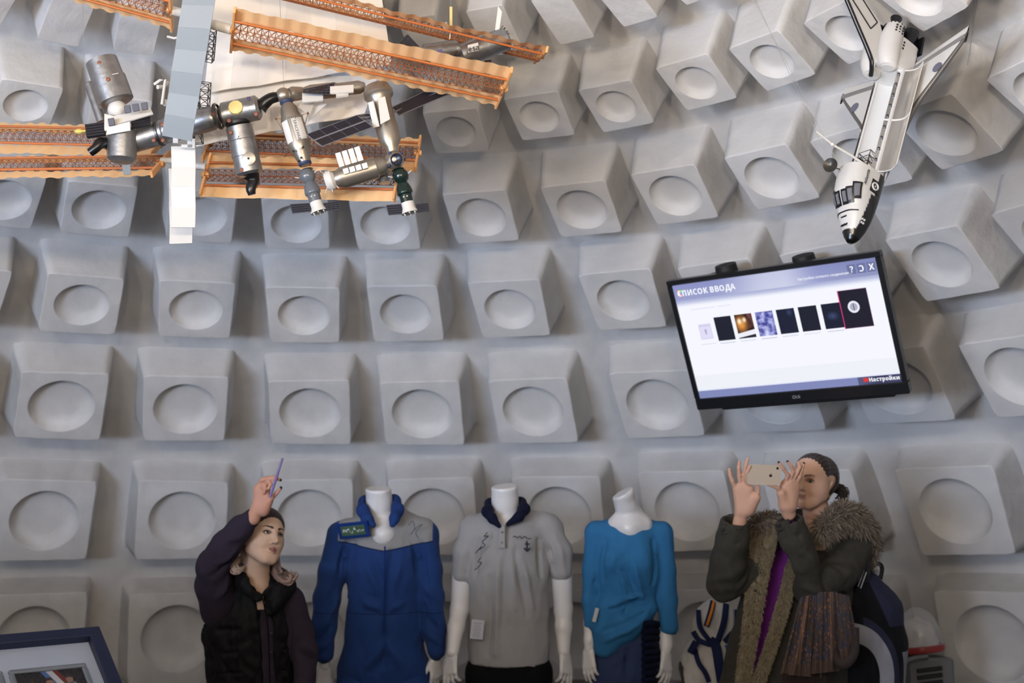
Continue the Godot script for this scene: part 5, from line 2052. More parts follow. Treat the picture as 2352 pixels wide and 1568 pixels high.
	mannequin_body(t2, [mp(1159, 1116, 0.02), mp(1160, 1150, 0.0), mp(1163, 1196, -0.02), mp(1165, 1225, -0.03)], [mx(31), mx(29), mx(33), mx(50)], (Y + fwd * 0.12 - X * 0.08).normalized(),
		[[[mp(1064, 1318, -0.01), mp(1056, 1400, 0.0), mp(1048, 1440, 0.06), mp(1040, 1498, 0.12)], [mx(25), mx(21), mx(19), mx(14)], mp(1039, 1500, 0.12), -Y - X * 0.12 + fwd * 0.1, X * 0.55 + fwd * -0.6, -1.0, 0.17, [0.12, 0.22, 0.38, 0.5], 0.8],
		[[mp(1290, 1316, -0.01), mp(1294, 1400, 0.0), mp(1294, 1440, 0.02), mp(1295, 1496, 0.05)], [mx(25), mx(21), mx(19), mx(14)], mp(1296, 1500, 0.05), -Y + X * 0.1 + fwd * 0.1, X * -0.6 + fwd * -0.55, 1.0, 0.17, [0.15, 0.25, 0.35, 0.45], 0.7]],
		[mp(1130, 1220, -0.03), mp(1163, 1216, 0.02), mp(1196, 1220, -0.03)], skin)
	var grey := fabric(rgb(180, 179, 178), 0.95, 0.1)
	grain(grey, noise_tex(0.2, 256, false, 0.8, 1.0, 33, 4.0, 2), knit_bump, 9.0, 0.1)
	b1 = bounds([mp(1034, 1150), mp(1320, 1528), mp(1168, 1400, 0.2), mp(1168, 1400, -0.2)], 0.03)
	f = Field.new(b1[0], b1[1], 0.0088)
	f.chain([mp(1166, 1262, -0.01), mp(1166, 1320, 0.0), mp(1168, 1400, 0.0), mp(1168, 1470, 0.0), mp(1168, 1560, 0.0)], [mx(92), mx(91), mx(88), mx(90), mx(94)], 0.03, fwd, 0.68)
	f.chain([mp(1086, 1220, -0.03), mp(1164, 1206, -0.04), mp(1262, 1214, -0.03)], [mx(34), mx(44), mx(34)], 0.05, fwd, 0.85)
	f.chain([mp(1092, 1214, -0.03), mp(1072, 1266, -0.01), mp(1063, 1318, 0.0)], [mx(34), mx(30), mx(24)], 0.014)
	f.chain([mp(1252, 1212, -0.03), mp(1282, 1266, -0.01), mp(1290, 1314, 0.0)], [mx(34), mx(31), mx(25)], 0.014)
	f.cap(mp(1161, 1110, 0.0), mp(1163, 1196, -0.02), mx(38), mx(33), 0.008, Vector3.ZERO, 1.0, true)
	for dd in [0.05, 0.08, 0.11, 0.14]:
		f.cap(mp(1160, 1178, dd), mp(1154, 1212, dd), mx(25), mx(2), 0.004, Vector3.ZERO, 1.0, true)
	f.trim(mp(1168, 1519, 0.0), -Y)
	f.trim(mp(1055, 1337, 0.0), -Y, mx(27))
	f.trim(mp(1296, 1333, 0.0), -Y, mx(29))
	var mbp := MB.new()
	f.net(mbp, folds([
		[mp(1140, 1290, 0.18), mp(1132, 1510, 0.18), 0.016, 0.012], [mp(1115, 1330, 0.17), mp(1108, 1510, 0.17), 0.015, -0.011], [mp(1178, 1250, 0.18), mp(1186, 1400, 0.18), 0.016, 0.01], [mp(1186, 1270, 0.18), mp(1222, 1420, 0.17), 0.014, -0.012], [mp(1205, 1280, 0.18), mp(1240, 1400, 0.16), 0.014, 0.012], [mp(1158, 1280, 0.18), mp(1152, 1440, 0.18), 0.014, -0.009],
		[mp(1096, 1240, 0.08), mp(1082, 1320, 0.1), 0.013, -0.016], [mp(1246, 1240, 0.08), mp(1254, 1320, 0.1), 0.013, -0.018], [mp(1060, 1270, 0.05), mp(1052, 1330, 0.05), 0.012, 0.006], [mp(1280, 1230, 0.06), mp(1300, 1320, 0.06), 0.013, 0.008]], 0.005, 12.0, 5))
	obj("polo_shirt", mbp, grey, t2)
	var pc: MB = cfield.call([mp(1146, 1208, 0.125), mp(1130, 1190, 0.105), mp(1120, 1174, 0.05), mp(1126, 1156, -0.03), mp(1162, 1146, -0.085), mp(1196, 1154, -0.03), mp(1204, 1168, 0.05), mp(1192, 1186, 0.105), mp(1166, 1204, 0.125)], [mx(5), mx(11), mx(13), mx(12), mx(12), mx(12), mx(13), mx(11), mx(5)], 1.0, [[mp(1160, 1106, 0.02), mp(1162, 1178, 0.0), mx(36), mx(32)]])
	obj("collar", pc, fabric(rgb(22, 26, 48), 0.85, 0.1), t2)
	var pl := MB.new()
	pl.box(frame(X, mp(1152, 1206, 0.13) - mp(1156, 1256, 0.145), mp(1153, 1232, 0.128)), Vector3(mx(14), mx(52), 0.006), 0.002)
	var plk := obj("placket", pl, grey, t2)
	for yy in [1222, 1246]:
		var bt := MB.new()
		bt.lathe(along(fwd, mp(1153, yy, 0.135)), [Vector2(0.0003, 0.002), Vector2(0.004, 0.0018), Vector2(0.005, 0.0)], 12)
		obj("button", bt, mat(rgb(120, 120, 122), 0.4), plk)
	scribble(t2, [], [mp(1120, 1222, 0.125), mp(1112, 1232, 0.13), mp(1122, 1230, 0.13), mp(1108, 1244, 0.135), mp(1114, 1252, 0.14), mp(1100, 1262, 0.14), mp(1106, 1254, 0.14), mp(1092, 1270, 0.14)], mat(rgb(52, 54, 62), 0.7))
	scribble(t2, [], [mp(1104, 1280, 0.145), mp(1098, 1290, 0.148), mp(1106, 1292, 0.148), mp(1096, 1304, 0.15), mp(1090, 1308, 0.15)], mat(rgb(62, 64, 72), 0.7))
	scribble(t2, [], [mp(1178, 1233, 0.14), mp(1184, 1231, 0.14), mp(1188, 1235, 0.14), mp(1194, 1231, 0.14), mp(1198, 1236, 0.14), mp(1206, 1232, 0.138), mp(1212, 1237, 0.136), mp(1220, 1236, 0.132)], mat(rgb(48, 50, 58), 0.7))
	var ank := MB.new()
	for q in [[mp(1210, 1242, 0.14), mp(1211, 1266, 0.142), 0.004], [mp(1204, 1258, 0.142), mp(1211, 1266, 0.142), 0.004], [mp(1218, 1258, 0.138), mp(1211, 1266, 0.142), 0.004], [mp(1205, 1249, 0.142), mp(1217, 1249, 0.138), 0.003]]:
		ank.cyl(q[0], q[1], q[2], -1, 6)
	obj("embroidered_emblem", ank, mat(rgb(44, 46, 54), 0.8), t2)
	var tg := MB.new()
	tg.box(Transform3D(lens_basis.rotated(fwd, -0.1), mp(1096, 1445, 0.14)), Vector3(mx(29), mx(43), 0.003), 0.001)
	var tgo := obj("paper_label", tg, mat(rgb(196, 198, 206), 0.7), t2)
	for i in 7:
		var ln := MB.new()
		ln.box(Transform3D(lens_basis.rotated(fwd, -0.1), mp(1097 - i * 0.5, 1431 + i * 5, 0.1418)), Vector3(mx(19 - (i * 5) % 7), mx(1.4), 0.001))
		obj("print_line", ln, mat(rgb(150, 152, 160), 0.7), tgo)
	legs(mp(1124, 1560, 0.0), mp(1214, 1560, 0.0), 0.18, mx(52), fabric(rgb(14, 15, 19), 0.8, 0.1), mat(rgb(226, 224, 222), 0.3), t2)
	var wb := MB.new()
	var f2b := bounds([mp(1070, 1500), mp(1264, 1640), mp(1168, 1540, 0.14), mp(1168, 1540, -0.14)], 0.02)
	var f2 := Field.new(f2b[0], f2b[1], 0.01)
	f2.cap(mp(1168, 1500, 0.0), mp(1168, 1600, 0.0), mx(90), mx(94), 0.02, fwd, 0.66)
	f2.net(wb)
	obj("waistband", wb, fabric(rgb(14, 15, 19), 0.8, 0.1), t2)
	# ---------------- turquoise sweater
	var t3 := thing("mannequin_sweater", "headless white mannequin in bright blue long-sleeved top knotted at the hip over slate shorts", "mannequin", Vector3(mp(1445, 1500).x, 0.18, mp(1445, 1500).z))
	mannequin_body(t3, [mp(1430, 1131, 0.04), mp(1438, 1160, 0.01), mp(1448, 1190, -0.02), mp(1450, 1225, -0.03)], [mx(27), mx(24), mx(30), mx(50)], (Y * 0.85 - X * 0.5 + fwd * 0.1).normalized(),
		[[[mp(1356, 1430, 0.02), mp(1355, 1470, 0.04), mp(1353, 1490, 0.05)], [mx(16), mx(13), mx(11)], mp(1353, 1492, 0.05), -Y + fwd * 0.15, X * 0.5 - fwd * 0.6, -1.0, 0.155, [0.2, 0.25, 0.3, 0.4], 0.5],
		[[mp(1530, 1440, 0.02), mp(1530, 1480, 0.04), mp(1529, 1494, 0.05)], [mx(17), mx(14), mx(12)], mp(1529, 1496, 0.05), -Y + fwd * 0.15, X * -0.55 - fwd * 0.6, 1.0, 0.16, [0.2, 0.25, 0.32, 0.42], 0.5]],
		[mp(1418, 1205, 0.0), mp(1446, 1212, 0.03), mp(1476, 1205, 0.0)], skin)
	var teal := fabric(rgb(52, 114, 162), 0.9, 0.15)
	grain(teal, null, knit_bump, 9.0, 0.1)
	b1 = bounds([mp(1338, 1170), mp(1562, 1516), mp(1446, 1400, 0.2), mp(1446, 1400, -0.2)], 0.03)
	f = Field.new(b1[0], b1[1], 0.0078)
	f.chain([mp(1444, 1264, 0.0), mp(1444, 1310, 0.01), mp(1442, 1370, 0.0), mp(1436, 1420, 0.0)], [mx(70), mx(70), mx(60), mx(64)], 0.03, fwd, 0.72)
	f.chain([mp(1372, 1222, -0.02), mp(1446, 1216, -0.03), mp(1514, 1224, -0.03)], [mx(26), mx(30), mx(28)], 0.05, fwd, 0.9)
	f.cap(mp(1412, 1284, 0.08), mp(1412, 1290, 0.08), mx(26), mx(26), 0.04)
	f.cap(mp(1470, 1284, 0.07), mp(1470, 1290, 0.07), mx(26), mx(26), 0.04)
	f.chain([mp(1484, 1398, 0.05), mp(1440, 1440, 0.08), mp(1392, 1484, 0.07)], [mx(24), mx(30), mx(22)], 0.03)
	f.chain([mp(1400, 1400, 0.04), mp(1390, 1450, 0.06), mp(1386, 1490, 0.06)], [mx(34), mx(28), mx(18)], 0.03)
	f.chain([mp(1368, 1224, -0.02), mp(1360, 1310, -0.01), mp(1356, 1380, 0.01), mp(1355, 1434, 0.03)], [mx(25), mx(22), mx(18), mx(14)], 0.02)
	f.chain([mp(1518, 1228, -0.02), mp(1526, 1310, -0.01), mp(1532, 1380, 0.01), mp(1537, 1440, 0.03)], [mx(28), mx(26), mx(23), mx(21)], 0.02)
	f.cap(mp(1440, 1140, 0.02), mp(1447, 1192, 0.0), mx(34), mx(38), 0.008, Vector3.ZERO, 1.0, true)
	f.cap(mp(1446, 1186, 0.06), mp(1443, 1188, 0.14), mx(36), mx(32), 0.008, Vector3.ZERO, 1.0, true)
	f.trim(mp(1351, 1444, 0.03), -Y, mx(18))
	f.trim(mp(1536, 1455, 0.03), -Y, mx(30))
	var mbs := MB.new()
	f.net(mbs, folds([
		[mp(1450, 1290, 0.16), mp(1496, 1400, 0.13), 0.013, 0.011], [mp(1440, 1320, 0.16), mp(1484, 1412, 0.14), 0.012, -0.011], [mp(1426, 1330, 0.16), mp(1440, 1400, 0.15), 0.013, 0.009], [mp(1396, 1398, 0.14), mp(1500, 1384, 0.12), 0.01, -0.012], [mp(1400, 1386, 0.14), mp(1496, 1372, 0.12), 0.011, 0.012], [mp(1384, 1450, 0.14), mp(1498, 1396, 0.13), 0.011, -0.011], [mp(1388, 1476, 0.14), mp(1490, 1420, 0.13), 0.011, 0.011],
		[mp(1382, 1240, 0.08), mp(1376, 1340, 0.08), 0.012, -0.014], [mp(1508, 1240, 0.07), mp(1504, 1340, 0.08), 0.012, -0.014], [mp(1416, 1240, 0.15), mp(1404, 1310, 0.15), 0.015, 0.006]], 0.004, 12.0, 7))
	obj("blue_top", mbs, teal, t3)
	var sh := MB.new()
	b1 = bounds([mp(1352, 1400), mp(1524, 1640), mp(1440, 1500, 0.16), mp(1440, 1500, -0.16)], 0.02)
	f = Field.new(b1[0], b1[1], 0.0085)
	f.chain([mp(1440, 1426, 0.0), mp(1440, 1470, 0.0), mp(1438, 1530, 0.0)], [mx(58), mx(72), mx(78)], 0.03, fwd, 0.75)
	f.cap(mp(1400, 1530, 0.0), mp(1398, 1630, 0.0), mx(42), mx(38), 0.01)
	f.cap(mp(1478, 1530, 0.0), mp(1480, 1630, 0.0), mx(42), mx(38), 0.01)
	f.net(sh, folds([[mp(1400, 1530, 0.16), mp(1434, 1510, 0.16), 0.012, 0.008], [mp(1440, 1500, 0.16), mp(1440, 1568, 0.16), 0.012, -0.012], [mp(1402, 1500, 0.16), mp(1410, 1540, 0.16), 0.008, -0.006]], 0.004, 12.0, 9))
	obj("slate_shorts", sh, fabric(rgb(52, 64, 98), 0.75, 0.15), t3)
	var rib := MB.new()
	for i in 9:
		rib.tube(smooth([mp(1478, 1434 + i * 16, 0.115), mp(1496, 1432 + i * 16, 0.085), mp(1512, 1434 + i * 16, 0.02)], 4), mx(8.5), 8)
	meta(obj("ribbed_side", rib, fabric(rgb(16, 22, 44), 0.8, 0.1), t3), "dark navy ribbed side strip")
	var cl := MB.new()
	cl.box(Transform3D(lens_basis.rotated(fwd, -0.25), mp(1368, 1412, 0.1)), Vector3(mx(9), mx(32), 0.006), 0.0015)
	obj("hem_clip", cl, mat(rgb(196, 196, 198), 0.4), t3)
	legs(mp(1400, 1590, 0.0), mp(1480, 1590, 0.0), 0.18, mx(40), skin, skin, t3, "lower_legs")
	# jumpsuit legs below the frame
	legs(mp(830, 1590, 0.0), mp(936, 1590, 0.0), 0.18, mx(54), fabric(rgb(36, 64, 120), 0.85, 0.1), mat(rgb(30, 30, 32), 0.5), t1)

func flip_all(p: PackedVector3Array, w: int) -> PackedVector3Array:
	var out := PackedVector3Array()
	for j in p.size() / w:
		for i in w:
			out.append(p[j * w + w - 1 - i])
	return out

# give a sheet a second skin so that it has thickness
func thicken(mb: MB, t: float) -> MB:
	var k := mb.v.size()
	var m := mb.ix.size()
	for i in k:
		mb.v.append(mb.v[i] - mb.n[i] * t)
		mb.n.append(-mb.n[i])
		mb.uv.append(mb.uv[i])
		mb.c.append(mb.c[i])
	for i in range(0, m, 3):
		mb.ix.append_array([mb.ix[i] + k, mb.ix[i + 2] + k, mb.ix[i + 1] + k])
	# close the rim
	var count := {}
	for i in range(0, m, 3):
		for e in 3:
			var a := mb.ix[i + e]
			var b := mb.ix[i + (e + 1) % 3]
			if count.has(Vector2i(b, a)):
				count.erase(Vector2i(b, a))
			else:
				count[Vector2i(a, b)] = true
	for e in count.keys():
		mb.quad(mb.v[e.x], mb.v[e.x + k], mb.v[e.y + k], mb.v[e.y])
	return mb

# pen strokes on cloth
func scribble(parent: Node3D, _skip: Array, pts: Array, m: Material) -> void:
	var mb := MB.new()
	mb.tube(smooth(pts, 5), 0.0022, 5, true, 0.6, fwd)
	obj("signature", mb, m, parent)
# ---------------------------------------------------------------- two visitors
# head in its own frame h: x to the right of the picture, y up, z out of the face
func head_mesh(h: Transform3D, neck_to: Array, skin: Color, lip: Color, brow: Color, lid: Color, brow_lift := 0.0) -> MB:
	var b := bounds([h * Vector3(-0.09, -0.13, -0.11), h * Vector3(0.09, 0.13, 0.12), h * Vector3(0.09, -0.13, 0.12), h * Vector3(-0.09, 0.13, -0.11), h * Vector3(-0.09, -0.13, 0.12), h * Vector3(0.09, 0.13, -0.11)] + neck_to, 0.025)
	var f := Field.new(b[0], b[1], 0.0031)
	var P := func(x: float, y: float, z: float) -> Vector3: return h * Vector3(x, y, z)
	var hx := h.basis.x
	var hy := h.basis.y
	var hz := h.basis.z
	f.cap(P.call(0, 0.035, -0.03), P.call(0, 0.045, 0.012), 0.077, 0.072, 0.03)
	f.cap(P.call(0, 0.05, 0.03), P.call(0, 0.02, 0.04), 0.056, 0.056, 0.03)
	f.cap(P.call(0, 0.0, 0.036), P.call(0, -0.066, 0.048), 0.056, 0.034, 0.03)
	f.cap(P.call(-0.012, -0.092, 0.064), P.call(0.012, -0.092, 0.064), 0.0165, 0.0165, 0.025)
	for s in [-1.0, 1.0]:
		f.cap(P.call(s * 0.044, -0.012, 0.046), P.call(s * 0.034, -0.03, 0.058), 0.026, 0.024, 0.025)
		f.cap(P.call(s * 0.05, -0.028, 0.024), P.call(s * 0.034, -0.064, 0.04), 0.026, 0.021, 0.03)
		f.cap(P.call(s * 0.055, -0.05, 0.0), P.call(s * 0.022, -0.086, 0.055), 0.017, 0.014, 0.028)
		f.cap(P.call(s * 0.014, 0.034, 0.086), P.call(s * 0.044, 0.036, 0.07), 0.009, 0.009, 0.018)
		# eye socket
		f.cap(P.call(s * 0.028, 0.012, 0.102), P.call(s * 0.036, 0.012, 0.098), 0.014, 0.013, 0.012, Vector3.ZERO, 1.0, true)
		# nostril wings
		f.cap(P.call(s * 0.0085, -0.027, 0.098), P.call(s * 0.009, -0.026, 0.093), 0.0068, 0.007, 0.006)
		# ear
		f.cap(P.call(s * 0.073, 0.018, -0.016), P.call(s * 0.071, -0.022, -0.006), 0.017, 0.010, 0.004, (hx + hz * 0.3 * s).normalized(), 0.42)
		f.cap(P.call(s * 0.082, 0.012, -0.012), P.call(s * 0.082, -0.006, -0.008), 0.008, 0.005, 0.004, Vector3.ZERO, 1.0, true)
	# nose
	f.cap(P.call(0, 0.022, 0.091), P.call(0, -0.02, 0.112), 0.0065, 0.0088, 0.012)
	f.cap(P.call(0, -0.022, 0.110), P.call(0, -0.026, 0.106), 0.0092, 0.0078, 0.006)
	# nostrils
	for s in [-1.0, 1.0]:
		f.cap(P.call(s * 0.0058, -0.036, 0.104), P.call(s * 0.0062, -0.03, 0.1), 0.0032, 0.0026, 0.002, Vector3.ZERO, 1.0, true)
	# mouth: upper and lower lip, a groove between
	f.cap(P.call(-0.018, -0.0545, 0.086), P.call(0.0, -0.0515, 0.0945), 0.0035, 0.0058, 0.005)
	f.cap(P.call(0.018, -0.0545, 0.086), P.call(0.0, -0.0515, 0.0945), 0.0035, 0.0058, 0.005)
	f.cap(P.call(-0.014, -0.061, 0.086), P.call(0.014, -0.061, 0.086), 0.006, 0.006, 0.006)
	f.cap(P.call(-0.005, -0.062, 0.0885), P.call(0.005, -0.062, 0.0885), 0.0064, 0.0064, 0.006)
	f.cap(P.call(-0.021, -0.057, 0.092), P.call(0.021, -0.057, 0.092), 0.0016, 0.0016, 0.004, Vector3.ZERO, 1.0, true)
	# neck
	var nk := [P.call(0, -0.05, -0.012)] + neck_to
	for i in nk.size() - 1:
		f.cap(nk[i], nk[i + 1], [0.052, 0.05, 0.056][mini(i, 2)], [0.05, 0.056, 0.075][mini(i, 2)], 0.02)
	var inv := h.affine_inverse()
	var mb := MB.new()
	f.net(mb, null, func(p: Vector3, n: Vector3) -> Color:
		var q := inv * p
		var c := skin
		var ax := absf(q.x)
		if q.z > 0.05:
			# lips
			var up := 0.0465 - 0.004 * smoothstep(0.004, 0.0, ax) * 0.5
			if ax < 0.019 and q.y < -up - 0.004 * (ax / 0.019) and q.y > -0.0665 + 0.008 * pow(ax / 0.019, 2.0):
				c = lip
			# brows
			var by := 0.0335 + 0.006 * sin(clampf((ax - 0.012) / 0.04, 0, 1) * 2.4) + brow_lift
			if ax > 0.011 and ax < 0.053 and absf(q.y - by) < lerpf(0.0042, 0.002, clampf((ax - 0.02) / 0.034, 0, 1)):
				c = brow
			# painted lids and lashes
			var e := Vector2((ax - 0.0325) / 0.02, (q.y - 0.0135) / 0.0105)
			c = c.lerp(lid, 0.85 * smoothstep(1.15, 0.65, e.length()))
		return c)
	return mb

func eyes(h: Transform3D, parent: Node3D, look: Vector3, iris: Color) -> void:
	for s in [-1.0, 1.0]:
		var c := h * Vector3(s * 0.0315, 0.0115, 0.0755)
		var mb := MB.new()
		mb.ball(Transform3D(Basis(), c), 0.0125, 20, 14)
		var o := obj("eyeball", mb, mat(rgb(206, 198, 190), 0.2), parent)
		var ir := MB.new()
		var t := along(look, c)
		ir.lathe(t, [Vector2(0.0002, 0.01285), Vector2(0.0025, 0.0127), Vector2(0.0058, 0.0116), Vector2(0.0064, 0.0108)], 16)
		obj("iris", ir, mat(iris, 0.1), o)
		# lids: arcs over and under the eye
		for up in [1.0, -1.0]:
			var li := MB.new()
			var path := []
			for i in 7:
				var a := lerpf(-1.15, 1.15, i / 6.0)
				var lift := (0.0062 if up > 0 else -0.0052) * cos(a * 1.25)
				path.append(h * Vector3(s * 0.0315 + sin(a) * 0.0145, 0.0115 + lift, 0.0755 + 0.0128 * cos(a) * 0.98 - absf(lift) * 0.28))
			li.tube(smooth(path, 3), 0.0024 if up > 0 else 0.0013, 6)
			obj("eyelid", li, mat(rgb(46, 34, 32), 0.7) if up > 0 else mat(rgb(120, 84, 72), 0.7), o)

# strands laid over a surface: many thin tapering tubes
func strands(mb: MB, roots: Array, tips: Array, count: int, rng: RandomNumberGenerator, r := 0.0022, sag := Vector3.ZERO, jitter := 0.006) -> void:
	for i in count:
		var t := rng.randf()
		var a := lerp_path(roots, t)
		var b := lerp_path(tips, clampf(t + rng.randf_range(-0.06, 0.06), 0, 1))
		var j := Vector3(rng.randf_range(-1, 1), rng.randf_range(-1, 1), rng.randf_range(-1, 1)) * jitter
		var m := a.lerp(b, 0.5) + sag + j
		mb.tube(smooth([a + j * 0.5, m, b + j * 1.5], 4), smooth_r([r, r * 1.1, r * 0.3], 4), 4, false)

# tufts of fur over a set of balls: thin triangles pointing outwards and down
func fur(balls: Array, count: int, length: float, rng: RandomNumberGenerator, c0: Color, c1: Color, lean: Vector3) -> MB:
	var mb := MB.new()
	var tot := 0.0
	for q in balls:
		tot += q[1] * q[1]
	for q in balls:
		for i in int(count * q[1] * q[1] / tot):
			var n := Vector3(rng.randfn(), rng.randfn(), rng.randfn()).normalized()
			if n.dot(fwd) < -0.55:
				n = -n
			var p: Vector3 = q[0] + n * q[1] * rng.randf_range(0.86, 1.0)
			var d := (n * 0.8 + lean * rng.randf_range(0.3, 1.1) + Vector3(rng.randf_range(-1, 1), rng.randf_range(-1, 1), rng.randf_range(-1, 1)) * 0.4).normalized()
			var side := d.cross(Vector3(rng.randf_range(-1, 1), rng.randf_range(-1, 1), rng.randf_range(-1, 1))).normalized() * length * 0.045
			var L := length * rng.randf_range(0.6, 1.25)
			mb.tint = c0.lerp(c1, rng.randf())
			var mid := p + d * L * 0.55 + Vector3.DOWN * L * 0.06
			mb.quad(p - side, p + side, mid + side * 0.7, mid - side * 0.7)
			mb.tri(mid - side * 0.7, mid + side * 0.7, p + d * L + Vector3.DOWN * L * 0.25)
	return mb

func vc_mat(rough := 0.7, sheen := 0.0) -> StandardMaterial3D:
	var m := StandardMaterial3D.new()
	m.vertex_color_use_as_albedo = true
	m.roughness = rough
	m.metallic_specular = 0.3
	if sheen > 0:
		m.rim_enabled = true
		m.rim = sheen
	return m

const WL := 5.75
const WR := 5.6

func lp(x: float, y: float, nearer := 0.0) -> Vector3:
	return at(x, y, WL - nearer)

func lx(n: float) -> float:
	return n * WL / FOCAL

func rp(x: float, y: float, nearer := 0.0) -> Vector3:
	return at(x, y, WR - nearer)

func rx(n: float) -> float:
	return n * WR / FOCAL

# a head frame from yaw (to the right of the picture), pitch (up) and roll, as the camera sees it
func head_frame(p: Vector3, yaw: float, pitch: float, roll: float, size := 1.0) -> Transform3D:
	var b := lens_basis * Basis(Vector3.BACK, roll) * Basis(Vector3.UP, yaw) * Basis(Vector3.RIGHT, -pitch)
	return Transform3D(b * Basis.from_scale(Vector3.ONE * size), p)

func woman_pointing() -> void:
	var X := lens_basis.x
	var Y := lens_basis.y
	var root := thing("person", "woman in black quilted vest raising a violet pen and looking up", "person", Vector3(lp(590, 1500).x, 0, lp(590, 1500).z))
	var skin_m := vc_mat(0.5)
	skin_m.subsurf_scatter_enabled = true
	skin_m.subsurf_scatter_strength = 0.08
	var skin := lin(206, 172, 146)
	var h := head_frame(lp(602, 1240, 0.0), 0.66, 0.5, -0.34, 1.0)
	var body := head_mesh(h, [lp(588, 1310, -0.02), lp(590, 1345, -0.03), lp(592, 1385, -0.04)], skin, lin(152, 100, 96), lin(44, 34, 30), lin(58, 44, 40), -0.003)
	# raised hand with the pen
	var w := lp(585, 1178, 0.16)
	var nail := lin(40, 26, 34)
	posed_hand(body, [[lp(582, 1190, 0.16), lp(594, 1160, 0.17), lx(15), lx(15)], [lp(594, 1170, 0.17), lp(592, 1122, 0.18), lx(11), lx(10)], [lp(598, 1168, 0.17), lp(602, 1118, 0.18), lx(12), lx(11)], [lp(604, 1168, 0.175), lp(611, 1120, 0.185), lx(12), lx(10)], [lp(606, 1172, 0.17), lp(618, 1148, 0.19), lx(13), lx(10)]],
		[[lp(594, 1116, 0.18), lp(602, 1101, 0.2), lp(618, 1098, 0.215), lp(630, 1103, 0.22)], [lp(602, 1112, 0.18), lp(612, 1098, 0.205), lp(628, 1096, 0.22), lp(644, 1102, 0.225)], [lp(609, 1116, 0.19), lp(616, 1106, 0.21), lp(622, 1112, 0.225), lp(616, 1122, 0.225)], [lp(596, 1124, 0.18), lp(604, 1116, 0.2), lp(610, 1122, 0.21), lp(606, 1132, 0.205)], [lp(616, 1152, 0.19), lp(627, 1141, 0.205), lp(636, 1131, 0.215), lp(645, 1120, 0.22)]], 0.0088,
		func(p: Vector3, n: Vector3) -> Color:
			for q in [lp(646, 1102, 0.225), lp(647, 1119, 0.222)]:
				if p.distance_to(q) < 0.008:
					return nail
			return skin.lerp(lin(186, 122, 98), 0.6))
	var fig := obj("figure", body, skin_m, root)
	meta(fig, "pale face turned up and raised hand")
	eyes(h, fig, (h.basis.z + h.basis.y * 0.25 + h.basis.x * 0.1).normalized(), rgb(44, 36, 32))
	# sweater sleeves and shirt front
	var sw := fabric(rgb(50, 43, 54), 0.95, 0.1)
	var b := bounds([lp(452, 1160, 0.2), lp(730, 1600, -0.15), lp(560, 1400, 0.25)], 0.03)
	var f := Field.new(b[0], b[1], 0.0085)
	f.chain([lp(507, 1400, -0.06), lp(492, 1345, 0.0), lp(488, 1300, 0.06)], [lx(46), lx(42), lx(36)], 0.02)
	f.chain([lp(488, 1300, 0.06), lp(520, 1252, 0.1), lp(553, 1212, 0.13), lp(583, 1182, 0.155)], [lx(36), lx(33), lx(27), lx(18)], 0.02)
	f.chain([lp(668, 1380, -0.06), lp(690, 1450, -0.04), lp(702, 1500, -0.01), lp(698, 1580, 0.06)], [lx(34), lx(30), lx(27), lx(25)], 0.02)
	f.chain([lp(592, 1392, -0.05), lp(596, 1450, -0.04), lp(598, 1580, -0.04)], [lx(62), lx(76), lx(80)], 0.03, fwd, 0.62)
	f.trim(lp(579, 1176, 0.155), (lp(583, 1182, 0.155) - lp(553, 1212, 0.13)).normalized(), 0.06)
	f.cap(lp(588, 1300, -0.02), lp(595, 1350, 0.05), lx(31), lx(12), 0.01, Vector3.ZERO, 1.0, true)
	var mbs := MB.new()
	f.net(mbs, folds([[lp(480, 1320, 0.1), lp(520, 1300, 0.12), 0.012, -0.008], [lp(500, 1290, 0.12), lp(548, 1262, 0.15), 0.012, 0.008], [lp(512, 1306, 0.12), lp(556, 1270, 0.15), 0.012, -0.009], [lp(520, 1240, 0.14), lp(556, 1226, 0.17), 0.011, 0.006], [lp(500, 1370, 0.06), lp(530, 1330, 0.06), 0.014, 0.01], [lp(690, 1480, 0.05), lp(722, 1500, 0.02), 0.012, 0.01], [lp(684, 1500, 0.05), lp(722, 1516, 0.04), 0.01, -0.01]], 0.004, 16.0, 11))
	obj("sweater", mbs, sw, root)
	# quilted vest
	b = bounds([lp(448, 1300, 0.2), lp(730, 1600, -0.2), lp(560, 1400, 0.2)], 0.03)
	f = Field.new(b[0], b[1], 0.0085)
	f.chain([lp(584, 1392, -0.06), lp(580, 1440, -0.05), lp(576, 1500, -0.05), lp(580, 1600, -0.05)], [lx(86), lx(100), lx(102), lx(108)], 0.03, fwd, 0.62)
	f.chain([lp(524, 1372, -0.07), lp(590, 1352, -0.08), lp(656, 1374, -0.07)], [lx(36), lx(44), lx(34)], 0.04, fwd, 0.9)
	f.chain([lp(520, 1420, -0.04), lp(512, 1460, -0.04)], [lx(52), lx(48)], 0.03, fwd, 0.9)
	# collar roll round the neck
	f.chain([lp(543, 1318, 0.0), lp(566, 1340, 0.045), lp(590, 1368, 0.07)], [lx(18), lx(20), lx(15)], 0.012)
	f.chain([lp(660, 1344, -0.02), lp(640, 1362, 0.035), lp(622, 1400, 0.07)], [lx(20), lx(24), lx(16)], 0.012)
	f.chain([lp(543, 1318, 0.0), lp(556, 1306, -0.09), lp(610, 1304, -0.11), lp(650, 1330, -0.07), lp(660, 1344, -0.02)], [lx(18), lx(19), lx(20), lx(20), lx(20)], 0.012)
	# front opening, neck and arm hole
	f.chain_cut([lp(588, 1300, -0.02), lp(594, 1356, 0.08)], [lx(31), lx(14)], 0.01)
	f.chain_cut([lp(597, 1372, 0.03), lp(612, 1430, 0.05), lp(620, 1620, 0.05)], [lx(10), lx(15), lx(15)], 0.008)
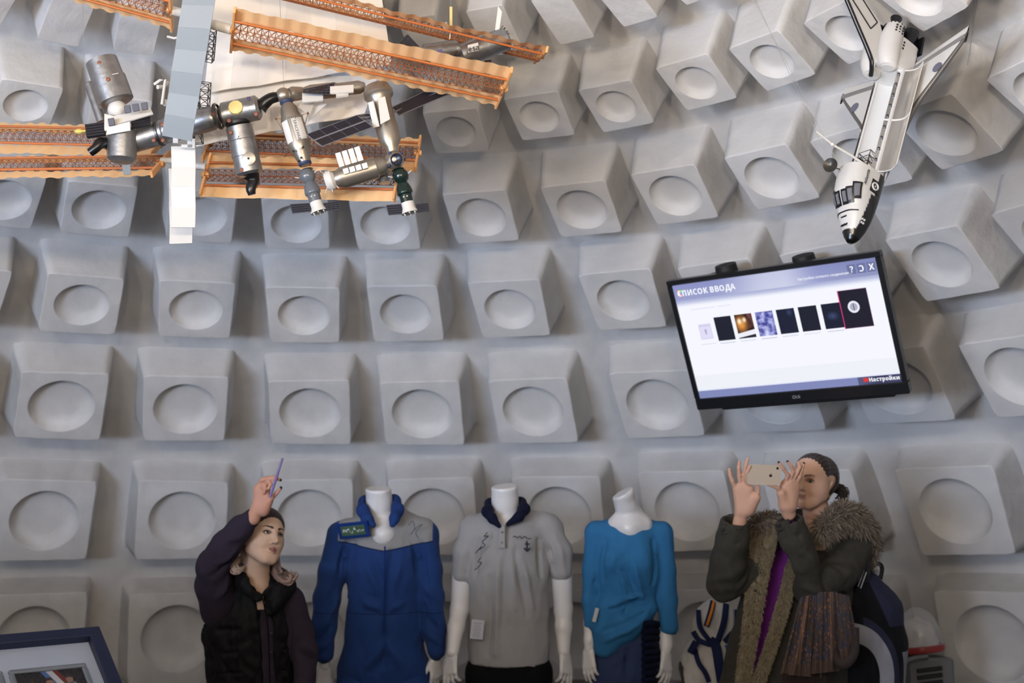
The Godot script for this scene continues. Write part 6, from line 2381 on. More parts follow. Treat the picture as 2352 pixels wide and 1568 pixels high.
	f.chain_cut([lp(596, 1360, 0.1), lp(614, 1420, 0.12), lp(622, 1500, 0.14), lp(622, 1620, 0.14)], [lx(17), lx(18), lx(17), lx(16)], 0.008)
	f.chain_cut([lp(500, 1398, -0.04), lp(488, 1330, 0.04), lp(486, 1296, 0.07)], [lx(49), lx(50), lx(50)], 0.006)
	f.chain_cut([lp(676, 1396, -0.06), lp(692, 1452, -0.04), lp(703, 1504, -0.01), lp(699, 1600, 0.06)], [lx(37), lx(34), lx(31), lx(29)], 0.006)
	var seams := []
	for yy in [1402, 1449, 1502, 1551]:
		seams.append([lp(466, yy + 4, 0.08), lp(606, yy - 2, 0.14), 0.006, -0.008])
		seams.append([lp(636, yy - 2, 0.13), lp(690, yy, 0.06), 0.006, -0.008])
	seams.append([lp(528, 1370, 0.1), lp(532, 1580, 0.14), 0.005, -0.006])
	seams.append([lp(662, 1390, 0.1), lp(664, 1580, 0.12), 0.005, -0.006])
	mbs = MB.new()
	f.net(mbs, folds(seams, 0.008, 26.0, 13))
	var vest := fabric(rgb(20, 19, 21), 0.62, 0.1)
	obj("quilted_vest", mbs, vest, root)
	var zp := MB.new()
	zp.tube(smooth([lp(603, 1372, 0.1), lp(614, 1430, 0.105), lp(618, 1500, 0.1), lp(620, 1590, 0.1)], 5), 0.003, 6)
	obj("zip_edge", zp, fabric(rgb(14, 13, 15)), root)
	for yy in [1454, 1498, 1546]:
		var bt := MB.new()
		bt.lathe(along(fwd, lp(623, yy, 0.085)), [Vector2(0.0003, 0.003), Vector2(0.005, 0.0026), Vector2(0.006, 0.0)], 12)
		obj("button", bt, mat(rgb(52, 44, 54), 0.4), root)
	# pendant and earring
	var pe := MB.new()
	pe.ball(Transform3D(Basis(), lp(597, 1368, 0.045)), 0.0035, 8, 6)
	obj("pendant", pe, mat(rgb(220, 200, 200), 0.15, 0.6), root)
	var ea := MB.new()
	ea.ball(Transform3D(Basis(), h * Vector3(-0.079, -0.032, 0.0)), 0.004, 10, 8)
	obj("earring", ea, mat(rgb(200, 160, 84), 0.25, 0.8), root)
	# hair: dark crown, light waves at the nape
	var hm := MB.new()
	var hb := bounds([h * Vector3(-0.1, -0.1, -0.13), h * Vector3(0.1, 0.14, 0.08), h * Vector3(0.1, -0.1, 0.08), h * Vector3(-0.1, 0.14, -0.13), h * Vector3(0.1, -0.1, -0.13), h * Vector3(-0.1, 0.14, 0.08)], 0.02)
	f = Field.new(hb[0], hb[1], 0.0033)
	f.cap(h * Vector3(0, 0.04, -0.038), h * Vector3(0, 0.055, 0.006), 0.091, 0.085, 0.03)
	f.cap(h * Vector3(0, 0.0, -0.055), h * Vector3(0, -0.06, -0.055), 0.072, 0.055, 0.03)
	f.cap(h * Vector3(0, 0.004, 0.08), h * Vector3(0, -0.06, 0.09), 0.068, 0.085, 0.02, Vector3.ZERO, 1.0, true)
	f.cap(h * Vector3(-0.09, -0.01, -0.005), h * Vector3(-0.09, -0.06, 0.02), 0.034, 0.04, 0.01, Vector3.ZERO, 1.0, true)
	f.cap(h * Vector3(0.09, -0.01, -0.005), h * Vector3(0.09, -0.06, 0.02), 0.034, 0.04, 0.01, Vector3.ZERO, 1.0, true)
	var hi := h.affine_inverse()
	f.net(hm, func(p: Vector3, n: Vector3) -> float:
		var q := hi * p
		return 0.0008 * sin(q.x * 420.0 + q.y * 60.0), func(p: Vector3, n: Vector3) -> Color:
			return lin(58, 46, 42).lerp(lin(146, 122, 108), smoothstep(0.0, -0.09, (hi * p).y)))
	var rng := RandomNumberGenerator.new()
	rng.seed = 5
	var cur := func(path: Array, r: Array, n: int, c0: Color, c1: Color, w: float) -> void:
		for i in n:
			hm.tint = c0.lerp(c1, rng.randf())
			var j := Vector3(rng.randfn(), rng.randfn(), rng.randfn()) * w
			var ph := rng.randf() * TAU
			var q := []
			for k in path.size():
				q.append(path[k] + j * (0.5 + 0.5 * sin(k * 0.9 + ph)))
			hm.tube(smooth(q, 4), smooth_r(r, 4), 5, false)
	# nape hair on the near side, curling forward under the ear
	cur.call([lp(572, 1262, -0.08), lp(556, 1280, -0.02), lp(540, 1292, 0.03), lp(537, 1304, 0.055), lp(548, 1310, 0.06), lp(558, 1304, 0.05)], [0.004, 0.0045, 0.0045, 0.004, 0.003, 0.001], 60, lin(150, 126, 110), lin(196, 172, 152), 0.007)
	cur.call([lp(580, 1256, -0.1), lp(560, 1280, -0.06), lp(548, 1300, -0.02), lp(550, 1320, 0.01), lp(562, 1326, 0.02)], [0.004, 0.0045, 0.0045, 0.004, 0.001], 40, lin(120, 98, 86), lin(170, 146, 128), 0.008)
	# far side, falling past the collar and flipping up
	cur.call([lp(628, 1262, -0.09), lp(632, 1290, -0.06), lp(638, 1314, -0.02), lp(650, 1332, 0.02), lp(664, 1336, 0.04), lp(672, 1326, 0.04), lp(668, 1316, 0.035)], [0.004, 0.005, 0.005, 0.0045, 0.004, 0.003, 0.001], 80, lin(110, 88, 78), lin(172, 146, 130), 0.0075)
	cur.call([lp(620, 1280, -0.08), lp(628, 1306, -0.05), lp(640, 1322, -0.01), lp(654, 1324, 0.02), lp(660, 1314, 0.02)], [0.004, 0.005, 0.0045, 0.003, 0.001], 40, lin(96, 76, 68), lin(140, 116, 104), 0.007)
	meta(obj("hair", hm, vc_mat(0.45, 0.2), root), "swept-back hair, dark crown and ash blond waves")
	# the pen
	var pen := MB.new()
	var pa := lp(620, 1143, 0.235)
	var pb := lp(649, 1052, 0.25)
	pen.tube(PackedVector3Array([pa, pa.lerp(pb, 0.05), pa.lerp(pb, 0.62), pa.lerp(pb, 0.64), pb]), [0.003, 0.0056, 0.0056, 0.005, 0.0048], 12)
	var pm := mat(rgb(126, 112, 160), 0.2)
	var po := obj("pen", pen, pm)
	meta(po, "translucent violet ballpoint pen held up by the woman in the vest", "pen")
	legs(lp(540, 1640, -0.05), lp(622, 1640, -0.05), 0.0, lx(60), fabric(rgb(26, 26, 32), 0.9, 0.1), mat(rgb(20, 20, 22), 0.4), root)
	# her hidden forearm reaches down to the hip
	var lh := MB.new()
	hand(lh, lp(696, 1592, 0.07), -Y + fwd * 0.2, X * -0.8 - fwd * 0.2, -1.0, 0.16)
	lh.c.fill(skin)
	obj("lowered_hand", lh, skin_m, root)

func woman_photographing() -> void:
	var X := lens_basis.x
	var Y := lens_basis.y
	var root := thing("person", "woman in dark olive parka with fur hood photographing with a phone", "person", Vector3(rp(1850, 1500).x, 0, rp(1850, 1500).z))
	var skin_m := vc_mat(0.5)
	skin_m.subsurf_scatter_enabled = true
	skin_m.subsurf_scatter_strength = 0.08
	var skin := lin(202, 162, 138)
	var warm := lin(206, 152, 124)
	var h := head_frame(rp(1868, 1110, 0.0), -0.72, 0.06, -0.06, 0.92)
	var body := head_mesh(h, [rp(1876, 1180, -0.02), rp(1878, 1215, -0.03), rp(1878, 1250, -0.04)], skin, lin(164, 118, 102), lin(92, 70, 58), lin(120, 88, 74), -0.002)
	var tip := lin(34, 24, 26)
	var hand_tint := func(tips: Array) -> Callable:
		return func(p: Vector3, n: Vector3) -> Color:
			for q in tips:
				if p.distance_to(q) < 0.0065:
					return tip
			return skin.lerp(warm, 0.3)
	# her right hand, on the left of the picture: fingers up behind the phone's edge
	posed_hand(body, [[rp(1697, 1206, 0.2), rp(1706, 1168, 0.22), rx(15), rx(15)], [rp(1702, 1172, 0.22), rp(1692, 1122, 0.235), rx(13), rx(9)], [rp(1706, 1172, 0.22), rp(1702, 1116, 0.24), rx(13), rx(10)], [rp(1712, 1172, 0.225), rp(1712, 1116, 0.245), rx(13), rx(10)], [rp(1718, 1170, 0.225), rp(1722, 1122, 0.25), rx(13), rx(10)], [rp(1722, 1166, 0.23), rp(1736, 1142, 0.255), rx(14), rx(11)]],
		[[rp(1690, 1122, 0.235), rp(1682, 1104, 0.25), rp(1677, 1090, 0.255), rp(1675, 1078, 0.258)], [rp(1702, 1116, 0.24), rp(1698, 1092, 0.255), rp(1697, 1074, 0.265), rp(1698, 1061, 0.268)], [rp(1712, 1116, 0.245), rp(1710, 1088, 0.262), rp(1713, 1068, 0.275), rp(1717, 1054, 0.278)], [rp(1720, 1120, 0.25), rp(1714, 1100, 0.27), rp(1716, 1084, 0.29), rp(1722, 1072, 0.298)], [rp(1734, 1144, 0.255), rp(1741, 1130, 0.265), rp(1742, 1120, 0.272), rp(1738, 1113, 0.276)]], 0.0088, hand_tint.call([]))
	# her left hand: thumb under the phone, fingers up
	posed_hand(body, [[rp(1812, 1180, 0.2), rp(1806, 1160, 0.22), rx(15), rx(15)], [rp(1804, 1160, 0.22), rp(1802, 1112, 0.235), rx(13), rx(10)], [rp(1810, 1160, 0.22), rp(1812, 1108, 0.235), rx(13), rx(11)], [rp(1814, 1160, 0.22), rp(1822, 1108, 0.225), rx(13), rx(11)], [rp(1818, 1160, 0.21), rp(1828, 1114, 0.215), rx(13), rx(10)], [rp(1802, 1156, 0.225), rp(1794, 1132, 0.25), rx(13), rx(10)]],
		[[rp(1802, 1112, 0.235), rp(1810, 1090, 0.26), rp(1798, 1074, 0.278), rp(1789, 1062, 0.286)], [rp(1812, 1106, 0.235), rp(1822, 1082, 0.262), rp(1816, 1068, 0.275), rp(1809, 1060, 0.28)], [rp(1820, 1106, 0.23), rp(1830, 1086, 0.255), rp(1837, 1072, 0.265), rp(1834, 1062, 0.268)], [rp(1828, 1112, 0.22), rp(1836, 1094, 0.24), rp(1842, 1078, 0.25), rp(1846, 1064, 0.256)], [rp(1794, 1134, 0.25), rp(1786, 1120, 0.265), rp(1776, 1116, 0.27), rp(1763, 1112, 0.272)]], 0.0084, hand_tint.call([rp(1788, 1060, 0.287), rp(1808, 1058, 0.281), rp(1847, 1062, 0.257)]))
	var fig := obj("figure", body, skin_m, root)
	meta(fig, "face in three-quarter view and both hands")
	eyes(h, fig, (h.basis.z + h.basis.x * 0.1).normalized(), rgb(56, 44, 38))
	# phone
	var pt := Transform3D(lens_basis.rotated(lens_basis.z, -0.035).rotated(lens_basis.y, 0.12), rp(1755, 1090, 0.285))
	var ph := thing("smartphone", "rose gold smartphone held level by the woman in the parka", "phone", pt.origin)
	var pc := MB.new()
	rounded_plate(pc, pt, rx(76), rx(44), 0.0075, rx(7))
	obj("back_shell", pc, mat(rgb(208, 190, 168), 0.3, 0.25), ph)
	var cm := MB.new()
	cm.lathe(Transform3D(pt.basis * Basis(Vector3.RIGHT, PI / 2), pt * Vector3(rx(29), rx(15), 0.004)), [Vector2(0.0002, 0.0015), Vector2(0.0042, 0.0015), Vector2(0.005, 0.0)], 16)
	obj("camera_lens", cm, mat(rgb(16, 16, 20), 0.1), ph)
	var lg := MB.new()
	for q in [[-0.0016, -0.0006, 0.0048], [0.0016, -0.0006, 0.0048], [0.0, -0.0024, 0.0046]]:
		lg.lathe(Transform3D(pt.basis * Basis(Vector3.RIGHT, PI / 2), pt * Vector3(rx(14) + q[0], rx(-1) + q[1], 0.0037)), [Vector2(0.0002, 0.0006), Vector2(q[2], 0.0006), Vector2(q[2], 0.0)], 14)
	lg.tube(PackedVector3Array([pt * Vector3(rx(14), rx(-1) + 0.005, 0.004), pt * Vector3(rx(14) + 0.0018, rx(-1) + 0.0085, 0.004)]), [0.0016, 0.0006], 6)
	obj("round_logo", lg, mat(rgb(92, 76, 70), 0.2, 0.4), ph)
	# parka: body and sleeves
	var olive := fabric(rgb(66, 63, 56), 0.8, 0.12)
	grain(olive, noise_tex(0.05, 256, false, 0.85, 1.0, 51, 4.0, 3), null, 3.0)
	var b := bounds([rp(1620, 1170, 0.25), rp(2010, 1620, -0.2), rp(1800, 1400, 0.3)], 0.03)
	var f := Field.new(b[0], b[1], 0.009)
	f.chain([rp(1852, 1270, -0.07), rp(1836, 1340, -0.06), rp(1826, 1430, -0.06), rp(1814, 1520, -0.06), rp(1800, 1640, -0.06)], [rx(106), rx(126), rx(134), rx(146), rx(164)], 0.03, fwd, 0.56)
	f.chain([rp(1780, 1266, -0.07), rp(1866, 1240, -0.09), rp(1950, 1256, -0.07)], [rx(50), rx(56), rx(50)], 0.05, fwd, 0.95)
	f.chain([rp(1760, 1270, -0.04), rp(1712, 1310, 0.04), rp(1664, 1342, 0.09)], [rx(46), rx(44), rx(38)], 0.02)
	f.chain([rp(1664, 1342, 0.09), rp(1672, 1290, 0.13), rp(1682, 1240, 0.17), rp(1688, 1196, 0.195)], [rx(38), rx(40), rx(36), rx(31)], 0.02)
	f.chain([rp(1962, 1256, -0.06), rp(1926, 1310, 0.02), rp(1862, 1352, 0.1)], [rx(48), rx(46), rx(38)], 0.02)
	f.chain([rp(1862, 1352, 0.1), rp(1838, 1290, 0.14), rp(1824, 1240, 0.17), rp(1815, 1198, 0.19)], [rx(38), rx(40), rx(36), rx(30)], 0.02)
	f.trim(rp(1686, 1194, 0.2), (rp(1688, 1196, 0.195) - rp(1682, 1240, 0.17)).normalized(), 0.075)
	f.trim(rp(1813, 1190, 0.19), (rp(1813, 1190, 0.19) - rp(1828, 1250, 0.165)).normalized(), 0.075)
	# cuff openings
	f.cap(rp(1690, 1180, 0.205), rp(1686, 1208, 0.19), rx(25), rx(24), 0.004, Vector3.ZERO, 1.0, true)
	f.cap(rp(1812, 1172, 0.2), rp(1816, 1202, 0.19), rx(24), rx(22), 0.004, Vector3.ZERO, 1.0, true)
	# open front
	f.chain_cut([rp(1812, 1236, 0.12), rp(1788, 1320, 0.13), rp(1762, 1420, 0.14), rp(1732, 1540, 0.15), rp(1716, 1640, 0.15)], [rx(44), rx(38), rx(34), rx(28), rx(26)], 0.01)
	f.chain_cut([rp(1812, 1236, 0.05), rp(1788, 1320, 0.07), rp(1762, 1420, 0.08), rp(1732, 1540, 0.09), rp(1716, 1640, 0.09)], [rx(44), rx(38), rx(34), rx(28), rx(26)], 0.01)
	f.cap(rp(1862, 1180, 0.0), rp(1856, 1240, 0.06), rx(46), rx(40), 0.01, Vector3.ZERO, 1.0, true)
	var mb := MB.new()
	f.net(mb, folds([[rp(1640, 1330, 0.14), rp(1690, 1300, 0.17), 0.014, 0.008], [rp(1650, 1360, 0.12), rp(1706, 1340, 0.12), 0.014, -0.01], [rp(1676, 1350, 0.13), rp(1720, 1290, 0.1), 0.014, 0.01], [rp(1660, 1244, 0.22), rp(1714, 1244, 0.2), 0.006, -0.008], [rp(1800, 1236, 0.22), rp(1852, 1220, 0.2), 0.006, -0.008],
		[rp(1890, 1300, 0.12), rp(1930, 1330, 0.1), 0.013, 0.012], [rp(1876, 1320, 0.14), rp(1900, 1370, 0.14), 0.013, -0.012], [rp(1902, 1280, 0.1), rp(1950, 1300, 0.06), 0.014, -0.01], [rp(1926, 1260, 0.05), rp(1940, 1350, 0.06), 0.012, 0.008], [rp(1838, 1260, 0.2), rp(1866, 1300, 0.17), 0.012, 0.008], [rp(1850, 1340, 0.16), rp(1890, 1366, 0.15), 0.012, 0.01], [rp(1700, 1400, 0.06), rp(1690, 1560, 0.06), 0.016, 0.01]], 0.005, 14.0, 17))
	obj("parka", mb, olive, root)
	# cuffs with button tabs
	for q in [[rp(1668, 1216, 0.235), 0.1], [rp(1797, 1206, 0.225), 0.35]]:
		var t := MB.new()
		t.box(Transform3D(lens_basis.rotated(fwd, q[1]), q[0]), Vector3(rx(34), rx(18), 0.006), 0.002)
		var to := obj("cuff_tab", t, olive, root)
		var bt := MB.new()
		bt.lathe(along(fwd, q[0] + fwd * 0.004 - X * rx(9)), [Vector2(0.0003, 0.004), Vector2(0.008, 0.0035), Vector2(0.0095, 0.0)], 16)
		obj("button", bt, mat(rgb(30, 29, 27), 0.4), to)
	# shirt
	b = bounds([rp(1690, 1200, 0.1), rp(1900, 1620, -0.1)], 0.06)
	f = Field.new(b[0], b[1], 0.012)
	f.chain([rp(1850, 1240, -0.05), rp(1826, 1330, -0.04), rp(1800, 1440, -0.04), rp(1780, 1620, -0.04)], [rx(60), rx(80), rx(90), rx(100)], 0.03, fwd, 0.66)
	f.cap(rp(1872, 1170, -0.01), rp(1868, 1228, 0.05), rx(36), rx(30), 0.01, Vector3.ZERO, 1.0, true)
	mb = MB.new()
	f.net(mb, folds([[rp(1790, 1290, 0.1), rp(1770, 1420, 0.1), 0.01, 0.008], [rp(1776, 1380, 0.1), rp(1750, 1480, 0.1), 0.01, -0.008]], 0.003))
	obj("purple_shirt", mb, fabric(rgb(98, 36, 108), 0.9, 0.2), root)
	# fur lining strips down the open front
	var rng := RandomNumberGenerator.new()
	rng.seed = 9
	var khaki := vc_mat(0.95, 0.3)
	for q in [[[rp(1766, 1214, 0.07), rp(1752, 1256, 0.085), rp(1738, 1330, 0.1), rp(1728, 1420, 0.1), rp(1712, 1520, 0.105), rp(1700, 1620, 0.105)], [24, 28, 25, 21, 18, 18]], [[rp(1836, 1250, 0.07), rp(1818, 1310, 0.1), rp(1796, 1400, 0.11), rp(1768, 1490, 0.115), rp(1744, 1560, 0.115), rp(1728, 1620, 0.115)], [12, 15, 16, 15, 14, 14]]]:
		var bb := bounds(q[0], 0.06)
		f = Field.new(bb[0], bb[1], 0.007)
		f.chain(q[0], q[1].map(func(n): return rx(n)), 0.02, fwd, 0.26)
		mb = MB.new()
		var nz := FastNoiseLite.new()
		nz.frequency = 1.0
		f.net(mb, folds([], 0.006, 40.0, 19), func(p: Vector3, n: Vector3) -> Color: return lin(104, 92, 72).lerp(lin(146, 134, 106), 0.5 + 0.9 * nz.get_noise_3d(p.x * 40, p.y * 25, p.z * 40)))
		var st := obj("fur_lining", mb, khaki, root)
		var fz := MB.new()
		var path := smooth(q[0], 10)
		for i in 5200:
			var t := rng.randf()
			var c := lerp_path(Array(path), t)
			var kk: float = t * (q[1].size() - 1)
			var wd := rx(lerpf(q[1][int(kk)], q[1][mini(int(kk) + 1, q[1].size() - 1)], kk - int(kk)))
			var dn := (lerp_path(Array(path), minf(t + 0.02, 1.0)) - lerp_path(Array(path), maxf(t - 0.02, 0.0))).normalized()
			var sd := dn.cross(fwd).normalized()
			var a := rng.randf_range(-1.0, 1.0)
			var p0 := c + sd * wd * a + fwd * wd * 0.26 * sqrt(maxf(0.0, 1.0 - a * a))
			var d := (dn * 0.8 + sd * a * 0.5 + fwd * 0.35 + Vector3(rng.randfn(), rng.randfn(), rng.randfn()) * 0.18).normalized()
			var L := 0.014 * rng.randf_range(0.6, 1.2)
			var side := d.cross(fwd).normalized() * 0.0011
			fz.tint = lin(92, 80, 62).lerp(lin(150, 138, 110), rng.randf())
			fz.quad(p0 - side, p0 + side, p0 + d * L * 0.6 + side * 0.7, p0 + d * L * 0.6 - side * 0.7)
			fz.tri(p0 + d * L * 0.6 - side * 0.7, p0 + d * L * 0.6 + side * 0.7, p0 + d * L)
		var fo := obj("fur_pile", fz, khaki, st)
		meta(fo, "short khaki fur pile", "", "", "stuff")
	# big fur edge of the hood
	var ring := [rp(1724, 1226, 0.04), rp(1742, 1204, 0.05), rp(1766, 1194, 0.03), rp(1786, 1196, 0.0)]
	var ring2 := [rp(1884, 1226, 0.08), rp(1906, 1200, 0.06), rp(1934, 1182, 0.02), rp(1962, 1190, -0.02), rp(1984, 1216, -0.06), rp(1990, 1254, -0.08), rp(1982, 1286, -0.09)]
	var rr := [rx(17), rx(24), rx(30), rx(31), rx(28), rx(24), rx(18)]
	for q in [[ring, [rx(14), rx(17), rx(15), rx(12)], 4200], [ring2, rr, 12000]]:
		var bb := bounds(q[0], 0.07)
		f = Field.new(bb[0], bb[1], 0.009)
		f.chain(q[0], q[1].map(func(n): return n * 0.9), 0.02)
		mb = MB.new()
		mb.tint = lin(92, 80, 68)
		f.net(mb, folds([], 0.01, 30.0, 23))
		var st := obj("hood_edge", mb, khaki, root)
		var balls := []
		for i in 26:
			var t := i / 25.0
			var k: float = t * (q[0].size() - 1)
			balls.append([lerp_path(q[0], t), lerpf(q[1][int(k)], q[1][mini(int(k) + 1, q[1].size() - 1)], k - int(k)) * 0.85])
		var fz := fur(balls, q[2], 0.042, rng, lin(74, 62, 52), lin(164, 148, 128), Y * -0.25 + X * 0.15)
		var fo := obj("hood_fur", fz, khaki, st)
		meta(fo, "long grey-brown fur of the hood", "", "", "stuff")
	# hood hanging at the back
	b = bounds([rp(1880, 1200, 0.0), rp(2010, 1330, -0.22)], 0.04)
	f = Field.new(b[0], b[1], 0.014)
	f.chain([rp(1890, 1236, -0.12), rp(1944, 1226, -0.14), rp(1984, 1262, -0.14), rp(1976, 1310, -0.13)], [rx(44), rx(46), rx(30), rx(22)], 0.03)
	mb = MB.new()
	f.net(mb, folds([], 0.006, 14.0, 29))
	obj("hood", mb, olive, root)
	# hair drawn back into a small tail
	mb = MB.new()
	var hb := bounds([h * Vector3(-0.1, -0.1, -0.14), h * Vector3(0.1, 0.14, 0.08), h * Vector3(0.1, -0.1, 0.08), h * Vector3(-0.1, 0.14, -0.14), h * Vector3(0.1, -0.1, -0.14), h * Vector3(-0.1, 0.14, 0.08)], 0.02)
	f = Field.new(hb[0], hb[1], 0.0033)
	f.cap(h * Vector3(0, 0.038, -0.038), h * Vector3(0, 0.052, 0.008), 0.084, 0.076, 0.03)
	f.cap(h * Vector3(0, 0.0, -0.06), h * Vector3(0, -0.045, -0.06), 0.066, 0.045, 0.03)
	f.cap(h * Vector3(0, 0.0, 0.078), h * Vector3(0, -0.06, 0.085), 0.071, 0.085, 0.024, Vector3.ZERO, 1.0, true)
	for s in [-1.0, 1.0]:
		f.cap(h * Vector3(s * 0.098, -0.004, -0.012), h * Vector3(s * 0.092, -0.06, 0.015), 0.046, 0.046, 0.01, Vector3.ZERO, 1.0, true)
	var hinv := h.affine_inverse()
	mb.tint = lin(44, 36, 33)
	f.net(mb, func(p: Vector3, n: Vector3) -> float:
		var q := hinv * p
		return 0.0005 * sin(atan2(q.x, q.y + 0.05) * 60.0), func(p: Vector3, n: Vector3) -> Color:
			var q := hinv * p
			return lin(40, 33, 31).lerp(lin(66, 54, 48), 0.5 + 0.5 * sin(atan2(q.x, q.y + 0.05) * 60.0)))
	var knot := h * Vector3(0.0, -0.01, -0.125)
	for i in 70:
		mb.tint = lin(40, 33, 31).lerp(lin(70, 58, 52), rng.randf())
		var j := Vector3(rng.randfn(), rng.randfn(), rng.randfn()) * 0.007
		mb.tube(smooth([h * Vector3(0, 0.01, -0.1) + j * 0.6, knot + j, rp(1936, 1126, -0.08) + j * 1.2, rp(1936, 1148, -0.07) + j * 1.6], 3), smooth_r([0.004, 0.0036, 0.0028, 0.0006], 3), 4, false)
	for q in [[1938, 1118, 1949, 1120], [1934, 1124, 1946, 1130], [1930, 1140, 1940, 1158], [1926, 1144, 1922, 1160]]:
		mb.tube(smooth([rp(q[0] - 8, q[1], -0.08), rp(q[0], q[1], -0.07), rp(q[2], q[3], -0.06)], 3), smooth_r([0.004, 0.003, 0.0006], 3), 4, false)
	meta(obj("hair", mb, vc_mat(0.4, 0.2), root), "dark brown hair drawn back into a short tail")
	var er := MB.new()
	er.tube(ring_path(Transform3D(lens_basis.rotated(lens_basis.y, 0.7), h * Vector3(0.079, -0.046, 0.0)), 0.0085, 14), 0.0017, 6, false)
	obj("earring", er, mat(rgb(212, 176, 96), 0.2, 0.9), root)
	legs(rp(1780, 1650, -0.06), rp(1872, 1650, -0.06), 0.0, rx(72), fabric(rgb(30, 30, 34), 0.9, 0.1), mat(rgb(30, 24, 20), 0.5), root)
	scarf(rng)
	backpack(root)

func rounded_plate(mb: MB, t: Transform3D, w: float, hh: float, th: float, r: float) -> void:
	var p := PackedVector2Array()
	for q in [[1, 1, 0.0], [-1, 1, PI / 2], [-1, -1, PI], [1, -1, PI * 1.5]]:
		for i in 7:
			var a: float = q[2] + PI / 2 * i / 6
			p.append(Vector2(q[0] * (w / 2 - r) + cos(a) * r, q[1] * (hh / 2 - r) + sin(a) * r))
	mb.slab(t * Transform3D(Basis(), Vector3(0, 0, -th / 2)), p, th)

# patterned shawl hanging over her arm, with fringe
func scarf(rng: RandomNumberGenerator) -> void:
	var X := lens_basis.x
	var root := thing("patterned_shawl", "brown and copper patterned shawl with fringe hanging over the parka sleeve", "shawl", rp(1880, 1480, 0.12))
	var im := Image.create(512, 512, false, Image.FORMAT_RGBA8)
	var nz := FastNoiseLite.new()
	nz.seed = 61
	nz.frequency = 0.05
	nz.noise_type = FastNoiseLite.TYPE_CELLULAR
	nz.cellular_return_type = FastNoiseLite.RETURN_DISTANCE2_SUB
	var n2 := FastNoiseLite.new()
	n2.seed = 62
	n2.frequency = 0.012
	for y in 512:
		for x in 512:
			var a := nz.get_noise_2d(x, y * 0.6)
			var c := rgb(84, 68, 58).lerp(rgb(66, 66, 80), clampf(0.5 + 1.2 * n2.get_noise_2d(x, y), 0, 1))
			if a > -0.62 and a < -0.45:
				c = c.lerp(rgb(178, 120, 78), clampf(0.45 + 1.6 * n2.get_noise_2d(x * 2.0 + 90, y), 0, 1))
			if a > -0.3 and a < -0.22:
				c = c.lerp(rgb(146, 104, 76), 0.6)
			if int(x / 64) % 4 == 1 and (x % 64) < 26:
				c = c.lerp(rgb(168, 116, 76), 0.55 if (x + y) % 12 < 8 else 0.2)
			if y > 430:
				c = rgb(96, 76, 62) if y % 9 < 6 else rgb(80, 64, 54)
			im.set_pixel(x, y, c)
	var m := fabric(Color(1, 1, 1), 0.85, 0.2)
	m.albedo_texture = ImageTexture.create_from_image(im)
	# three hanging drapes
	for q in [[[1838, 1372], [1884, 1360], [1792, 1548], [1886, 1556], 0.15, 4.0, 0.0], [[1870, 1360], [1922, 1358], [1858, 1548], [1930, 1540], 0.17, 3.0, 0.35], [[1908, 1358], [1950, 1368], [1906, 1528], [1972, 1500], 0.16, 2.5, 0.7]]:
		var mb := MB.new()
		var p := PackedVector3Array()
		var w := 30
		var hh := 26
		for j in hh:
			var v := j / float(hh - 1)
			for i in w:
				var u := i / float(w - 1)
				var x := lerpf(lerpf(q[0][0], q[1][0], u), lerpf(q[2][0], q[3][0], u), v)
				var y := lerpf(lerpf(q[0][1], q[1][1], u), lerpf(q[2][1], q[3][1], u), v)
				var bulge := sin(u * PI) * 0.035
				p.append(rp(x, y, q[4] + bulge + (0.013 * sin(u * q[5] * 0.7 * TAU + v * 2.5 + q[6] * 9.0) + 0.008 * sin(u * q[5] * 1.9 * TAU - v * 2.0 + q[6] * 5.0) + 0.01 * n2.get_noise_2d(u * 160.0 + q[6] * 300.0, v * 90.0)) * (0.6 + 0.6 * v) + 0.02 * sin(v * PI)))
		mb.grid(p, w, hh)
		for k in mb.uv.size():
			mb.uv[k] = Vector2(mb.uv[k].x * 0.4 + q[6], mb.uv[k].y * 0.98)
		obj("drape", thicken(mb, 0.003), m, root)
	# looped fold at the bottom
	var lo := MB.new()
	var path := smooth([rp(1904, 1440, 0.16), rp(1916, 1500, 0.18), rp(1936, 1522, 0.19), rp(1958, 1500, 0.18), rp(1964, 1440, 0.16)], 6)
	lo.tube(path, smooth_r([rx(10), rx(13), rx(15), rx(13), rx(9)], 6), 12)
	obj("looped_fold", lo, fabric(rgb(62, 54, 52), 0.85, 0.2), root)
	var fr := MB.new()
	for i in 70:
		var x := 1796.0 + i * 1.5
		fr.tube(smooth([rp(x, 1546, 0.165 + 0.01 * sin(i * 0.8)), rp(x + rng.randf_range(-2, 2), 1562, 0.17), rp(x + rng.randf_range(-3, 3), 1584, 0.168)], 2), 0.0013, 4, false)
	meta(obj("fringe", fr, fabric(rgb(60, 46, 40)), root), "thin hanging fringe", "", "", "stuff")

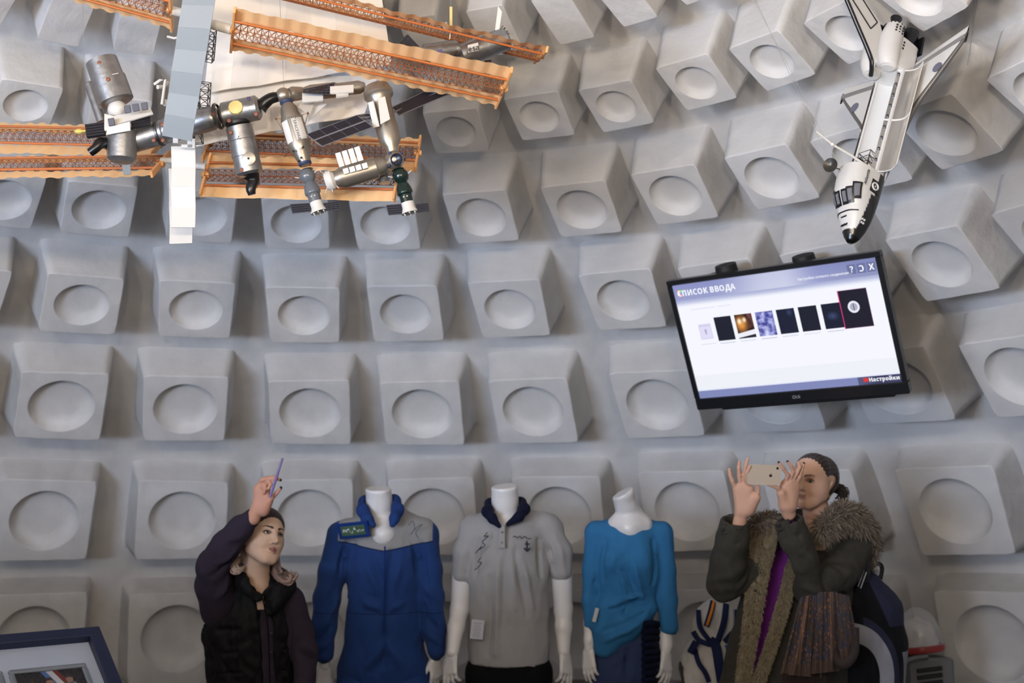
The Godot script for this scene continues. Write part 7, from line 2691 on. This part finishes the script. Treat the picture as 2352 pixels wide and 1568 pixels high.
func backpack(wearer: Node3D) -> void:
	var X := lens_basis.x
	var Y := lens_basis.y
	var root := thing("backpack", "black backpack with navy top panel and light grey curved stripe on the parka's back", "backpack", rp(2010, 1500, -0.15))
	var c_black := lin(20, 20, 23)
	var c_navy := lin(40, 42, 62)
	var c_grey := lin(150, 150, 156)
	var b := bounds([rp(1930, 1290, 0.08), rp(2084, 1640, -0.36)], 0.02)
	var f := Field.new(b[0], b[1], 0.0085)
	f.chain([rp(1986, 1340, -0.12), rp(2006, 1400, -0.13), rp(2012, 1480, -0.14), rp(2008, 1580, -0.14)], [rx(38), rx(60), rx(66), rx(66)], 0.03, (X * 0.35 + fwd).normalized(), 1.15)
	f.chain([rp(1966, 1360, -0.06), rp(1966, 1460, -0.05), rp(1960, 1600, -0.05)], [rx(30), rx(46), rx(50)], 0.04)
	var mb := MB.new()
	f.net(mb, folds([[rp(1990, 1340, 0.0), rp(2046, 1440, 0.0), 0.008, -0.006], [rp(2016, 1350, -0.02), rp(2050, 1400, -0.03), 0.01, 0.006]], 0.004, 14.0, 31))
	var bim := Image.create(256, 512, false, Image.FORMAT_RGBA8)
	for y in 512:
		for x in 256:
			var sx := 1930.0 + x / 256.0 * 156.0
			var sy := 1290.0 + y / 512.0 * 312.0
			var d := Vector2(sx - 1950.0, (sy - 1560.0) * 0.8).length()
			var s1 := 72.0
			var c := rgb(20, 20, 23)
			if sx > 1998.0 + (sy - 1330.0) * 0.42 and sy < 1440.0:
				c = rgb(42, 44, 64)
			if d > s1 and d < s1 + 34.0 and sx > 1956.0:
				c = rgb(150, 150, 156)
			if d > s1 + 34.0 and d < s1 + 48.0 and sx > 1980.0:
				c = rgb(44, 46, 66)
			if d > s1 + 62.0 and d < s1 + 84.0 and sx > 2030.0 and sy > 1500.0:
				c = rgb(132, 132, 138)
			bim.set_pixel(x, y, c)
	var bag := fabric(Color(1, 1, 1), 0.75, 0.05)
	bag.albedo_texture = ImageTexture.create_from_image(bim)
	bag.texture_repeat = false
	mb.print_uv(Transform3D(lens_basis, rp(1930, 1290)), rx(156), rx(312))
	obj("bag_body", mb, bag, root)
	var lo := MB.new()
	lo.tube(smooth([rp(1996, 1320, -0.1), rp(2004, 1300, -0.1), rp(2018, 1294, -0.11), rp(2026, 1304, -0.12), rp(2022, 1330, -0.12)], 5), 0.009, 8, true, 0.5, fwd)
	obj("grab_loop", lo, mat(rgb(16, 16, 18), 0.6), root)
	var stp := MB.new()
	stp.tube(smooth([rp(1972, 1252, -0.02), rp(1986, 1280, 0.0), rp(1990, 1312, -0.02), rp(1982, 1345, -0.05)], 5), 0.018, 8, true, 0.3, fwd)
	obj("shoulder_strap", stp, mat(rgb(46, 46, 48), 0.7), root)
	var st2 := MB.new()
	st2.tube(smooth([rp(1984, 1310, 0.0), rp(1978, 1326, 0.01), rp(1971, 1346, 0.0)], 4), 0.003, 6)
	st2.tube(smooth([rp(1990, 1314, 0.0), rp(1984, 1330, 0.01), rp(1977, 1350, 0.0)], 4), 0.003, 6)
	obj("strap_cord", st2, mat(rgb(170, 170, 174), 0.5), root)
	var tg := MB.new()
	tg.box(Transform3D(lens_basis.rotated(fwd, -0.2), rp(2013, 1316, -0.085)), Vector3(rx(9), rx(16), 0.003), 0.001)
	obj("zip_pull", tg, mat(rgb(150, 150, 154), 0.35, 0.5), root)
	var zd := MB.new()
	zd.ball(Transform3D(Basis(), rp(2003, 1350, -0.05)), 0.004, 8, 6)
	obj("zip_slider", zd, mat(rgb(170, 160, 130), 0.3, 0.7), root)
# ---------------------------------------------------------------- exhibits at the edges of the picture
func space_suit() -> void:
	var D := 6.3
	var P := func(x: float, y: float, n := 0.0) -> Vector3: return at(x, y, D - n)
	var k := D / FOCAL
	var root := thing("space_suit", "cream pressure suit with navy crossing straps and one orange stripe seated behind the parka", "space suit", Vector3(P.call(1640, 1500).x, 0.18, P.call(1640, 1500).z))
	var lo := Vector3(P.call(1550, 1500).x, 0.19, P.call(1640, 1500).z - 0.3)
	var hi: Vector3 = P.call(1725, 1370) + Vector3(0.02, 0.02, 0.32)
	var f := Field.new(lo, hi, 0.009)
	var c: Vector3 = P.call(1646, 1424)
	f.chain([P.call(1646, 1424, 0.0), P.call(1646, 1470, 0.0), P.call(1640, 1540, 0.0)], [k * 48, k * 52, k * 58], 0.05, fwd, 0.8)
	f.chain([P.call(1598, 1500, 0.02), P.call(1590, 1530, 0.04), P.call(1592, 1580, 0.1)], [k * 24, k * 28, k * 30], 0.03)
	f.chain([P.call(1690, 1490, 0.02), P.call(1704, 1540, 0.04), P.call(1700, 1590, 0.1)], [k * 24, k * 26, k * 28], 0.03)
	var seat: Vector3 = P.call(1640, 1560)
	f.cap(seat, Vector3(seat.x, 0.3, seat.z), k * 60, 0.14, 0.05)
	for s in [-1.0, 1.0]:
		f.chain([Vector3(seat.x + s * 0.09, 0.62, seat.z), Vector3(seat.x + s * 0.11, 0.6, seat.z + 0.2), Vector3(seat.x + s * 0.11, 0.27, seat.z + 0.22)], [0.09, 0.085, 0.07], 0.03)
	var mb := MB.new()
	f.net(mb, folds([[P.call(1612, 1400, 0.12), P.call(1640, 1460, 0.14), 0.012, 0.008], [P.call(1660, 1390, 0.12), P.call(1654, 1450, 0.14), 0.012, -0.007], [P.call(1620, 1500, 0.14), P.call(1660, 1520, 0.14), 0.014, 0.01]], 0.012, 16.0, 41))
	var cream := fabric(rgb(186, 182, 174), 0.85, 0.1)
	obj("suit_body", mb, cream, root)
	var navy := fabric(rgb(28, 36, 66), 0.8, 0.1)
	var strap := func(pts: Array, w: float, m: Material, called: String) -> void:
		var q := []
		for p in pts:
			# lay the strap on the front of the suit
			var dx: float = (p[0] - 1644.0) / 56.0
			var near := k * 50.0 * 0.8 * sqrt(maxf(0.04, 1.0 - dx * dx)) + (0.03 if p[1] > 1500 else 0.0) - (0.05 * smoothstep(1420.0, 1380.0, p[1]))
			q.append(P.call(p[0], p[1], near + 0.022 + (0.006 if called == "orange_stripe" else 0.0)))
		var s := MB.new()
		s.tube(smooth(q, 5), w, 8, true, 0.3, fwd)
		obj(called, s, m, root)
	strap.call([[1604, 1400], [1608, 1440], [1632, 1474]], 0.011, navy, "strap")
	strap.call([[1668, 1386], [1662, 1430], [1648, 1474]], 0.014, navy, "strap")
	strap.call([[1694, 1400], [1690, 1440], [1664, 1474]], 0.013, navy, "strap")
	strap.call([[1592, 1450], [1606, 1470], [1632, 1480]], 0.012, navy, "strap")
	strap.call([[1630, 1470], [1644, 1484], [1652, 1530], [1658, 1566]], 0.022, navy, "strap")
	strap.call([[1596, 1490], [1604, 1520], [1620, 1545], [1628, 1566]], 0.011, navy, "strap")
	strap.call([[1668, 1480], [1680, 1510]], 0.009, fabric(rgb(52, 92, 142), 0.8, 0.1), "strap")
	strap.call([[1638, 1380], [1632, 1405], [1622, 1438]], 0.013, navy, "stripe_backing")
	strap.call([[1640, 1380], [1634, 1405], [1624, 1436]], 0.006, fabric(rgb(206, 124, 40), 0.8), "orange_stripe")
	var bk := MB.new()
	bk.box(Transform3D(lens_basis.rotated(fwd, -0.5), P.call(1592, 1486, 0.1)), Vector3(k * 16, k * 30, 0.01), 0.003)
	obj("strap_buckle", bk, navy, root)
	var chair := MB.new()
	chair.tube(smooth([P.call(1566, 1530, 0.05), P.call(1572, 1560, 0.08), P.call(1590, 1585, 0.1), P.call(1640, 1596, 0.12)], 5), 0.012, 8)
	var sb := MB.new()
	sb.box(Transform3D(Basis(), Vector3(seat.x, 0.34, seat.z - 0.02)), Vector3(0.46, 0.32, 0.4), 0.03)
	obj("suit_seat", sb, mat(rgb(56, 54, 52), 0.6), root)
	obj("arm_rail", chair, mat(rgb(56, 54, 52), 0.6), root)

func helmet_case() -> void:
	var D := 6.35
	var k := D / FOCAL
	var P := func(x: float, y: float, n := 0.0) -> Vector3: return at(x, y, D - n)
	var X := lens_basis.x
	var base: Vector3 = P.call(2118, 1503)
	# grey equipment box
	var bxr := thing("equipment_case", "grey metal equipment case with dark slots under the clear helmet", "case", Vector3(base.x, 0.18, base.z))
	var up := Vector3.UP
	var rgt := Vector3(X.x, 0, X.z).normalized()
	var bas := Basis(rgt, up, rgt.cross(up))
	var top := base.y - 0.006
	var b := MB.new()
	b.box(Transform3D(bas, Vector3(base.x, (top + 0.18) / 2, base.z)), Vector3(k * 106, top - 0.18, 0.26), 0.012)
	obj("case_body", b, mat(rgb(112, 112, 112), 0.5, 0.2), bxr)
	for i in 3:
		var s := MB.new()
		s.box(Transform3D(bas.rotated(bas.z, 0.12), Vector3(base.x, top - 0.05 - i * 0.03, base.z) + bas.z * 0.131 - rgt * k * 4), Vector3(k * 58, 0.02, 0.012), 0.003)
		obj("dark_slot", s, mat(rgb(26, 26, 28), 0.4), bxr)
	var pipe := MB.new()
	pipe.tube(smooth([P.call(2066, 1568, 0.15), P.call(2070, 1530, 0.16), P.call(2092, 1514, 0.15), P.call(2130, 1508, 0.14)], 5), 0.012, 8)
	obj("pipe", pipe, mat(rgb(120, 120, 120), 0.4, 0.4), bxr)
	# helmet
	var hm := thing("bubble_helmet", "clear bubble helmet with red rim resting on the grey case", "helmet", base)
	base += Vector3.UP * 0.01
	var tilt := bas.rotated(bas.z, 0.1)
	var t := Transform3D(tilt, base)
	var g := MB.new()
	var prof := []
	var r := k * 50
	for i in 15:
		var a := lerpf(-0.25, PI / 2, i / 14.0)
		prof.append(Vector2(maxf(cos(a) * r, 0.0005), sin(a) * r * 1.62 + 0.045))
	g.lathe(t, prof, 40)
	var gm := StandardMaterial3D.new()
	gm.albedo_color = Color(0.9, 0.92, 0.94, 0.22)
	gm.transparency = BaseMaterial3D.TRANSPARENCY_ALPHA
	gm.roughness = 0.06
	meta(obj("clear_bubble", g, gm, hm), "clear dome")
	var rim := MB.new()
	rim.lathe(t, [Vector2(r * 0.9, 0.0), Vector2(r * 1.04, 0.004), Vector2(r * 1.06, 0.016), Vector2(r * 1.03, 0.03), Vector2(r * 0.94, 0.034)], 40)
	obj("red_rim", rim, mat(rgb(150, 44, 40), 0.4), hm)
	var inn := MB.new()
	var f := Field.new(base - Vector3.ONE * 0.11, base + Vector3(0.11, 0.22, 0.11), 0.007)
	f.cap(t * Vector3(-0.01, 0.04, 0), t * Vector3(-0.012, 0.075, 0), r * 0.88, r * 0.84, 0.02)
	f.trim(t * Vector3(0, 0.018, 0), -t.basis.y)
	f.net(inn, folds([], 0.008, 24.0, 43))
	obj("white_cap", inn, fabric(rgb(196, 192, 186), 0.9, 0.1), hm)

func display_case() -> void:
	var tr := at(226, 1446, 5.3)
	var W := 1.0
	var H := 0.62
	var xd := (lens_basis * Vector3(0.82, -0.035, -0.57)).normalized()
	var down := lens_basis * Vector3(0.52, -0.5, 0.70)
	var yd := -(down - xd * down.dot(xd)).normalized()
	var t := Transform3D(Basis(xd, yd, xd.cross(yd)), tr - xd * W / 2 - yd * H / 2)
	var root := thing("display_case", "slanted showcase with navy frame and pale backlit panel", "showcase", Vector3(t.origin.x, 0, t.origin.z))
	var navy := mat(rgb(34, 42, 74), 0.4)
	var bars := [[Vector3(0, H / 2 - 0.025, 0), Vector3(W, 0.05, 0.04)], [Vector3(0, -H / 2 + 0.025, 0), Vector3(W, 0.05, 0.04)], [Vector3(W / 2 - 0.025, 0, 0), Vector3(0.05, H - 0.1, 0.04)], [Vector3(-W / 2 + 0.025, 0, 0), Vector3(0.05, H - 0.1, 0.04)]]
	for q in bars:
		var mb := MB.new()
		mb.box(t * Transform3D(Basis(), q[0]), q[1], 0.003)
		obj("frame_bar", mb, navy, root)
	var pn := MB.new()
	pn.box(t * Transform3D(Basis(), Vector3(0, 0, -0.018)), Vector3(W - 0.08, H - 0.08, 0.01))
	var pm := mat(rgb(190, 202, 222), 0.35)
	obj("pale_panel", pn, pm, root)
	# cabinet below, standing on the floor
	var cab := MB.new()
	var pts := [t * Vector3(-W / 2, H / 2, -0.03), t * Vector3(W / 2, H / 2, -0.03), t * Vector3(W / 2, -H / 2, -0.03), t * Vector3(-W / 2, -H / 2, -0.03)]
	var low := []
	for p in pts:
		low.append(Vector3(p.x, 0.0, p.z))
	cab.quad(pts[0], pts[3], pts[2], pts[1])
	cab.quad(low[0], low[1], low[2], low[3])
	for i in 4:
		var j := (i + 1) % 4
		cab.quad(pts[i], pts[j], low[j], low[i])
	obj("cabinet", cab, mat(rgb(40, 46, 72), 0.5), root)
	# framed photographs lying on the panel
	var spots := [[0.5 * W - 0.235, 0.0], [0.5 * W - 0.535, 0.0]]
	for s in 2:
		var fw := 0.26
		var fh := 0.24
		var ft := t * Transform3D(Basis(), Vector3(spots[s][0], H / 2 - 0.185 - fh / 2, -0.004))
		var fo := thing("framed_photograph", ["framed group photograph of three suited crew before a flag, beside the navy frame's corner", "framed photograph of a suited person, left of the group photograph"][s], "photograph", ft.origin, "framed photographs in the showcase")
		var silver := mat(rgb(150, 158, 168), 0.2, 0.5)
		for q in [[Vector3(0, fh / 2, 0), Vector3(fw + 0.02, 0.02, 0.018)], [Vector3(0, -fh / 2, 0), Vector3(fw + 0.02, 0.02, 0.018)], [Vector3(fw / 2, 0, 0), Vector3(0.02, fh - 0.02, 0.018)], [Vector3(-fw / 2, 0, 0), Vector3(0.02, fh - 0.02, 0.018)]]:
			var mb := MB.new()
			mb.box(ft * Transform3D(Basis(), q[0]), q[1], 0.006)
			obj("frame_edge", mb, silver, fo)
		var pr := MB.new()
		var hx := (fw - 0.02) / 2
		var hy := (fh - 0.02) / 2
		pr.grid(PackedVector3Array([ft * Vector3(-hx, hy, -0.002), ft * Vector3(hx, hy, -0.002), ft * Vector3(-hx, -hy, -0.002), ft * Vector3(hx, -hy, -0.002)]), 2, 2)
		var prm := StandardMaterial3D.new()
		prm.albedo_texture = photo_print(s)
		prm.roughness = 0.25
		obj("print", pr, prm, fo)

func photo_print(kind: int) -> ImageTexture:
	var im := Image.create(320, 220, false, Image.FORMAT_RGBA8)
	var nz := FastNoiseLite.new()
	nz.seed = 80 + kind
	nz.frequency = 0.05
	for y in 220:
		for x in 320:
			var c := rgb(36, 36, 42).lerp(rgb(60, 54, 54), clampf(0.5 + nz.get_noise_2d(x, y), 0, 1))
			if kind == 0:
				var u := x - 120 - y * 0.55
				if u > 0 and u < 26:
					c = rgb(84, 112, 168)
				elif u >= 26 and u < 58:
					c = rgb(196, 198, 206)
				elif u >= 58 and u < 84:
					c = rgb(110, 54, 52)
			for q in ([[70, 62], [150, 54], [245, 48]] if kind == 0 else [[215, 66]]):
				var dx: float = x - q[0]
				var dy: float = y - q[1]
				if dx * dx / 2600.0 + (dy - 78) * (dy - 78) / 4200.0 < 1.0:
					c = rgb(150, 152, 156).lerp(rgb(64, 66, 72), clampf(0.5 + 2.0 * nz.get_noise_2d(x * 2.2, y * 2.2), 0, 1))
					if absf(absf(dx) - (dy - 20) * 0.35) < 3.0:
						c = rgb(44, 46, 52)
				if dx * dx / 300.0 + dy * dy / 480.0 < 1.0:
					c = rgb(150, 116, 100)
					if dy < -8 + dx * dx * 0.02:
						c = rgb(70, 58, 52)
			im.set_pixel(x, y, c)
	return ImageTexture.create_from_image(im)
func build_all() -> void:
	television()
	shuttle()
	station()
	mannequins()
	print("mannequins ", Time.get_ticks_msec())
	woman_pointing()
	print("woman ", Time.get_ticks_msec())
	woman_photographing()
	print("woman ", Time.get_ticks_msec())
	space_suit()
	helmet_case()
	display_case()
	print("props ", Time.get_ticks_msec())
